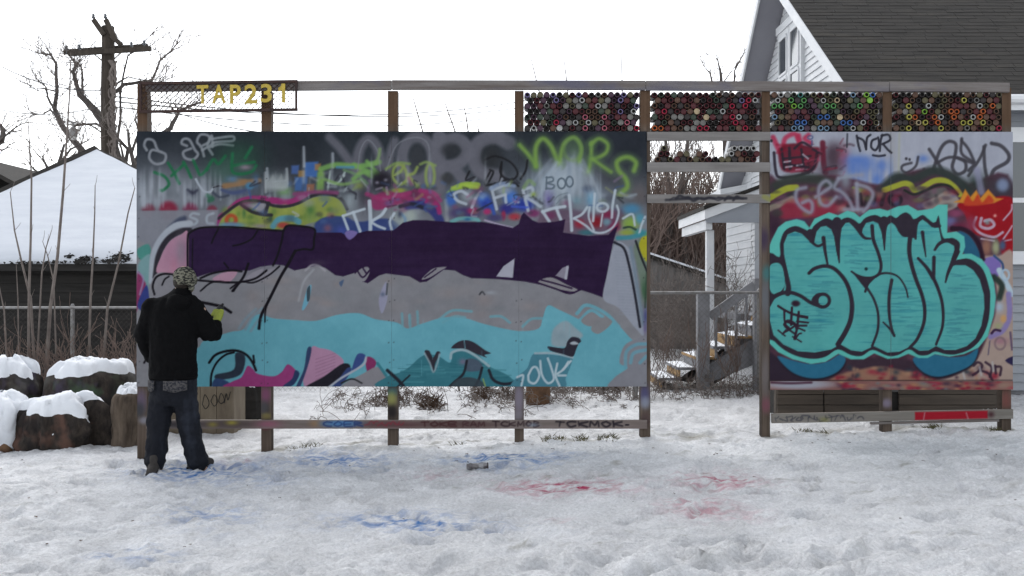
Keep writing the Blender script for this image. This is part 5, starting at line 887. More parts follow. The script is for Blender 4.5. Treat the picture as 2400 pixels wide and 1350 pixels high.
# ------------------------------------------------------------------ neighbour's roof at the far left
def build_neighbour():
    Y = 42.; g = thing('neighbour_house', 'distant house with grey brown roof at the far left edge', 'house', ((-40-CX)/FPX*Y, Y+4, 0))
    r = at(62, 442, Y); l = at(-160, 318, Y+4)
    xr = r.x; zr = r.z; hx = (-90-CX)/FPX*Y; hz = zr+(xr-hx)*.55
    MB().box(hx-(xr-hx)+.5, xr-.5, Y+.4, Y+9, -.2, zr-.1).build('wall', M['grey_siding'], g)
    MB().add([(xr, Y, zr), (xr, Y+10, zr), (hx, Y+10, hz), (hx, Y, hz), (2*hx-xr, Y, zr), (2*hx-xr, Y+10, zr), (xr, Y, zr-.2), (xr, Y+10, zr-.2), (hx, Y, hz-.2), (2*hx-xr, Y, zr-.2)], [(0, 1, 2, 3), (3, 2, 5, 4), (0, 6, 7, 1), (0, 3, 8, 6), (3, 4, 9, 8)]).build('roof', M['shingle'], g)
    MB().box(hx-2, hx-1.2, Y+.34, Y+.40, 2.2, 3.6).build('window', M['glass'], g)
build_neighbour()

# ------------------------------------------------------------------ white house on the right
def build_house():
    X0 = 4.0; XW = 4.4; YE, ZE = 2.76*X0, CAMZ+.571*X0; YR, ZR = 3.708*X0, CAMZ+1.278*X0; YF, ZF = 4.55*X0, CAMZ+(1.278-.953*.842)*X0
    XR = 17.
    h = thing('house', 'white clapboard house with steep dark shingle roof behind the right board', 'house', (8, YR, .3))
    YN = YE+.35; YB = YF-.3
    def roofz(y): return ZE+(ZR-ZE)*(y-YE)/(YR-YE) if y < YR else ZR+(ZF-ZR)*(y-YR)/(YF-YR)
    def yrange(z):
        ya, yb = YN, YB
        za = roofz(YN)-.12; zb = roofz(YB)-.12
        if z > za: ya = YE+(z+.12-ZE)/(ZR-ZE)*(YR-YE)
        if z > zb: yb = YR+(z+.12-ZR)/(ZF-ZR)*(YF-YR)
        return ya, yb
    z0 = .36
    MB().add([(XW+.03, YN+.03, z0), (XW+.03, YB, z0), (XW+.03, YB, roofz(YB)-.15), (XW+.03, YR, ZR-.15), (XW+.03, YN+.03, roofz(YN)-.15), (XR, YN+.03, z0), (XR, YB, z0), (XR, YB, roofz(YB)-.15), (XR, YR, ZR-.15), (XR, YN+.03, roofz(YN)-.15)], [(0, 1, 2, 3, 4), (9, 8, 7, 6, 5), (0, 4, 9, 5), (1, 6, 7, 2)]).build('wall', M['white_paint'], h)
    MB().box(XW+.06, XR, YN+.06, YB-.03, -.3, z0).build('foundation', M['grey_paint'], h)
    z = z0; e = .105
    while z < ZR-.2:
        a, b = yrange(z+e)
        if b-a > .12:
            MB().hexa([(XW-.004, a, z), (XW-.004, b, z), (XW+.028, b, z), (XW+.028, a, z), (XW+.016, a, z+e-.003), (XW+.016, b, z+e-.003), (XW+.028, b, z+e-.003), (XW+.028, a, z+e-.003)]).build('clapboard', M['white_paint'], h)
        z += e
    z = z0
    while z < roofz(YN)-.3:   # front wall
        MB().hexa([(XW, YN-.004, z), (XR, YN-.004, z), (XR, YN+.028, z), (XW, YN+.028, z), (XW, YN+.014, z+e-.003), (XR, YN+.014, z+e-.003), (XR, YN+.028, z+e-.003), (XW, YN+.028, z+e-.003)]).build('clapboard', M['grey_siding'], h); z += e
    MB().box(XW-.03, XW+.09, YN-.03, YN+.09, z0, roofz(YN)-.14).build('corner_board', M['white_paint'], h)
    # roof: slabs, stepped shingle courses, rake and eave trim, soffits
    th = .11
    for (ya, za, yb, zb) in ((YE, ZE, YR, ZR), (YF, ZF, YR, ZR)):
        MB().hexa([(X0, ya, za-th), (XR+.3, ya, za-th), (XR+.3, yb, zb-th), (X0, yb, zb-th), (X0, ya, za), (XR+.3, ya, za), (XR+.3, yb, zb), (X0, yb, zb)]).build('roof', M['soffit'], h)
    mb = MB(); sl = math.hypot(YR-YE, ZR-ZE); nco = int(sl/.125); ty, tz = (YR-YE)/sl, (ZR-ZE)/sl; rr = random.Random(3)
    for k in range(nco+1):
        x = X0-.02-rr.uniform(0, .25); s0 = k*.125-.015
        while x < XR+.3:
            w = rr.uniform(.22, .5); xa, xb = max(x, X0-.02), min(x+w-.006, XR+.3)
            if xb > xa:
                sa = s0+rr.uniform(-.006, .006); sb = min(s0+.14, sl+.01); up = .006+rr.uniform(0, .004)
                def P(x_, s_, d): return (x_, YE+ty*s_-tz*d, ZE+tz*s_+ty*d)
                p = [P(xa, sa, .002), P(xb, sa, .002), P(xb, sb, .001), P(xa, sb, .001), P(xa, sa, up), P(xb, sa, up), P(xb, sb, .004), P(xa, sb, .004)]
                mb.add(p, [(4, 5, 6, 7), (0, 1, 5, 4), (1, 2, 6, 5), (3, 0, 4, 7)])
            x += w
    mb.build('shingles', M['shingle'], h, kind='stuff')
    for (ya, za, yb, zb) in ((YE-.01, ZE, YR, ZR), (YF+.01, ZF, YR, ZR)):
        MB().hexa([(X0-.035, ya, za-.19), (X0-.004, ya, za-.19), (X0-.004, yb, zb-.19), (X0-.035, yb, zb-.19), (X0-.035, ya, za-.004), (X0-.004, ya, za-.004), (X0-.004, yb, zb-.004), (X0-.035, yb, zb-.004)]).build('bargeboard', M['white_paint'], h)
    MB().box(X0, XR+.3, YE-.028, YE-.004, ZE-.2, ZE-.015).build('fascia', M['white_paint'], h)
    MB().tube([(X0, YE-.07, ZE-.08), (XR, YE-.07, ZE-.08)], .055, 8).build('gutter', M['white_paint'], h)
    # twin gable window
    for yc in (YR-.38, YR+.24):
        w = MB().box(XW-.055, XW+.02, yc-.30, yc+.30, 4.25, 5.72).build('window', M['white_paint'], h)
        for za, zb in ((4.36, 4.94), (5.02, 5.60)):
            MB().box(XW-.0585, XW-.052, yc-.21, yc+.21, za, zb).build('pane', M['glass'], w)
            w2 = MB()
            for q in ((yc-.225, yc-.195, za, zb), (yc+.195, yc+.225, za, zb)): w2.box(XW-.075, XW-.056, *q[:2], *q[2:])
            w2.box(XW-.075, XW-.056, yc-.195, yc+.195, zb-.02, zb+.025); w2.box(XW-.075, XW-.056, yc-.195, yc+.195, za-.02, za+.02); w2.build('sash', M['white_paint'], w)
    MB().box(XW-.08, XW+.01, YR-.72, YR+.58, 5.72, 5.84).build('window_head', M['white_paint'], h)
    # front window at the right picture edge
    xa = (2336-CX)/FPX*YN; zt, zm, zb = CAMZ+352/FPX*YN, CAMZ+205/FPX*YN, CAMZ+86/FPX*YN
    w = MB().box(xa-.12, xa+1.15, YN-.05, YN-.006, zb-.1, zt+.12).build('window', M['white_paint'], h)
    MB().box(xa, xa+1.03, YN-.054, YN-.046, zm+.03, zt-.06).build('pane', M['glass'], w); MB().box(xa, xa+1.03, YN-.054, YN-.046, zb, zm-.03).build('pane', M['glass'], w)
    MB().box(xa-.16, xa+1.2, YN-.1, YN-.055, zb-.16, zb-.1).build('sill', M['white_paint'], w)
    # rear wing seen through the passage
    MB().box(XW+.02, XW+4, YB+.02, YB+1.5, z0-.6, 3.9).build('wing_wall', M['white_paint'], h)
    z = z0
    while z < 3.7:
        MB().hexa([(XW-.008, YB-.6, z), (XW-.008, YB+1.4, z), (XW+.018, YB+1.4, z), (XW+.018, YB-.6, z), (XW+.006, YB-.6, z+.15), (XW+.006, YB+1.4, z+.15), (XW+.018, YB+1.4, z+.15), (XW+.018, YB-.6, z+.15)]).build('clapboard', M['white_paint'], h); z += .153
    MB().hexa([(XW-.5, YB-.3, 3.35), (XW-.5, YB+1.7, 3.35), (XW+4, YB+1.7, 4.2), (XW+4, YB-.3, 4.2), (XW-.5, YB-.3, 3.45), (XW-.5, YB+1.7, 3.45), (XW+4, YB+1.7, 4.3), (XW+4, YB-.3, 4.3)]).build('wing_roof', M['white_paint'], h)
    # side porch
    p0 = at(1640, 511, 15.0); 
    MB().hexa([(p0.x, 14.6, p0.z-.05), (p0.x, 16.9, p0.z-.05), (XW+.02, 16.9, p0.z+.50), (XW+.02, 14.6, p0.z+.50), (p0.x, 14.6, p0.z+.10), (p0.x, 16.9, p0.z+.10), (XW+.02, 16.9, p0.z+.65), (XW+.02, 14.6, p0.z+.65)]).build('porch_roof', M['white_paint'], h)
    MB().hexa([(p0.x-.02, 14.56, p0.z+.10), (p0.x-.02, 16.94, p0.z+.10), (XW+.02, 16.94, p0.z+.655), (XW+.02, 14.56, p0.z+.655), (p0.x-.02, 14.56, p0.z+.16), (p0.x-.02, 16.94, p0.z+.16), (XW+.02, 16.94, p0.z+.71), (XW+.02, 14.56, p0.z+.71)]).build('porch_shingles', M['shingle'], h)
    zb_ = at(1640, 521, 14.6).z
    MB().add([(x_, y_, z_) for y_ in (14.64, 14.7) for x_, z_ in ((p0.x+.03, zb_), (XW-.01, zb_), (XW-.01, p0.z+.48), (p0.x+.03, p0.z-.04))], [(0, 1, 2, 3), (7, 6, 5, 4), (0, 4, 5, 1), (1, 5, 6, 2), (2, 6, 7, 3), (3, 7, 4, 0)]).build('porch_gable', M['grey_siding'], h)
    MB().box(p0.x+.04, p0.x+.14, 14.72, 16.8, p0.z-.20, p0.z-.052).build('porch_beam', M['white_paint'], h)
    for yy in (14.85,): MB().box(p0.x+.08, p0.x+.2, yy, yy+.12, .3, p0.z-.201).build('porch_post', M['white_paint'], h, bevel=.008)
    MB().box(p0.x+.5, XW-.03, 14.6, 16.9, 1.1, 1.2).build('porch_deck', M['grey_paint'], h)
    d = MB().box(XW-.04, XW-.008, 16.0, 16.9, 1.2, 3.2).build('door', M['grey_siding'], h); MB().lathe([(.001, 0), (.03, .01), (.03, .05), (.001, .06)], 8, (XW-.04, 16.12, 2.1), (-1, 0, 0)).build('handle', M['galv'], d)
build_house()

# ------------------------------------------------------------------ stairs up to the porch
def build_stairs():
    s = thing('porch_stairs', 'grey wooden porch stairs with raw wood risers and snow on the treads', 'stairs', (2.7, 13.0, .2))
    x0, run, rise, zg = 2.02, .245, .142, .24; ya, yb = 12.75, 13.75; n = 7
    for k in range(n):
        xa = x0+k*run; z = zg+(k+1)*rise
        t = MB().box(xa-.03, xa+run+.012, ya-.03, yb+.03, z-.035, z).build('tread', M['grey_paint'] if k not in (2, 4) else M['raw_wood'], s, bevel=.004)
        MB().box(xa, xa+.018, ya, yb, z-rise, z-.036).build('riser', M['raw_wood'] if k in (0, 1, 3, 4, 6) else M['grey_paint'], s)
        # snow left on the tread
        vs = []; m = 10
        for i in range(m+1):
            for j in range(4):
                f = math.sin(math.pi*j/3)*math.sin(math.pi*min(1, i/m)); vs.append((xa-.02+(run*.9)*j/3, ya-.02+(yb-ya)*i/m, z+.004+.05*f*R.uniform(.7, 1.1)))
        MB().add(vs, [(i*4+j, i*4+j+1, (i+1)*4+j+1, (i+1)*4+j) for i in range(m) for j in range(3)]).build('snow', M['snow'], t, smooth=True)
    for yy in (ya+.012, yb-.03):
        x1 = x0+n*run; z1 = zg+n*rise
        MB().hexa([(x0, yy, zg-.25), (x0+.2, yy, zg-.25), (x0+.2, yy+.03, zg-.25), (x0, yy+.03, zg-.25), (x1, yy, z1-.36), (x1+.02, yy, z1-.05), (x1+.02, yy+.03, z1-.05), (x1, yy+.03, z1-.36)]).build('stringer', M['grey_paint'], s)
    side = MB().add([(x0+.5, ya-.034, zg+.02), (x0+n*run, ya-.034, zg+(n-3.4)*rise), (x0+n*run, ya-.034, zg+n*rise-.04), (x0+.5, ya-.034, zg+2*rise-.04), (x0+.5, ya-.012, zg+.02), (x0+n*run, ya-.012, zg+(n-3.4)*rise), (x0+n*run, ya-.012, zg+n*rise-.04), (x0+.5, ya-.012, zg+2*rise-.04)], [(0, 1, 2, 3), (7, 6, 5, 4), (0, 4, 5, 1), (1, 5, 6, 2), (2, 6, 7, 3), (3, 7, 4, 0)]).build('side_panel', M['grey_paint'], s)
    a = at(1636, 915, 12.55); b = at(1664, 682, 12.55); MB().box(a.x, b.x, 12.55, 12.7, .0, b.z).build('newel', M['grey_paint'], s, bevel=.008)
    a = at(1768, 915, 12.6); b = at(1796, 652, 12.6); MB().box(a.x, b.x, 12.58, 12.71, .0, b.z).build('newel', M['grey_paint'], s, bevel=.008)
    p, q = at(1664, 742, 12.62), at(1768, 668, 12.62); MB().bar(p, q, .05, .12).build('handrail', M['grey_paint'], s)
    for k in range(4):
        t = (k+.6)/4.4; c = p.lerp(q, t); MB().box(c.x-.015, c.x+.015, 12.60, 12.64, c.z-.62, c.z-.04).build('baluster', M['grey_paint'], s)
    MB().box(x0+n*run, x0+n*run+1.0, ya, yb+.85, zg+n*rise-.06, zg+n*rise).build('landing', M['grey_paint'], s)
    for xx in (x0+n*run+.05, x0+n*run+.9): MB().box(xx, xx+.09, yb-.1, yb, 0, zg+n*rise-.06).build('leg', M['grey_paint'], s)
build_stairs()

# ------------------------------------------------------------------ grey shed behind the passage
def build_shed():
    Y = 20.; a = at(1440, 566, Y); b = at(1712, 663, Y)
    s = thing('shed', 'low grey shed with snowy sloping roof edge seen through the passage', 'shed', ((a.x+b.x)/2, Y+1, .2))
    MB().hexa([(a.x, Y, 0), (b.x, Y, 0), (b.x, Y+2, 0), (a.x, Y+2, 0), (a.x, Y, a.z-.08), (b.x, Y, b.z-.08), (b.x, Y+2, b.z-.08), (a.x, Y+2, a.z-.08)]).build('wall', M['shed'], s)
    x = a.x
    while x < b.x-.1:
        w = R.uniform(.16, .22); x2 = min(x+w, b.x); t = (x2-a.x)/(b.x-a.x); zt = a.z+(b.z-a.z)*t-.09
        MB().box(x+.004, x2-.004, Y-.02-R.uniform(0, .006), Y-.003, .05, zt-.02).build('board', M['shed'], s); x = x2
    MB().hexa([(a.x-.1, Y-.1, a.z-.08), (b.x+.1, Y-.1, b.z-.08), (b.x+.1, Y+2.1, b.z-.08), (a.x-.1, Y+2.1, a.z-.08), (a.x-.1, Y-.1, a.z), (b.x+.1, Y-.1, b.z), (b.x+.1, Y+2.1, b.z), (a.x-.1, Y+2.1, a.z)]).build('roof', M['shingle'], s)
    MB().hexa([(a.x-.1, Y-.1, a.z+.004), (b.x+.1, Y-.1, b.z+.004), (b.x+.1, Y+2.1, b.z+.004), (a.x-.1, Y+2.1, a.z+.004), (a.x-.1, Y-.08, a.z+.05), (b.x+.1, Y-.08, b.z+.045), (b.x+.1, Y+2.1, b.z+.05), (a.x-.1, Y+2.1, a.z+.05)]).build('roof_snow', M['snow'], s)
M['shed'] = mat('weathered_shed', (.21, .20, .19), .9, (.13, .125, .12), (7, 7, 1.5), 6, .3)
build_shed()

# ------------------------------------------------------------------ chain-link fences
def fence(label, xs, Y, zt, posts, cell):
    x0, x1 = xs; f = thing('chain_link_fence', label, 'fence', ((x0+x1)/2, Y, zt-1.3))
    MB().tube([(x0, Y, zt), (x1, Y, zt)], .021, 8).build('top_rail', M['galv'], f)
    for px in posts: MB().tube([(px, Y+.03, zt-1.5), (px, Y+.03, zt+.03), (px, Y+.03, zt+.06)], [.03, .03, .012], 8).build('post', M['galv'], f)
    mb = MB(); h = 1.25; n = int((x1-x0)/cell)
    for k in range(-int(h/cell), n+1):
        for sg in (1, -1):
            a = x0+k*cell if sg == 1 else x0+k*cell+h; b = a+sg*h
            p, q = Vector((a, Y, zt-h)), Vector((b, Y, zt))
            lo, hi = (p, q) if p.x < q.x else (q, p)
            if hi.x <= x0 or lo.x >= x1: continue
            d = hi-lo
            if lo.x < x0: lo = lo+d*((x0-lo.x)/d.x)
            if hi.x > x1: hi = hi-d*((hi.x-x1)/d.x)
            mb.tube([lo, hi], .0012, 3, cap=False)
    mb.build('wire_mesh', M['wire_dark'], f, kind='stuff')
fence('chain link fence running past the dark garage behind the stumps', (-8.2, -2.2), 14.0, CAMZ-46/FPX*14, [at(168, 722, 14).x, at(-60, 722, 14).x, at(470, 722, 14).x], .075)
fence('chain link fence crossing the passage before the porch stairs', (1.1, 3.22), 12.2, CAMZ-11/FPX*12.2, [at(1490, 700, 12.2).x, at(1781, 700, 12.2).x], .07)

# ------------------------------------------------------------------ trees, saplings, brush
def wander(p, d, L, n, jit, rnd, up=.0):
    pts = [Vector(p)]; d = Vector(d).normalized()
    for k in range(n):
        d = (d+Vector((rnd.uniform(-jit, jit), rnd.uniform(-jit, jit), rnd.uniform(-jit, jit)+up))).normalized(); pts.append(pts[-1]+d*(L/n))
    return pts
def twigs(mb, p, d, L, r, lev, rnd, nb=3, jit=.25, up=.05, spread=.8, flat=1.):
    pts = wander(p, d, L, 4, jit, rnd, up); mb.tube(pts, [max(.0035, r*(1-.16*k)) for k in range(5)], 3 if r < .02 else 5, cap=False)
    if lev == 0: return
    for k in range(nb):
        q = pts[rnd.randint(1, 4)]; dd = (pts[-1]-pts[0]).normalized()+Vector((rnd.uniform(-spread, spread), rnd.uniform(-spread, spread)*flat, rnd.uniform(-spread*.7, spread)))
        twigs(mb, q, dd, L*rnd.uniform(.5, .75), r*.62, lev-1, rnd, nb, jit, up, spread, flat)
def pl(Y, *pts, dy=0): return [at(x, y, Y+dy*i) for i, (x, y) in enumerate(pts)]
def limb_tree(name, label, Y, limbs, twig_spec, seed, mt='bark_grey', group=None, base=None):
    """limbs: (photo polyline, r0, r1); twigs sprout along them"""
    rnd = random.Random(seed); b = at(*limbs[0][0][0], Y) if base is None else base
    t = thing(name, label, 'tree', (b.x, Y, float(slope(b.x, Y))), group); tr = MB(); cr = MB()
    for pts, r0, r1 in limbs:
        P = pl(Y, *pts, dy=rnd.uniform(-.15, .15)); n = len(P)
        Q = []
        for i in range(n-1):
            Q.append(P[i]); mid = P[i].lerp(P[i+1], .5); Q.append(mid+Vector((rnd.uniform(-1, 1), rnd.uniform(-1, 1), rnd.uniform(-1, 1)))*.035*(P[i+1]-P[i]).length)
        Q.append(P[-1]); m = len(Q)
        tr.tube(Q, [r0+(r1-r0)*i/(m-1) for i in range(m)], 7)
        if twig_spec:
            dens, L, lev, up = twig_spec
            for i in range(m):
                if i < m*.25: continue
                for k in range(dens if i > m*.6 else max(1, dens//2)):
                    d = (Q[min(i+1, m-1)]-Q[max(i-1, 0)]).normalized()+Vector((rnd.uniform(-1, 1), rnd.uniform(-1, 1), rnd.uniform(-.6, 1)))
                    twigs(cr, Q[i], d, L*rnd.uniform(.6, 1.1), max(.013, r1*.5), lev, rnd, 3, .28, up)
    tr.build('trunk', M[mt], t)
    if cr.v: cr.build('crown', M['twig'], t)
    return t
YT = 27.
limb_tree('bare_tree', 'large bare tree spreading behind the utility pole', YT, [
    ([(292, 620), (288, 420), (262, 330), (240, 282), (222, 258), (205, 240), (186, 222), (180, 200), (172, 168), (178, 150)], .17, .028),
    ([(288, 440), (232, 400), (190, 350), (165, 320), (140, 285), (128, 255), (134, 215), (132, 150), (118, 128), (90, 124)], .12, .02),
    ([(205, 240), (194, 222), (193, 180), (190, 155), (165, 135)], .05, .018), ([(128, 255), (112, 228), (108, 205), (98, 192)], .04, .015), ([(140, 285), (118, 258), (100, 268), (78, 269)], .03, .012), ([(134, 215), (105, 208), (72, 204)], .025, .01),
    ([(288, 420), (300, 350), (262, 310), (225, 290), (196, 292), (178, 295)], .06, .02),
    ([(290, 430), (330, 402), (370, 320), (400, 300), (410, 280), (420, 260), (470, 240)], .11, .03), ([(270, 216), (290, 198), (330, 192), (355, 190), (375, 142), (400, 120), (418, 100)], .06, .014), ([(290, 430), (352, 310), (352, 262), (350, 215), (380, 190)], .07, .02), ([(268, 200), (300, 180), (345, 188)], .03, .012), ([(262, 420), (275, 330), (282, 220), (300, 130), (345, 90)], .05, .014)], (3, .8, 2, .05), 21)
limb_tree('bare_tree', 'small twiggy bare tree over the left slope of the snowy roof', 24., [([(140, 640), (140, 440), (136, 390), (150, 340)], .1, .03), ([(140, 440), (112, 395), (100, 370)], .06, .02), ([(140, 430), (175, 380), (190, 340)], .06, .02), ([(138, 420), (90, 405), (70, 385)], .04, .015), ([(136, 390), (165, 350), (205, 330)], .04, .015)], (3, .8, 2, .05), 22)
limb_tree('bare_tree', 'small twiggy bare tree tucked between pole and sign post', 25., [([(330, 640), (322, 420), (308, 360), (300, 310)], .1, .03), ([(322, 420), (290, 375), (280, 330)], .06, .02), ([(322, 420), (345, 370), (352, 330)], .05, .02), ([(308, 360), (325, 310), (318, 280)], .04, .015)], (3, .7, 2, .05), 23)
limb_tree('bare_tree', 'bare branches reaching in at the far left picture edge', 20., [([(-60, 640), (-58, 420), (-30, 350), (4, 330), (8, 305), (-6, 285)], .12, .03), ([(-30, 350), (10, 320), (35, 300), (52, 290)], .03, .01), ([(-30, 340), (5, 352), (20, 345)], .03, .01)], (1, .4, 1, .0), 24)
limb_tree('bare_tree', 'thin bare treetop rising left of the house gable', 24., [([(1700, 640), (1698, 300), (1690, 200), (1688, 165), (1682, 140)], .09, .012), ([(1698, 260), (1670, 200), (1664, 170), (1650, 155)], .04, .01), ([(1698, 250), (1720, 200), (1722, 165), (1745, 120)], .04, .01), ([(1690, 200), (1712, 170), (1728, 150)], .02, .008)], (2, .35, 1, .12), 25)

SAP = [  # photo polyline bottom to top, depth, base radius, label
    ([(100, 800), (118, 720), (135, 600), (148, 450), (156, 330), (162, 240), (166, 140)], 12.6, .026, 'tallest sapling, straight stem crossing the snowy roof left of its peak'),
    ([(66, 800), (68, 690), (72, 560), (74, 420), (70, 350), (66, 285)], 12.4, .02, 'straight thin sapling rising over the dark left roof edge'),
    ([(88, 800), (72, 700), (52, 620), (34, 540), (24, 450)], 12.5, .02, 'left leaning sapling with a bend over the snowy roof'),
    ([(205, 810), (212, 700), (218, 600), (222, 500), (223, 434)], 12.7, .019, 'upright sapling ending on the snow below the roof peak'),
    ([(232, 815), (252, 720), (278, 615), (300, 500), (316, 440)], 12.5, .02, 'right leaning sapling beside the mural corner post'),
    ([(80, 730), (98, 640), (108, 580), (121, 540)], 12.9, .014, 'short forked sapling between the two tall ones'),
    ([(136, 780), (126, 660), (112, 600), (100, 566)], 13.0, .013, 'short sapling leaning left behind the tallest one'),
    ([(24, 800), (10, 730), (-4, 660)], 12.3, .016, 'sapling stem at the left picture edge'),
    ([(46, 790), (42, 700), (38, 620)], 13.0, .012, 'slim short stem left of the twin saplings')]
for pts, Y, r, lb in SAP:
    rnd = random.Random(len(lb)); p0 = at(*pts[0], Y); p0.z = float(slope(p0.x, Y))-.1; P = [p0]+pl(Y, *pts)[1:]
    t = thing('sapling', lb, 'sapling', (p0.x, Y, p0.z+.1), 'bare saplings before the garage'); n = len(P)
    MB().tube(P, [r*(1-.72*i/(n-1)) for i in range(n)], 6).build('stem', M['twig'], t)
    mb = MB()
    for i in range(1, n):
        for k in range(1): mb.tube(wander(P[i], (rnd.uniform(-.5, .5), rnd.uniform(-.5, .5), .8), rnd.uniform(.06, .2), 3, .15, rnd), [.004, .0035, .003, .002], 3, cap=False)
    mb.build('twig', M['twig'], t)
SAP2 = [([(1300, 900), (1285, 300), (1257, 188), (1240, 118)], 'leftmost bare whip rising above the beam over the cans'), ([(1345, 900), (1340, 300), (1328, 188), (1320, 125)], 'middle bare whip rising above the beam over the cans'), ([(1462, 900), (1460, 300), (1458, 188), (1456, 120)], 'rightmost bare whip rising above the beam over the cans'),
        ([(1080, 900), (990, 306), (974, 250), (966, 222)], 'leaning whip seen left in the open bay'), ([(1150, 900), (1066, 306), (1050, 262), (1038, 226)], 'leaning whip seen in the middle of the open bay'), ([(1130, 900), (1097, 306), (1092, 270), (1086, 246)], 'short whip seen right of middle in the open bay'), ([(1140, 900), (1122, 306), (1118, 292)], 'tip of a twiggy stem at the bottom of the open bay')]
for pts, lb in SAP2:
    Y = 13.2; P = pl(Y, *pts); P[0].z = float(slope(P[0].x, Y))-.1
    t = thing('sapling', lb, 'sapling', (P[0].x, Y, P[0].z+.1), 'bare whips behind the mural'); n = len(P)
    MB().tube(P, [.016, .011, .009, .007][:n-1]+[.005], 5).build('stem', M['twig'], t)

def thicket(name, label, boxes, n, L, r, lev, seed, mt, up=.25, kind='stuff', nb=3, jit=.2, spread=.8, lean=.4):
    rnd = random.Random(seed); mb = MB()
    for k in range(n):
        x0, x1, y0, y1 = boxes[k % len(boxes)]; x = rnd.uniform(x0, x1); y = rnd.uniform(y0, y1); z = float(slope(x, y))+float(0)
        twigs(mb, (x, y, z-.03), (rnd.uniform(-lean, lean), rnd.uniform(-lean, lean), 1), L*rnd.uniform(.4, 1.2), r*rnd.uniform(.7, 1.2), lev, rnd, nb, jit, up, spread)
    o = mb.build(name, M[mt]); tag(o, label, 'brush', kind=kind); return o
thicket('thicket', 'dense brown leafless thicket behind the passage', [(2.2, 5.6, 22.2, 25), (2.6, 6.4, 24, 29), (2.6, 6.6, 26, 30)], 480, 2.5, .036, 3, 41, 'twig_red', .14)
thicket('brush', 'low dead weeds poking through snow behind the mural', [(-2.4, 1.6, 11.2, 13.6), (-.6, 1.6, 11.8, 13.4), (.3, 2.2, 12.6, 14.5)], 330, .20, .0032, 2, 42, 'twig', -.12, jit=.45, spread=1.5)
thicket('brush', 'tangled fallen stems lying in the snow behind the mural', [(-2.4, 1.7, 11.0, 14.0), (.2, 1.7, 11.4, 14.0)], 90, .6, .005, 1, 47, 'twig', -.25, jit=.3, spread=1.2, lean=2.2)
thicket('brush', 'grey brown tangle of stems before the shed in the passage', [(1.9, 3.9, 15.0, 19.0), (2.2, 4.2, 17.0, 19.5)], 110, .95, .009, 3, 48, 'twig', .10, jit=.3, spread=1.1)
thicket('brush', 'clumps of dark dead weeds in the snow behind the mural', [(-1.9, -1.2, 12.2, 13.0), (-.5, .3, 12.2, 13.0), (-1.1, -.9, 11.6, 12.0), (.9, 1.5, 12.6, 13.6)], 200, .16, .005, 2, 49, 'leaf', -.05, jit=.4, spread=1.4)
thicket('brush', 'tangled brown stems around the sapling bases by the fence', [(-7.6, -4.8, 12.2, 13.4), (-6.6, -5.0, 12.0, 12.8)], 200, .6, .007, 2, 43, 'twig_red', .12, jit=.3, spread=1.0)
thicket('brush', 'snowy weeds and vine stems around the porch stairs', [(1.3, 2.6, 11.6, 13.0), (2.4, 3.3, 11.8, 12.4)], 80, .24, .003, 2, 44, 'twig', -.08, jit=.4, spread=1.3)
thicket('brush', 'vine stems climbing the chain link fence', [(1.3, 3.0, 12.15, 12.3), (-6.5, -3.8, 13.9, 14.0)], 40, .7, .005, 2, 45, 'twig_red', .2)
for pts, lb in (([(1556, 830), (1560, 600), (1575, 480), (1560, 330)], 'left slender trunk in the thicket beyond the passage'), ([(1612, 830), (1605, 620), (1590, 470), (1612, 330)], 'right slender trunk in the thicket beyond the passage')):
    limb_tree('bare_tree', lb, 22.5, [(pts, .10, .04), ([pts[2], (pts[2][0]+30, pts[2][1]-70)], .05, .02)], (3, .8, 2, .1), len(lb), 'bark_grey')

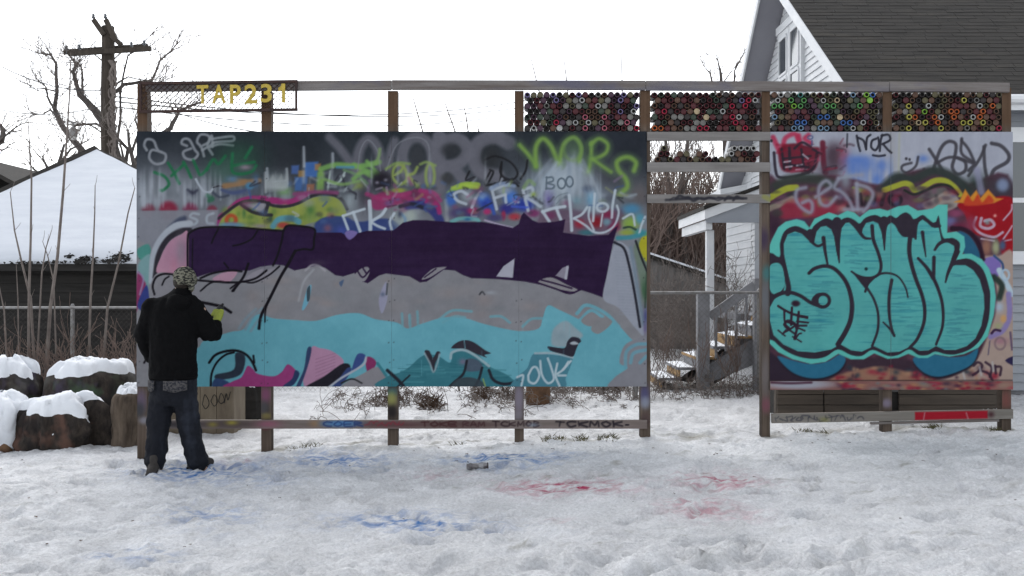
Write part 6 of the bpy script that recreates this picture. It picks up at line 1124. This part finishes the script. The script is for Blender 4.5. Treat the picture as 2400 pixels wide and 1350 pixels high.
# ------------------------------------------------------------------ utility pole, lamp and wires
def build_pole():
    Y = 26.; b = at(253, 640, Y)
    p = thing('utility_pole', 'weathered wooden utility pole with double crossarm and old insulators', 'utility pole', (b.x, Y, float(slope(b.x, Y))))
    rr = random.Random(2); P = [at(254, 780, Y)]+[at(253+rr.uniform(-1, 1), y, Y) for y in (600, 400, 300, 200, 110, 62)]
    MB().tube(P, [.2, .19, .185, .18, .175, .17, .165], 10).build('pole', M['pole'], p)
    mb = MB()   # dead vine wrapped round the shaft
    for s_ in range(7):
        q = [at(262+rr.uniform(-8, 10)+4*math.sin(y/23+s_), y, Y-.17+.05*math.sin(y/30+s_)) for y in range(380, 130, -14)]; mb.tube(q, [.035*rr.uniform(.5, 1.4) for _ in q], 5)
    mb.build('vine', M['twig'], p)
    for dy, a_, b_ in ((-.26, (160, 126), (354, 114)), (.26, (150, 122), (346, 108))):
        MB().bar(at(*a_, Y+dy), at(*b_, Y+dy), .1, .125).build('crossarm', M['pole'], p)
    for a_, b_ in (((244, 82), (219, 46)), ((272, 96), (248, 46))): MB().bar(at(*a_, Y-.2), at(*b_, Y-.2), .09, .13).build('bracket', M['pole'], p)
    MB().bar(at(262, 84, Y-.22), at(284, 106, Y-.22), .1, .12).build('bracket', M['pole'], p)
    for x, y in ((219, 44), (247, 44), (156, 118), (186, 116), (308, 110), (338, 106)):
        c = at(x, y, Y-.2); MB().lathe([(.012, -.1), (.012, 0), (.05, .01), (.06, .05), (.035, .07), (.045, .11), (.02, .14), (.001, .145)], 8, c).build('insulator', M['glass'], p)
    for a_, b_ in (((222, 128), (244, 146)), ((285, 122), (264, 142))): MB().bar(at(*a_, Y-.3), at(*b_, Y-.3), .012, .035).build('brace', M['pole'], p)
    # the lamp
    l = thing('street_lamp', 'pale old street lamp on a bent arm left of the pole', 'street lamp', at(172, 320, Y))
    MB().tube([at(x, y, Y-.1) for x, y in ((246, 318), (232, 306), (214, 294), (196, 290), (180, 292), (173, 298))], .022, 6).build('arm', M['pole'], l)
    c = at(172, 321, Y-.1); MB().lathe([(.001, .42), (.03, .42), (.035, .28), (.10, .22), (.115, .02), (.10, 0), (.001, 0)], 12, c).build('lamp_head', M['galv'], l, smooth=False)
    M['lampglass'] = mat('lamp_glass', (.6, .6, .58), .3); MB().lathe([(.095, 0), (.09, -.05), (.05, -.08), (.001, -.085)], 12, c).build('diffuser', M['lampglass'], l)
    # wires
    def wire(a, b, Ya, Yb, sag, r, lb):
        A, B = at(*a, Ya), at(*b, Yb); q = []
        for k in range(21):
            t = k/20; v = A.lerp(B, t); v.z -= sag*4*t*(1-t); q.append(v)
        o = MB().tube(q, r, 4, cap=False).build('power_line', M['wire']); tag(o, lb, 'wire', 'overhead wires')
    M['wire'] = mat('wire', (.05, .05, .05), .6)
    wire((4, 156), (240, 212), 25.8, 26, .2, .014, 'overhead wire slanting down from left to the pole'); wire((-40, 246), (240, 248), 27, 26, .25, .012, 'level overhead wire left of the pole'); wire((66, 204), (142, 224), 26, 26, .02, .012, 'short service wire beside the left branches')
    wire((268, 238), (1230, 236), 26, 42, .5, .019, 'top wire crossing the open bays'); wire((268, 226), (1230, 251), 26, 44, .5, .019, 'middle wire crossing the open bays'); wire((268, 250), (1230, 263), 26, 46, .6, .019, 'lowest wire crossing the open bays'); wire((420, 266), (690, 318), 26, 20, .1, .014, 'wire slanting down to the right below the sign')
build_pole()
# ------------------------------------------------------------------ stumps, logs and debris around the wall
def blob_ring(mb, rings, n, cap=True):
    """rings: list of (centre, rx, ry, wobble seed) horizontal rings"""
    vs = []
    for c, rx, ry, f in rings:
        for k in range(n):
            t = 2*math.pi*k/n; q = f(t); vs.append((c[0]+rx*q*math.cos(t), c[1]+ry*q*math.sin(t), c[2]))
    m = len(rings); fs = [(i*n+k, i*n+(k+1) % n, (i+1)*n+(k+1) % n, (i+1)*n+k) for i in range(m-1) for k in range(n)]
    if cap: fs += [tuple(range(n))[::-1], tuple(range((m-1)*n, m*n))]
    mb.add(vs, fs)
def wob(seed, a, fr=(3, 5, 9)):
    r = random.Random(seed); ph = [r.uniform(0, 6.28) for _ in fr]; am = [a, a*.6, a*.4]
    return lambda t: 1+sum(A*math.sin(f*t+p) for A, f, p in zip(am, fr, ph))
def chunk(name, label, cat, c, rx, ry, h, seed, mt, flat=.35, rough=.10, snow=(.10, .35), tilt=(0, 0), side=.25):
    """squat irregular log: rounded block of height h standing at c; snow lies on whatever faces up. flat: 0 = ball, 1 = drum"""
    t = thing(name, label, cat, c); nu, nv = 96, 64; e1 = 1-.85*flat
    vd = np.linspace(-np.pi/2, np.pi/2, 6001); pr = np.abs(np.cos(vd))**e1*(rx+ry)/2; pz = np.sign(np.sin(vd))*np.abs(np.sin(vd))**e1*h/2
    al = np.concatenate([[0], np.cumsum(np.hypot(np.diff(pr), np.diff(pz)))]); vv = np.interp(np.linspace(0, al[-1], nv), al, vd)
    U, V = np.meshgrid(np.linspace(0, 2*np.pi, nu, endpoint=False), vv)
    sp = lambda a, e: np.sign(a)*np.abs(a)**e
    cv = sp(np.cos(V), e1); X = cv*np.cos(U)*rx; Y = cv*np.sin(U)*ry; Z = (sp(np.sin(V), e1)*.5+.5)*(h+.12)-.12
    a = fbm(np.cos(U)*2+5+seed, np.sin(U)*2+Z*1.4+3, seed)-.5; bk = fbm(U*7*(1 if flat > .5 else .7)+seed, Z*5., seed+2, 4)-.5; lp = fbm(U*1.3+seed, Z*3.+seed, seed+7)-.5
    k = 1+a*rough*4+bk*side*.45*np.clip(1-np.abs(np.sin(V))**8, 0, 1)+lp*rough
    k[:, :] = k
    X = X*k; Y = Y*k; Z = Z+np.clip(Z/h, 0, 1)*(X*tilt[0]+Y*tilt[1])+np.clip(Z/h, 0, 1)*a*rough*h
    P = np.stack([X+c[0], Y+c[1], Z+c[2]], -1)
    # periodic seam blend is hidden at the back (u = 0 faces +x; rotate so the seam faces away)
    P = np.roll(P, nu//4, axis=1)
    idx = np.arange(nu*nv).reshape(nv, nu); F_ = [(int(idx[j, i]), int(idx[j, (i+1) % nu]), int(idx[j+1, (i+1) % nu]), int(idx[j+1, i])) for j in range(nv-1) for i in range(nu)]
    MB().add(P.reshape(-1, 3), F_).build('trunk', M[mt], t, smooth=True)
    th, cut = snow
    if th:
        du = np.roll(P, -1, 1)-np.roll(P, 1, 1); dv = np.gradient(P, axis=0); N_ = np.cross(du, dv); N_ /= np.linalg.norm(N_, axis=-1, keepdims=True)+1e-9
        N_[-2:] = (0, 0, 1)
        nz = fbm(P[..., 0]*6, P[..., 2]*6+P[..., 1]*5, seed+9); m = np.clip((N_[..., 2]-cut+(nz-.5)*1.5)*3.2, 0, 1); m[-4:] = np.maximum(m[-4:], .6 if flat > .3 else .2)
        for _ in range(2): m = (m+np.roll(m, 1, 1)+np.roll(m, -1, 1)+np.vstack([m[1:], m[-1:]])+np.vstack([m[:1], m[:-1]]))/5
        lump = .75+.9*(fbm(P[..., 0]*7+seed, P[..., 1]*7, seed+11)-.35)+.35*(fbm(P[..., 0]*24+seed, P[..., 1]*24+P[..., 2]*20, seed+12)-.5)
        d = (th*m**.7*lump-.022)[..., None]; Q = P+N_*d*.55+np.array((0, 0, 1.))*d*.75
        keep = m > .004; FS = [f for f in F_ if all(keep.reshape(-1)[q] for q in f)]
        if FS: MB().add(Q.reshape(-1, 3), FS).build('snow', M['snow'], t, smooth=True)
    return t
def stump(name, label, cat, c, rx, ry, h, seed, mt, **k): return chunk(name, label, cat, c, rx, ry, h, seed, mt, **k)
def painted_bark(name, cols):
    m = mat(name, alb((70, 62, 56)), .95, alb((24, 22, 22)), (14, 14, 7), 8, 1.0); N = m.node_tree.nodes; Lk = m.node_tree.links; p = N['Principled BSDF']; src = p.inputs['Base Color'].links[0].from_socket
    tc = N.new('ShaderNodeTexCoord')
    for i, cc in enumerate(cols):
        mp = N.new('ShaderNodeMapping'); mp.inputs['Location'].default_value = (i*3.1, i*1.7, i*.9); mp.inputs['Scale'].default_value = (3.4, 3.4, 3.0); Lk.new(tc.outputs['Object'], mp.inputs[0])
        nz = N.new('ShaderNodeTexNoise'); nz.inputs['Scale'].default_value = 1; nz.inputs['Detail'].default_value = 3; Lk.new(mp.outputs[0], nz.inputs['Vector'])
        mr = N.new('ShaderNodeMapRange'); mr.inputs[1].default_value = .54; mr.inputs[2].default_value = .64; mr.inputs[4].default_value = .75; Lk.new(nz.outputs[0], mr.inputs[0])
        mx = N.new('ShaderNodeMix'); mx.data_type = 'RGBA'; mx.inputs[7].default_value = (*alb(cc), 1); Lk.new(mr.outputs[0], mx.inputs[0]); Lk.new(src, mx.inputs[6]); src = mx.outputs[2]
    Lk.new(src, p.inputs['Base Color']); return m
M['bark_tag'] = painted_bark('tagged_bark', [(64, 84, 64), (66, 60, 76), (84, 82, 78), (40, 38, 38)])
M['bark_brown'] = painted_bark('sprayed_log', [(96, 70, 60), (34, 30, 30)])
def S(px, py, Y): p = at(px, py, Y); return (p.x, Y, p.z)
stump('tree_stump', 'widest stump, snow capped with faded paint, left of the mural', 'stump', (at(214, 900, 10.7).x, 10.7, -.05), .50, .46, .72, 3, 'bark_tag', flat=.82, rough=.07, snow=(.13, .84), tilt=(.03, -.05))
stump('tree_stump', 'chunky brown log in front with draped snow, nearest the camera', 'stump', (at(146, 1000, 9.85).x, 9.85, -.08), .47, .36, .50, 14, 'bark_brown', flat=.45, rough=.20, snow=(.075, .55), tilt=(.05, -.2), side=1.1)
stump('tree_stump', 'narrow upright log with deep bark beside the corner post', 'stump', (at(304, 1000, 9.75).x, 9.75, -.06), .17, .17, .58, 8, 'bark', flat=.85, rough=.04, snow=(.11, .8), side=.8)
stump('tree_stump', 'snow heaped stump at the far left behind the front log', 'stump', (at(16, 900, 10.6).x, 10.6, -.05), .36, .3, .74, 11, 'bark_tag', flat=.5, rough=.12, snow=(.13, .5))
stump('tree_stump', 'snow buried stump cut by the left picture edge', 'stump', (at(-6, 1000, 9.75).x, 9.75, -.06), .28, .28, .46, 17, 'cut_wood', flat=.3, rough=.12, snow=(.12, .15))
stump('tree_stump', 'dark low stump under the first mural sheet joint', 'stump', (at(578, 940, 11.4).x, 11.4, 0), .19, .16, .50, 19, 'tar', flat=.4, rough=.14, snow=(.04, .6))
stump('tree_stump', 'reddish brown cut trunk behind the fourth mural post', 'stump', (at(1262, 940, 12.0).x, 12.0, .1), .15, .14, .95, 23, 'cut_wood', flat=.9, rough=.05, snow=(.03, .6))
M['tan_board'] = mat('tan_weathered_wood', alb((126, 116, 100)), .9, alb((96, 86, 74)), (6, 6, 2), 5, .3)
# tan wooden tub behind the painter
def build_tub():
    Y = 10.3; a, b = at(392, 985, Y), at(546, 985, Y); zt = at(400, 900, Y).z+.05; zb = -.1
    t = thing('wooden_planter', 'tan plank planter box with a scrawled tag behind the painter', 'planter', ((a.x+b.x)/2, Y+.2, zb)); n = 4; w = (b.x-a.x)/n; d = .45
    for k in range(n): MB().box(a.x+k*w+.002, a.x+(k+1)*w-.002, Y+R.uniform(0, .004), Y+.025, zb, zt+R.uniform(-.012, .012)).build('plank', M['tan_board'], t, bevel=.003)
    for k in range(3):
        for xx in (a.x, b.x-.025): MB().box(xx, xx+.025, Y+.027+k*.14, Y+.165+k*.14, zb, zt+R.uniform(-.01, .01)).build('plank', M['tan_board'], t)
    MB().box(a.x, b.x, Y+d, Y+d+.025, zb, zt).build('plank', M['tan_board'], t)
    sn = MB(); vs = [(a.x+.03+(b.x-a.x-.06)*i/12, Y+.03+(d-.04)*j/6, zt-.06+.05*math.sin(math.pi*i/12)*math.sin(math.pi*j/6)) for i in range(13) for j in range(7)]
    sn.add(vs, [(i*7+j, (i+1)*7+j, (i+1)*7+j+1, i*7+j+1) for i in range(12) for j in range(6)]).build('snow', M['snow'], t, smooth=True)
    M['ink'] = mat('black_marker', (.02, .02, .02), .6); mb = MB()
    for P in ([(474, 948), (480, 925), (490, 945), (482, 958), (474, 948)], [(494, 940), (502, 925), (510, 940), (502, 952), (494, 940)], [(512, 940), (518, 922), (526, 938), (518, 946), (512, 940)], [(526, 945), (530, 922), (534, 938), (540, 918)]):
        q = [at(x, y, Y-.003) for x, y in _cr(P, 6)]; mb.tube(q, .004, 4)
    mb.build('tag', M['ink'], t)
build_tub()
# old boards leaning behind the right mural
def build_bed():
    t = thing('wooden_planter', 'long low bed of dark weathered planks behind the right mural', 'planter', (at(2090, 960, 10.2).x, 10.2, .1))
    M['old_plank'] = mat('old_plank', (.105, .085, .068), .9, (.06, .05, .042), (1.5, 14, 14), 6, .3)
    for xa, xb, rows in ((1822, 1930, 3), (1933, 2066, 3), (2108, 2335, 3)):
        for k in range(rows):
            a = at(xa, 978, 10.2); b = at(xb, 978, 10.2); h = .115; z = a.z+.02+k*h; MB().box(a.x, b.x, 10.2+R.uniform(0, .01), 10.235, z, z+h-.006).build('plank', M['old_plank'], t, bevel=.003)
    for xx in (1818, 2070, 2330): p = at(xx, 975, 10.25); MB().box(p.x, p.x+.09, 10.237, 10.32, p.z-.2, p.z+.42).build('post', M['old_plank'], t)
    a = at(1822, 978, 10.2); b = at(2335, 978, 10.2); MB().box(a.x, b.x, 10.7, 10.73, a.z-.1, a.z+.36).build('plank', M['old_plank'], t)
    MB().box(a.x+.01, b.x-.01, 10.24, 10.69, a.z-.2, a.z+.27).build('soil', M['tar'], t)
build_bed()
# squashed drink can on the snow
def build_can():
    p = at(1118, 1124, 7.75); x, y = p.x, 7.75; z = gz(x, y)
    t = thing('crushed_can', 'crushed pale metal can lying on the snow before the mural', 'can', (x, y, z))
    mb = MB(); n = 16; prof = [(.012, -.002), (.026, 0), (.030, .012), (.032, .03), (.029, .06), (.033, .075), (.027, .1), (.033, .125), (.032, .15), (.027, .168), (.012, .17)]
    mb.lathe(prof, n, (x-.085, y, z+.034), (1, .12, .03)); rnd = random.Random(4)
    mb.v = [(a+rnd.uniform(-.003, .003), b+rnd.uniform(-.003, .003), z+.034+(c-z-.034)*.8+rnd.uniform(-.003, .003)) for a, b, c in mb.v]
    M['can_metal'] = mat('scuffed_can', alb((128, 126, 126)), .35, alb((72, 66, 68)), (26, 26, 26), metal=.5, rgb3=alb((150, 150, 152)), scale3=(14, 14, 14)); mb.build('can_body', M['can_metal'], t)
    MB().lathe([(.0005, .004), (.024, .004), (.027, 0), (.027, -.003), (.0005, -.003)], 14, (x+.088, y+.02, z+.037), (1, .12, .03)).build('can_end', M['dark_metal'], t)
build_can()
# tufts of grass at the feet of the wall, leaves on the snow
def tufts():
    rnd = random.Random(8); mb = MB()
    for k in range(2600):
        px = rnd.choice([rnd.uniform(630, 1520), rnd.uniform(1080, 1520), rnd.uniform(1800, 2370), rnd.uniform(2180, 2340)]); x = wx(px); y = 9.06+rnd.gauss(0, .06)
        if fbm(np.array([x*2.6]), np.array([3.3]), 71)[0] < .50 or vnoise(np.array([x*9.]), np.array([1.5]), 72)[0] < .45: continue
        z = gz(x, y)-.012; h = rnd.uniform(.012, .06); a = rnd.uniform(-.07, .07); b = rnd.uniform(-.05, .05); w = .006
        mb.add([(x-w, y, z), (x+w, y, z), (x+a, y+b, z+h)], [(0, 1, 2)])
    tag(mb.build('grass', M['grass']), 'thin dead grass along the foot of the wall', 'grass', kind='stuff')
    mb = MB()
    for k in range(130):
        x = rnd.uniform(-5.4, 5.6); y = rnd.uniform(5.2, 9.3) if k % 3 else rnd.uniform(8.4, 9.0); z = gz(x, y)+.006; s = rnd.uniform(.006, .022); q = rnd.uniform(0, 6.28)
        c, sn = math.cos(q), math.sin(q); P = [(-1, 0, 0), (-.3, .45, .3), (.8, .3, .1), (1, 0, .35), (.4, -.5, .1), (-.4, -.4, .3)]
        mb.add([(x+s*(a*c-b*sn), y+s*(a*sn+b*c), z+s*e) for a, b, e in P], [(0, 1, 2, 3, 4, 5)])
    tag(mb.build('leaves', M['leaf']), 'scattered dead leaves and crumbs on the snow', 'leaves', kind='stuff')
tufts()
# ------------------------------------------------------------------ the painter, seen from behind
YP = 8.27
def PP(px, py, dy=0.): return at(px, py, YP+dy)
def loft(mb, rings, n=20):
    """rings: (centre, rx, ry) horizontal ellipses stacked, closed at both ends"""
    vs = []
    for c, rx, ry in rings:
        for k in range(n):
            t = 2*math.pi*k/n; vs.append((c[0]+rx*math.cos(t), c[1]+ry*math.sin(t), c[2]))
    m = len(rings); fs = [(i*n+k, i*n+(k+1) % n, (i+1)*n+(k+1) % n, (i+1)*n+k) for i in range(m-1) for k in range(n)]+[tuple(range(n))[::-1], tuple(range((m-1)*n, m*n))]
    mb.add(vs, fs)
def limbm(mb, pts, rad, n=14):
    """round limb with spherical ends"""
    P = [Vector(p) for p in pts]; Q = [P[0]]; Rr = [rad[0]]
    for i in range(len(P)-1):
        for t in (.33, .66, 1.): Q.append(P[i].lerp(P[i+1], t)); Rr.append(rad[i]+(rad[i+1]-rad[i])*t)
    d0 = (Q[0]-Q[1]).normalized(); d1 = (Q[-1]-Q[-2]).normalized(); r0, r1 = Rr[0], Rr[-1]
    Q = [Q[0]+d0*r0*.95, Q[0]+d0*r0*.7]+Q+[Q[-1]+d1*r1*.7, Q[-1]+d1*r1*.95]; Rr = [r0*.3, r0*.72]+Rr+[r1*.72, r1*.3]
    mb.tube(Q, Rr, n)
def ball(mb, c, rx, ry, rz, n=18, m=11):
    loft(mb, [((c[0], c[1], c[2]-rz*math.cos(math.pi*(j+.15)/(m+.3-.0))), rx*math.sin(math.pi*(j+.15)/(m+.3)), ry*math.sin(math.pi*(j+.15)/(m+.3))) for j in range(m+1)], n)
def skinned(mb, name, m, parent, vox, smooth=6, fold=0, fscale=.12):
    o = mb.build(name, m, parent)
    r = o.modifiers.new('fuse', 'REMESH'); r.mode = 'VOXEL'; r.voxel_size = vox; r.use_smooth_shade = True
    s = o.modifiers.new('soften', 'SMOOTH'); s.factor = .5; s.iterations = smooth
    if fold:
        tx = bpy.data.textures.new(name+'_folds', 'CLOUDS'); tx.noise_scale = fscale; tx.noise_depth = 2
        d = o.modifiers.new('folds', 'DISPLACE'); d.texture = tx; d.strength = fold; d.mid_level = .5; d.texture_coords = 'LOCAL'
    return o
M['skin'] = mat('skin', (.50, .33, .25), .55, (.44, .28, .21), (30, 30, 30))
M['jacket'] = mat('black_jacket', (.0035, .0035, .004), .9, (.002, .002, .0025), (30, 30, 30), 5, .25, (60, 60, 60), spec=.12)
M['hair'] = mat('dark_hair', (.02, .015, .012), .7)
M['glove'] = mat('lime_glove', (.27, .31, .05), .7, (.21, .25, .04), (40, 40, 40))
M['shoe'] = mat('grey_suede', (.055, .048, .044), .9, (.032, .029, .027), (20, 20, 20), 5, .2)
M['knit'] = mat('mottled_knit', (.20, .195, .15), .95, (.016, .016, .015), (36, 36, 70), 3, .8, (70, 70, 120), ramp=(.44, .56))
M['denim'] = mat('dark_denim', (.0042, .0052, .009), .9, (.0075, .009, .0145), (16, 16, 7), 5, .25, (90, 90, 90), rgb3=(.024, .029, .042), scale3=(5.2, 5.2, 2.6), ramp3=(.56, .78))
M['stitch'] = mat('pocket_embroidery', (.085, .08, .08), .9, (.014, .016, .023), (55, 55, 75), 3, ramp=(.42, .58))
M['black_can'] = mat('black_can', (.012, .012, .013), .4)

def build_person():
    hipc = PP(406, 895)
    mb = MB()
    # body
    loft(mb, [(PP(407, 930), .15, .105), (PP(407, 890), .165, .115), (PP(407, 840), .15, .105), (PP(407, 780), .16, .11), (PP(408, 735), .18, .115), (PP(410, 708), .17, .10), (PP(416, 692), .09, .075), (PP(424, 682), .055, .058), (PP(428, 664), .052, .055)])
    limbm(mb, [PP(380, 925), PP(372, 1005, -.02), PP(364, 1082, -.05)], [.085, .06, .042]); limbm(mb, [PP(434, 925), PP(448, 1010, .03), PP(462, 1086, .04)], [.085, .06, .042])
    limbm(mb, [PP(362, 1085, -.05), PP(357, 1100, -.08)], [.042, .038]); limbm(mb, [PP(462, 1088, .04), PP(478, 1096, .06)], [.042, .036])
    limbm(mb, [PP(352, 718), PP(336, 790, .04), PP(356, 838, .22)], [.06, .047, .033]); limbm(mb, [PP(463, 720), PP(494, 785, .1), PP(507, 752, .24)], [.06, .047, .034])
    hc = PP(431, 655, .01); ball(mb, hc, .076, .096, .118)
    f = Vector((.45, .89, 0)).normalized(); sdv = Vector((f.y, -f.x, 0))
    limbm(mb, [hc+f*.088+Vector((0, 0, .01)), hc+f*.112+Vector((0, 0, -.025))], [.012, .017], 8); limbm(mb, [hc+f*.07+Vector((0, 0, -.07)), hc+f*.085+Vector((0, 0, -.09))], [.03, .026], 8)
    for sg in (-1, 1): limbm(mb, [hc+sdv*sg*.078+Vector((0, 0, .012)), hc+sdv*sg*.08+Vector((0, 0, -.03))], [.016, .012], 8)
    limbm(mb, [hc+f*.083+sdv*.025+Vector((0, 0, -.055)), hc+f*.083-sdv*.025+Vector((0, 0, -.055))], [.009, .009], 8)
    # left hand, loosely curled before the pocket
    lh = PP(356, 838, .22); loft(mb, [(lh+Vector((.0, .0, -.02)), .022, .04), (lh+Vector((.008, .02, -.06)), .022, .044), (lh+Vector((.012, .03, -.1)), .018, .042)], 12)
    for k, (oy, l) in enumerate(((-.03, .06), (-.01, .07), (.012, .066), (.032, .05))): b = lh+Vector((.012, .03+oy, -.1)); limbm(mb, [b, b+Vector((.012, .01, -l*.5)), b+Vector((.04, .012, -l*.8))], [.0095, .009, .008], 8)
    b = lh+Vector((.0, .06, -.05)); limbm(mb, [b, b+Vector((.02, .025, -.03)), b+Vector((.035, .03, -.055))], [.011, .0105, .009], 8)
    body = skinned(mb, 'person', M['skin'], None, .0095, 4)
    tag(body, 'person in black jacket, jeans and knit hat spraying the mural, seen from behind', 'person')
    e = MB()
    for sg in (-1, 1): ball(e, hc+f*.085+sdv*sg*.03+Vector((0, 0, .002)), .011, .011, .011, 10, 6)
    e.build('eyes', M['glass'], body, smooth=True)
    h = MB(); ball(h, hc+Vector((-.006, -.012, -.02)), .079, .096, .085); skinned(h, 'hair', M['hair'], body, .012, 3, .02, .03)
    # jacket
    j = MB()
    loft(j, [(PP(406, 888), .206, .148), (PP(406, 868), .212, .152), (PP(406, 830), .205, .15), (PP(406, 785), .208, .152), (PP(406, 745), .222, .155), (PP(407, 718), .225, .145), (PP(410, 703), .185, .12), (PP(418, 690), .11, .095), (PP(425, 681), .082, .082), (PP(427, 674), .075, .078)])
    limbm(j, [PP(358, 722), PP(337, 788, .03), PP(352, 836, .18)], [.096, .084, .060]); limbm(j, [PP(455, 722), PP(493, 783, .09), PP(505, 765, .18)], [.094, .086, .064])
    limbm(j, [PP(478, 772, .05), PP(500, 782, .12)], [.080, .076])
    # folded hood
    ring = [PP(427, 687)+Vector((.105*math.cos(a), -.02+.085*math.sin(a), -.035+.03*math.sin(a)-.012*math.cos(a))) for a in np.linspace(-math.pi*1.12, math.pi*.12, 13)]
    j.tube(ring, [.022, .03, .036, .04, .046, .05, .052, .05, .046, .04, .036, .03, .022], 10)
    hd = PP(416, 708, -.135); ball(j, hd, .105, .05, .065)
    jk = skinned(j, 'jacket', M['jacket'], body, .0115, 5, .035, .11)
    jr = MB(); loft(jr, [(PP(406, 889.5), .208, .150), (PP(406, 878), .212, .153)], 28); skinned(jr, 'hem', M['jacket'], jk, .012, 2)
    # jeans
    d = MB()
    loft(d, [(PP(406, 862), .185, .125), (PP(406, 890), .200, .140), (PP(406, 915), .204, .146), (PP(407, 938), .196, .138), (PP(408, 950), .17, .115)])
    limbm(d, [PP(379, 930), PP(372, 1000, -.015), PP(367, 1050, -.04), PP(364, 1082, -.05)], [.108, .100, .088, .086]); limbm(d, [PP(432, 930), PP(444, 1000, .02), PP(456, 1052, .035), PP(463, 1084, .04)], [.106, .100, .090, .088])
    for c, r_ in ((PP(364, 1076, -.05), .094), (PP(463, 1078, .04), .097)):
        loft(d, [(c+Vector((0, 0, -.035)), r_*.95, r_), (c+Vector((0, 0, -.01)), r_, r_*1.04), (c+Vector((0, 0, .03)), r_*.93, r_*.95)])
    jn = skinned(d, 'jeans', M['denim'], body, .011, 3, .04, .09)
    for xa, xb in ((352, 374), (398, 449)):      # back pockets with embroidery
        mbp = MB(); n = 8; vs = []; cx = hipc.x
        for i in range(n+1):
            for jj in range(5):
                px = xa+(xb-xa)*i/n; py = 889+22*jj/4; q = PP(px, py); u = max(-.97, min(.97, (q.x-cx)/.214)); tip = .0 if jj < 4 else -.02*(1-abs(2*i/n-1)); vs.append((q.x, YP-.158*math.sqrt(1-u*u)-.006, q.z+tip))
        mbp.add(vs, [(i*5+jj, i*5+jj+1, (i+1)*5+jj+1, (i+1)*5+jj) for i in range(n) for jj in range(4)]); po = mbp.build('pocket', M['stitch'], jn, smooth=True); so = po.modifiers.new('thick', 'SOLIDIFY'); so.thickness = .008
    # shoes
    for heel, toe, toez in ((PP(362, 1094, -.09), PP(352, 1103, -.24), 0), (PP(450, 1094, .03), PP(496, 1099, .12), 0)):
        s = MB(); g0 = gz(heel.x, heel.y); g1 = gz(toe.x, toe.y); heel.z = g0-.018; toe.z = g1-.015; ax = (toe-heel); 
        limbm(s, [heel+Vector((0, 0, .052)), heel.lerp(toe, .35)+Vector((0, 0, .058)), heel.lerp(toe, .9)+Vector((0, 0, .042))], [.045, .05, .04], 12); limbm(s, [heel.lerp(toe, .1)+Vector((0, 0, .06)), heel.lerp(toe, .12)+Vector((0, 0, .13))], [.046, .045], 12)
        sh = skinned(s, 'shoe', M['shoe'], body, .009, 3)
        so = MB(); dirv = ax.normalized(); pe = Vector((-dirv.y, dirv.x, 0)).normalized(); vs = []
        for z in (.004, .026):
            for t in np.linspace(0, 2*math.pi, 16, endpoint=False): c = heel.lerp(toe, .5); vs.append(c+Vector((dirv.x, dirv.y, 0))*math.cos(t)*(ax.length*.5+.05)+pe*math.sin(t)*.05+Vector((0, 0, z)))
        so.add(vs, [tuple(range(16))[::-1], tuple(range(16, 32))]+[(k, (k+1) % 16, 16+(k+1) % 16, 16+k) for k in range(16)]); so.build('sole', M['jacket'], sh)
    # knit hat, loose and tilted to the right
    k = MB(); hb = hc+Vector((.006, .0, 0))
    loft(k, [(hb+Vector((.012, -.006, -.045)), .088, .104), (hb+Vector((.008, -.004, -.01)), .099, .114), (hb+Vector((.002, 0, .03)), .098, .112), (hb+Vector((-.002, 0, .065)), .086, .098), (hb+Vector((-.002, 0, .095)), .06, .068), (hb+Vector((0, 0, .112)), .026, .03)], 24)
    limbm(k, [hb+sdv*.075+Vector((.01, -.02, -.03)), hb+sdv*.072+Vector((.012, -.015, -.085))], [.034, .024], 10)
    kh = skinned(k, 'knit_hat', M['knit'], body, .0085, 2, .018, .025)
    # gloved right hand closed on the can
    w = PP(507, 753, .22); cb = PP(500, 752, .26); ct = PP(517, 722, .34); ca = (ct-cb).normalized(); mid = cb.lerp(ct, .45)
    g = MB(); toc = (mid-w); toc = (toc-ca*toc.dot(ca)); toc = toc.normalized() if toc.length > 1e-4 else Vector((0, 1, 0)); sid = ca.cross(toc).normalized()
    limbm(g, [PP(506, 762, .17), w], [.042, .038], 12)
    palm = mid-toc*.045
    limbm(g, [w, palm], [.038, .036], 12); limbm(g, [palm-ca*.03, palm+ca*.03], [.028, .028], 12)
    for q in range(4):
        c0 = mid+ca*(-.033+q*.021); ln = (.86, .96, 1., .92)[q]; pts = [c0+(-toc*math.cos(a)+sid*math.sin(a))*.042 for a in np.linspace(.35, .35+2.7*ln, 5)]; limbm(g, pts, [.0105, .0105, .010, .0095, .0088], 8)
    pts = [mid+ca*.012*(1+i*.5)+(-toc*math.cos(a)-sid*math.sin(a))*.043 for i, a in enumerate(np.linspace(.3, 2.0, 4))]; limbm(g, pts, [.0125, .012, .011, .0095], 8)
    skinned(g, 'glove', M['glove'], body, .0055, 2)
    can = thing('spray_can', 'black spray can held in the lime gloved hand', 'spray can', cb)
    MB().lathe([(.0005, -.05), (.026, -.052), (.0315, -.045), (.0315, .085), (.029, .092), (.02, .104), (.018, .108)], 18, mid, ca).build('can_body', M['black_can'], can)
    MB().lathe([(.018, .106), (.012, .112), (.011, .128), (.0005, .13)], 12, mid, ca).build('nozzle', M['black_can'], can)
build_person()
